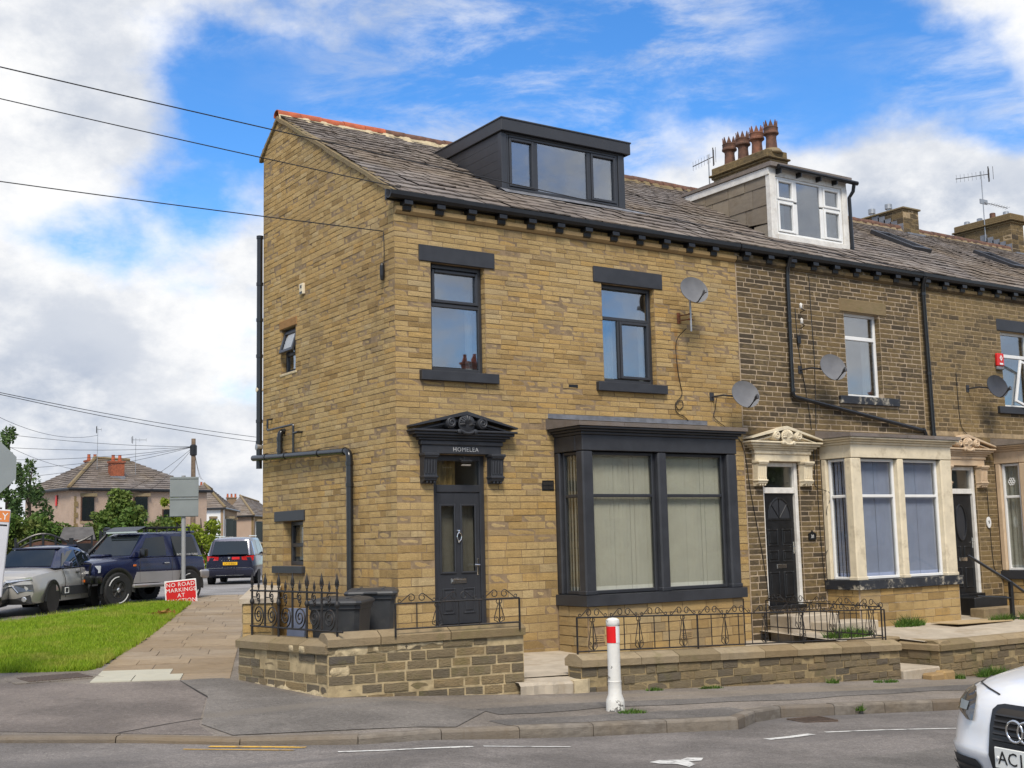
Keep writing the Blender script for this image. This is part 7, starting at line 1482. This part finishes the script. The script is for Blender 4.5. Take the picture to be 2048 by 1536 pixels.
for sd in (1, -1):
    c.pane([(.62, .06), (-.28, .06), (-.34, .95), (.25, .93)], sd); c.pane([(-.38, .06), (-1.22, .14), (-1.1, .86), (-.44, .95)], sd)
    c.wheel(1.22, sd*.74, .31, .2, .215, 5, arch=(.865, .35, .43)); c.wheel(-1.3, sd*.74, .31, .2, .215, 5, arch=(.865, .35, .43)); c.mirror(.60, sd*.84, 1.0, navy_roof); c.handle(-.15, sd*.86, .86); c.handle(-1.0, sd*.86, .88)
    c.plate4([(.75, sd*.872, .35), (-.75, sd*.872, .35), (-.75, sd*.872, .56), (.75, sd*.872, .56)], (0, sd, 0), 'side_bump', 'trim', .015); m = MB(); m.tube([(.62, sd*.89, .40), (.42, sd*.89, .40), (.42, sd*.89, .52), (.62, sd*.89, .52)], .012, 4, closed=True); m.build('bump_frame', M['white'], c.t, world=False)
    c.seam([(.55, sd*.876, .3), (.57, sd*.872, .75), (.66, sd*.83, .97)]); c.seam([(-.36, sd*.876, .25), (-.36, sd*.872, .75), (-.36, sd*.84, .98)])
    c.plate4([(2.03, sd*.30, .64), (1.965, sd*.72, .65), (1.96, sd*.75, .50), (2.03, sd*.42, .49)], (.9, sd*.3, .1), 'headlight', 'lamp_dark', .04); c.plate4([(2.02, sd*.10, .735), (1.955, sd*.68, .80), (1.95, sd*.70, .75), (2.03, sd*.12, .685)], (.85, sd*.3, .4), 'daytime_light', 'lamp', .04)
    m = MB(); m.tube([(2.075, 0, .70), (2.07, sd*.2, .70), (2.0, sd*.66, .76)], .012, 5).tube([(2.055, 0, .62), (2.055, sd*.28, .62), (2.055, sd*.42, .47)], .012, 5); m.build('chrome_strip', M['chrome'], c.t, world=False)
    m = MB(); m.lathe([(.055, 0), (.06, .02), (.045, .03), (0, .03)], 12, Matrix.Translation((2.03, sd*.56, .32)) @ Matrix.Rotation(rad(90), 4, 'Y')); m.build('fog_light', M['lamp'], c.t, world=False)
c.plate4([(1.99, .72, .22), (1.99, -.72, .22), (1.99, -.68, .42), (2.03, -.36, .34), (2.03, .36, .34), (1.99, .68, .42)], (1, 0, -.1), 'lower_grille', 'trim', .035)
# blue four by four, side on
blue = paint('navy_paint', (.008, .012, .05), .3, .28); silver = paint('silver_lower_paint', (.38, .36, .36), .5, .35)
hd = Vector((-.90, -.435, 0)); rl = Vector((2.15, 15.95, 0)); left = Vector((-hd.y, hd.x, 0))
left = Vector((-hd.y, hd.x, 0)); left = left if left.dot(CAM-rl) > 0 else -left
cc = rl+hd*1.21-left*.72
c = Car('parked_car', 'lifted navy blue four by four with roof rack and chunky tyres', (cc.x, cc.y, G0-.10), (hd.x, hd.y))
sdv = 1
c.body([(1.95, .72, .70, .76, 1.02, .68, 1.06), (1.90, .62, .76, .82, 1.10, .74, 1.16), (1.2, .58, .80, .86, 1.16, .80, 1.24), (.62, .56, .82, .87, 1.20, .82, 1.27), (.3, .56, .82, .87, 1.21, .82, 1.24), (-1.5, .56, .82, .87, 1.22, .82, 1.24), (-1.78, .62, .80, .86, 1.20, .80, 1.23), (-1.86, .70, .76, .80, 1.15, .74, 1.18)], blue,
       [(.72, 1.23, .78, 1.24, .76), (.22, 1.23, .81, 1.80, .66), (.05, 1.23, .81, 1.86, .67), (-1.45, 1.24, .80, 1.86, .66), (-1.62, 1.24, .79, 1.80, .64), (-1.84, 1.23, .76, 1.25, .70)])
c.plate4([(.68, .72, 1.27), (.68, -.72, 1.27), (.26, -.60, 1.77), (.26, .60, 1.77)], (.75, 0, .6), 'windscreen', 'car_glass', .02)
for sd in (1, -1):
    c.pane([(.50, .05), (-.45, .05), (-.45, .97), (.16, .95)], sd); c.pane([(-.72, .04), (-1.62, .04), (-1.50, .95), (-.72, .97)], sd, mat='car_glass')
    c.plate4([(.72, sd*.872, .58), (-.85, sd*.872, .58), (-.92, sd*.872, .86), (.60, sd*.872, .86)], (0, sd, 0), 'lower_door_panel', silver, .012)
    m = MB(); m.box((-.75, sd*.80, .46), (.75, sd*.94, .56), .03); m.build('side_step', silver, c.t, smooth=True, angle=50, world=False)
    c.seam([(.50, sd*.882, .6), (.50, sd*.876, 1.2)]); c.seam([(-.60, sd*.882, .6), (-.60, sd*.876, 1.22)])
    c.wheel(1.21, sd*.76, .43, .30, .22, 6, 'trim', arch=(.868, .46, .56), knob=True); c.wheel(-1.21, sd*.76, .43, .30, .22, 6, 'trim', arch=(.868, .46, .54), knob=True)
    for x in (1.21, -1.21): MB().lathe([(.06, 0), (.06, .05), (.04, .07), (0, .07)], 12, Matrix.Translation((x, sd*.86, .43)) @ Matrix.Rotation(rad(-90*sd), 4, 'X')).build('hub_cap', M['chrome'], c.t, world=False); 
    for x in (1.21, -1.21):
        for a0 in (20, 200): MB().tube([(x+.325*math.cos(rad(a)), sd*(.76+.152), .43+.325*math.sin(rad(a))) for a in np.linspace(a0, a0+70, 9)], .016, 4).build('tyre_lettering', M['letters'], c.t, world=False)
    c.mirror(.46, sd*.84, 1.24, M['black'], (.12, .24, .22)); c.handle(-.40, sd*.875, 1.05, 'chrome', .17); m = MB(); m.box((.62, sd*.86, 1.0), (.72, sd*.885, 1.05), .01); m.build('side_repeater', M['amber'], c.t, world=False)
    c.plate4([(1.90, sd*.44, 1.05), (1.90, sd*.70, 1.05), (1.93, sd*.70, .86), (1.94, sd*.44, .86)], (1, 0, 0), 'headlight', 'lamp', .03); c.plate4([(1.90, sd*.72, 1.05), (1.72, sd*.835, 1.05), (1.74, sd*.845, .88), (1.92, sd*.73, .86)], (.8, sd*.6, 0), 'indicator', 'lamp', .02)
    c.plate4([(-1.80, sd*.70, 1.1), (-1.80, sd*.8, 1.1), (-1.82, sd*.8, .8), (-1.82, sd*.7, .8)], (-1, 0, 0), 'tail_light', 'lamp_red', .05); m = MB(); m.box((-1.98, sd*.45, .62), (-1.60, sd*.90, .86), .05); m.build('rear_bumper', silver, c.t, smooth=True, angle=50, world=False)
m = MB(); m.box((1.86, -.84, .60), (2.06, .84, .82), .04).box((1.7, .74, .60), (1.9, .90, .80), .03).box((1.7, -.90, .60), (1.9, -.74, .80), .03); m.build('front_bumper', M['black'], c.t, smooth=True, angle=50, world=False)
m = MB(); m.tube([(2.02, .40, .8), (2.06, .42, 1.12), (2.06, -.42, 1.12), (2.02, -.40, .8)], .03, 6).tube([(2.0, .74, .8), (2.0, .78, 1.10), (2.06, .42, 1.12)], .025, 6).tube([(2.0, -.74, .8), (2.0, -.78, 1.10), (2.06, -.42, 1.12)], .025, 6); m.build('bull_bar', M['black'], c.t, world=False)
m = MB(); [m.box((1.93, -.42, .88+i*.05), (1.97, .42, .90+i*.05)) for i in range(4)]; m.build('grille', M['chrome'], c.t, world=False); m = MB(); m.box((2.07, .5, .66), (2.08, .68, .72)).box((2.07, -.68, .66), (2.08, -.5, .72)); m.build('indicator', M['amber'], c.t, world=False)
m = MB()
for y in (-.62, .62): m.tube([(.05, y, 1.99), (-1.45, y, 1.99)], .025, 6)
for x in (.05, -.3, -.65, -1.0, -1.45): m.tube([(x, -.62, 1.99), (x, .62, 1.99)], .02, 5); m.tube([(x, -.62, 1.87), (x, -.62, 1.99)], .018, 5).tube([(x, .62, 1.87), (x, .62, 1.99)], .018, 5)
m.add([(.05, -.6, 1.92), (.42, -.6, 1.90), (.42, .6, 1.90), (.05, .6, 2.02), (.05, -.6, 2.02)], [(1, 2, 3, 4)]); m.build('roof_rack', M['black'], c.t, world=False)
m = MB(); m.box((.30, -.55, 1.84), (.38, .55, 1.91), .015); m.build('light_bar', M['chrome'], c.t, world=False)
m = MB(); m.tube([(1.0, -.90, 1.15), (.66, -.90, 1.32), (.18, -.78, 1.80), (.16, -.78, 1.93)], .05, 8); m.tube([(.22, -.78, 1.95), (.06, -.78, 1.95)], .075, 8); m.build('snorkel', M['black'], c.t, smooth=True, angle=50, world=False)
m = MB(); m.box((1.2, -.22, 1.24), (.8, .22, 1.32), .04); m.build('bonnet_scoop', blue, c.t, smooth=True, angle=50, world=False); m = MB(); m.box((-1.72, -.58, 1.83), (-1.50, .58, 1.90), .03); m.build('roof_spoiler', blue, c.t, smooth=True, angle=50, world=False)
text_mesh('lettering', 'INTERCOOLER TURBO', .075, .001, M['white'], c.t, Matrix.Translation((-1.2, .822, 1.27)) @ Matrix.Rotation(rad(180), 4, 'Z') @ Matrix.Rotation(rad(90), 4, 'X'), world=False)
# dark people carrier seen from behind
dk = paint('midnight_paint', (.020, .022, .045), .45, .28)
c = Car('parked_car', 'dark blue people carrier seen from behind beside the corner house', (8.6, 28.6, G0-.02), (.49, .872))
c.body([(2.35, .35, .6, .68, .70, .55, .74), (2.1, .25, .78, .86, .86, .72, .94), (1.4, .22, .84, .91, .98, .84, 1.06), (.6, .22, .84, .92, 1.02, .86, 1.05), (-1.9, .22, .84, .92, 1.04, .86, 1.06), (-2.25, .26, .82, .88, 1.02, .80, 1.05), (-2.36, .32, .74, .80, .96, .72, .98)], dk,
       [(1.45, 1.05, .8, 1.06, .76), (.55, 1.05, .85, 1.62, .66), (.2, 1.05, .85, 1.71, .68), (-1.6, 1.06, .84, 1.71, .68), (-2.12, 1.06, .82, 1.64, .66), (-2.33, 1.04, .76, 1.06, .74)])
c.plate4([(-2.34, .66, 1.08), (-2.34, -.66, 1.08), (-2.16, -.58, 1.56), (-2.16, .58, 1.56)], (-1, 0, .35), 'rear_window', 'car_glass', .02)
for sd in (1, -1):
    c.pane([(.9, .06), (.0, .05), (.0, .97), (.5, .95)], sd); c.pane([(-.06, .05), (-1.1, .05), (-1.1, .97), (-.06, .97)], sd); c.pane([(-1.16, .05), (-2.0, .12), (-1.9, .9), (-1.16, .97)], sd)
    c.wheel(1.45, sd*.80, .34, .22, .235, 5, arch=(.915, .37, .42)); c.wheel(-1.42, sd*.80, .34, .22, .235, 5, arch=(.915, .37, .42))
    c.plate4([(-2.36, sd*.42, .88), (-2.30, sd*.82, .86), (-2.28, sd*.84, 1.04), (-2.36, sd*.40, 1.0)], (-1, sd*.25, 0), 'tail_light', 'lamp_red', .03); m = MB(); m.box((-2.40, sd*.5, .36), (-2.37, sd*.72, .42)); m.build('reflector', M['lamp_red'], c.t, world=False)
    m = MB(); m.tube([(.2, sd*.60, 1.76), (-1.9, sd*.60, 1.75)], .018, 5); m.build('roof_rail', M['chrome'], c.t, world=False); m = MB(); m.tube([c.ghp(.9, .0, sd)+Vector((0, sd*.015, 0)), c.ghp(-2.05, .0, sd)+Vector((0, sd*.015, 0)), c.ghp(-1.95, .95, sd)+Vector((0, sd*.015, 0))], .014, 5); m.build('chrome_strip', M['chrome'], c.t, world=False); c.mirror(.95, sd*.88, 1.08, dk)
m = MB(); m.box((-2.46, -.84, .30), (-2.30, .84, .58), .05); m.build('rear_bumper', dk, c.t, smooth=True, angle=50, world=False); m = MB(); m.tube([(-2.47, -.78, .60), (-2.47, .78, .60)], .012, 5).tube([(-2.47, -.5, .34), (-2.47, .5, .34)], .014, 5); m.build('chrome_strip', M['chrome'], c.t, world=False)
m = MB(); m.box((-2.40, -.26, .70), (-2.375, .26, .81), .004); npl = m.build('number_plate', pmat('yellow_plate', (.75, .42, .01), .4, .05), c.t, world=False); text_mesh('plate_text', 'LY15 EGU', .095, .001, M['black'], npl, Matrix.Translation((-2.404, 0, .755)) @ Matrix.Rotation(rad(-90), 4, 'Z') @ Matrix.Rotation(rad(90), 4, 'X'), world=False)
m = MB(); m.box((-2.39, -.34, .90), (-2.375, -.06, .99), .003); m.build('red_sticker', M['red'], c.t, world=False); m = MB(); m.box((-2.39, .0, .92), (-2.372, .09, .99), .01); m.build('badge', M['chrome'], c.t, world=False); m = MB(); [m.box((-2.39, -.26+i*.09, .85), (-2.372, -.235+i*.09, .865)) for i in range(7)]; m.build('name_letters', M['chrome'], c.t, world=False); m = MB(); m.tube([(-2.35, .1, 1.12), (-2.35, -.3, 1.11)], .015, 5); m.build('rear_wiper', M['black'], c.t, world=False)
# dark car cut by the left edge
c = Car('parked_car', 'black car with grey alloy wheel cut off by the left edge', (-4.95, 13.5, .52), (.93, -.36))
c.body([(2.1, .36, .6, .66, .66, .5, .70), (2.0, .26, .74, .80, .78, .66, .86), (1.5, .24, .82, .88, .92, .78, 1.0), (.8, .24, .82, .89, .98, .82, 1.06), (-1.6, .24, .82, .89, 1.0, .82, 1.04), (-2.1, .3, .76, .82, .98, .74, 1.0)], paint('black_car_paint', (.012, .012, .015), .2, .3), [(.95, 1.04, .78, 1.05, .74), (.2, 1.04, .82, 1.52, .62), (-1.2, 1.04, .82, 1.54, .62), (-2.05, 1.0, .74, 1.02, .66)])
for sd in (1, -1): c.wheel(1.28, sd*.78, .345, .22, .245, 5, arch=(.885, .39, .46)); c.wheel(-1.3, sd*.78, .345, .22, .245, 5, arch=(.885, .39, .46)); c.pane([(.6, .06), (-1.6, .06), (-1.2, .93), (.2, .93)], sd); c.plate4([(1.98, sd*.42, .80), (1.74, sd*.80, .84), (1.78, sd*.82, .70), (2.03, sd*.5, .66)], (.8, sd*.5, .3), 'headlight', pmat('blue_lamp_'+str(sd), (.04, .09, .26), .1, .3, 10, coat=1.0), .03); c.mirror(.65, sd*.86, 1.04, M['black'])
# white car entering at the lower right
wp = paint('white_car_paint', (.70, .70, .705), .0, .22)
SQ = 3.0; hdv = Vector((-.9866, .1633, 0)); zro = .165; pc = Vector((-2.42, -12.18, 0))
wc = thing('white_car', 'white car driving in at the lower right corner', 'car', (pc.x, pc.y, zro), math.atan2(hdv.y, hdv.x)); wc.scale = (1.1, 1.1, 1.1)
def lev(z, xf, W, a, sq=SQ, n=20, xb=-3.9):
    """one level of the nose: rounded plan outline from the right flank round to the left"""
    out = []
    for i in range(n+1):
        th = -math.pi/2+math.pi*i/n; cx, sx = math.cos(th), math.sin(th); y = W*math.copysign(abs(sx)**(2/sq), sx); x = xf-a+a*max(cx, 0)**(2/sq); out.append(Vector((x, y, z)))
    return [Vector((xb, -W, z))]+out+[Vector((xb, W, z))]
LV = [(.20, -.05, .80, .50), (.30, .0, .84, .52), (.42, .015, .875, .54), (.455, .022, .880, .54), (.475, .004, .872, .53), (.56, -.005, .873, .56), (.66, -.03, .875, .60), (.70, -.05, .872, .62), (.745, -.085, .865, .66), (.785, -.16, .845, .70), (.825, -.30, .815, .74), (.875, -.55, .78, .78), (.925, -.9, .75, .80), (.955, -1.25, .73, .82)]
m = MB(); m.loft([lev(*l) for l in LV], closed=False); tl = lev(*LV[-1]); m.add(tl, [tuple(range(len(tl)))]); m.build('body', wp, wc, smooth=True, angle=60, world=False)
gh = MB(); gh.loft([[(x, y, z) for y, z in ((-wl, .93), (-wr, zr_-.06), (-wr*.7, zr_), (wr*.7, zr_), (wr, zr_-.06), (wl, .93))] for x, wl, wr, zr_ in ((-1.2, .72, .72, .96), (-1.95, .78, .60, 1.38), (-2.4, .78, .62, 1.43), (-3.4, .76, .60, 1.38), (-3.9, .72, .62, 1.0))], closed=False); gh.build('cabin', M['car_glass'], wc, smooth=True, angle=40, world=False)
def surf(y, z):
    """the front of the nose at lateral y and height z"""
    for p, q in zip(LV, LV[1:]):
        if p[0] <= z <= q[0]: k = (z-p[0])/(q[0]-p[0]); xf, W, a = (p[i]+(q[i]-p[i])*k for i in (1, 2, 3)); break
    s = min(.999, abs(y)/W)**(SQ/2); cth = math.sqrt(max(0, 1-s*s)); return Vector((xf-a+a*cth**(2/SQ), y, z))
def skin(outline, name, mat, off, n=7):
    """outline: (z, y_from, y_to) rows, laid on the nose surface"""
    V = []
    for z, y0, y1 in outline:
        for i in range(n+1): p = surf(y0+(y1-y0)*i/n, z); q = surf(y0+(y1-y0)*i/n+.002, z); nn = Vector((q.y-p.y, p.x-q.x, 0)).normalized(); nn = nn if nn.x > 0 else -nn; V.append(p+nn*off+Vector((0, 0, 0)))
    r = len(outline); return MB().add(V, [(k*(n+1)+i, k*(n+1)+i+1, (k+1)*(n+1)+i+1, (k+1)*(n+1)+i) for k in range(r-1) for i in range(n)]).build(name, mat, wc, smooth=True, world=False)
for sd in (-1, 1):
    skin([(.605, sd*.50, sd*.56), (.645, sd*.495, sd*.74), (.69, sd*.50, sd*.815), (.735, sd*.53, sd*.825), (.768, sd*.64, sd*.81)], 'headlight', M['lamp_dark'], .012)
    skin([(.655, sd*.57, sd*.66), (.70, sd*.57, sd*.69)], 'lamp_reflector', M['grey'], .016)
    skin([(.235, sd*.42, sd*.70), (.30, sd*.40, sd*.76), (.38, sd*.42, sd*.78), (.405, sd*.46, sd*.74)], 'fog_grille', M['trim'], .010)
    for z in (.27, .31, .35): skin([(z, sd*.43, sd*.74), (z+.014, sd*.43, sd*.74)], 'fog_slat', M['black'], .022)
    MB().tube([surf(sd*.36, .755)+Vector((.004, 0, .004)), surf(sd*.50, .772)+Vector((.004, 0, .004)), surf(sd*.66, .782)+Vector((.004, 0, .006)), surf(sd*.80, .79)+Vector((0, sd*.004, .004))], .005, 4).build('bonnet_gap', M['slate_bed'], wc, world=False)
    for x in (-.86, -3.35):
        T_ = Matrix.Translation((x, sd*.78, .31)) @ Matrix.Rotation(rad(-90*sd), 4, 'X'); MB(M=T_).lathe([(.2, -.1), (.30, -.1), (.31, -.07), (.31, .07), (.30, .1), (.2, .1)], 24).build('wheel', M['tyre'], wc, smooth=True, angle=35, world=False)
skin([(.20, -.28, .28), (.26, -.31, .31), (.45, -.33, .33), (.60, -.345, .345), (.685, -.345, .345), (.712, -.32, .32), (.722, -.27, .27)], 'grille_surround', M['black'], .014, 14)
skin([(.225, -.26, .26), (.28, -.285, .285), (.60, -.31, .31), (.68, -.305, .305), (.70, -.27, .27)], 'grille', M['slate_bed'], .018, 14)
for i in range(5): z = .535+i*.032; MB().tube([surf(y, z)+Vector((.022, 0, 0)) for y in np.linspace(-.305, .305, 9)], .008, 4).build('grille_bar', M['trim'], wc, world=False)
for i in range(3): z = .26+i*.045; MB().tube([surf(y, z)+Vector((.022, 0, 0)) for y in np.linspace(-.28, .28, 9)], .008, 4).build('grille_bar', M['trim'], wc, world=False)
skin([(.385, -.29, .29), (.52, -.30, .30)], 'plate_holder', M['trim'], .024, 10)
for i in range(4): MB().tube([Vector((.045, -.115+i*.077+.055*math.cos(t), .60+.055*math.sin(t))) for t in np.linspace(0, 2*math.pi, 22, endpoint=False)], .0075, 6, closed=True).build('ring_emblem', M['chrome'], wc, smooth=True, world=False)
npw = MB().box((.045, -.26, .395), (.055, .26, .506), .004).build('number_plate', pmat('white_plate', (.72, .72, .68), .4, .04), wc, world=False)
text_mesh('plate_text', 'AC10 KDX', .098, .001, M['black'], npw, Matrix.Translation((.0565, 0, .45)) @ Matrix.Rotation(rad(90), 4, 'Z') @ Matrix.Rotation(rad(90), 4, 'X'), world=False)
for y in (-.235, .235): MB().lathe([(.009, 0), (.009, .006), (0, .008)], 10, Matrix.Translation((.055, y, .45)) @ Matrix.Rotation(rad(90), 4, 'Y')).build('plate_screw', M['white'], npw, world=False)

# ---------------------------------------------------------------- the houses across the road, which the windows mirror
def facing_house(x0, x1, label, seed):
    h = thing('facing_house', label, 'house', ((x0+x1)/2, -31, .3), group='houses facing the terrace across the road'); Y = -30.0; fr = Fr((0, Y, 0), (1, 0, 0), (0, 1, 0))
    w_ = MB(); w_.box((x0, Y-8, -.5), (x1-.01, Y, 6.6)); w_.build('wall', M['pebble2'] if seed % 2 else M['dull'], h)
    r = MB(); r.add([(x0, Y+.3, 6.5), (x1-.01, Y+.3, 6.5), (x1-.01, Y-4, 9.3), (x0, Y-4, 9.3), (x0, Y-8.3, 6.5), (x1-.01, Y-8.3, 6.5)], [(0, 1, 2, 3), (3, 2, 5, 4), (0, 3, 4), (1, 5, 2)]); r.build('roof', M['slate_bed'], h)
    for k, x in enumerate((x0+1.2, x0+4.0)):
        far_window(h, fr, x, x+1.2, 4.2, 5.8); far_window(h, fr, x, x+1.3, 1.2, 2.9) if k else None
    m = MB(); fbox(m, fr, x0+.8, x0+1.8, .3, 2.4, .0, .06); m.build('door', M['paint'], h); far_chimney(h, (x0+.4, Y-4), .5, 8.7, 10.6, 'brick_red', 3)
for i, x in enumerate(np.arange(4.5, 64, 6.0)): facing_house(x, x+6, '%s house of the facing row mirrored in the windows' % ('first', 'second', 'third', 'fourth', 'fifth', 'sixth', 'seventh', 'eighth', 'ninth', 'tenth')[i], i)
tree('street_tree', 'leafy tree in front of the facing houses', (30.5, -25.5, 0), 8.5, bushy((30.5, -25.5, 0), 3.0, 8.6, 22, 9, .7), 5000, .34, 'bush', 39)
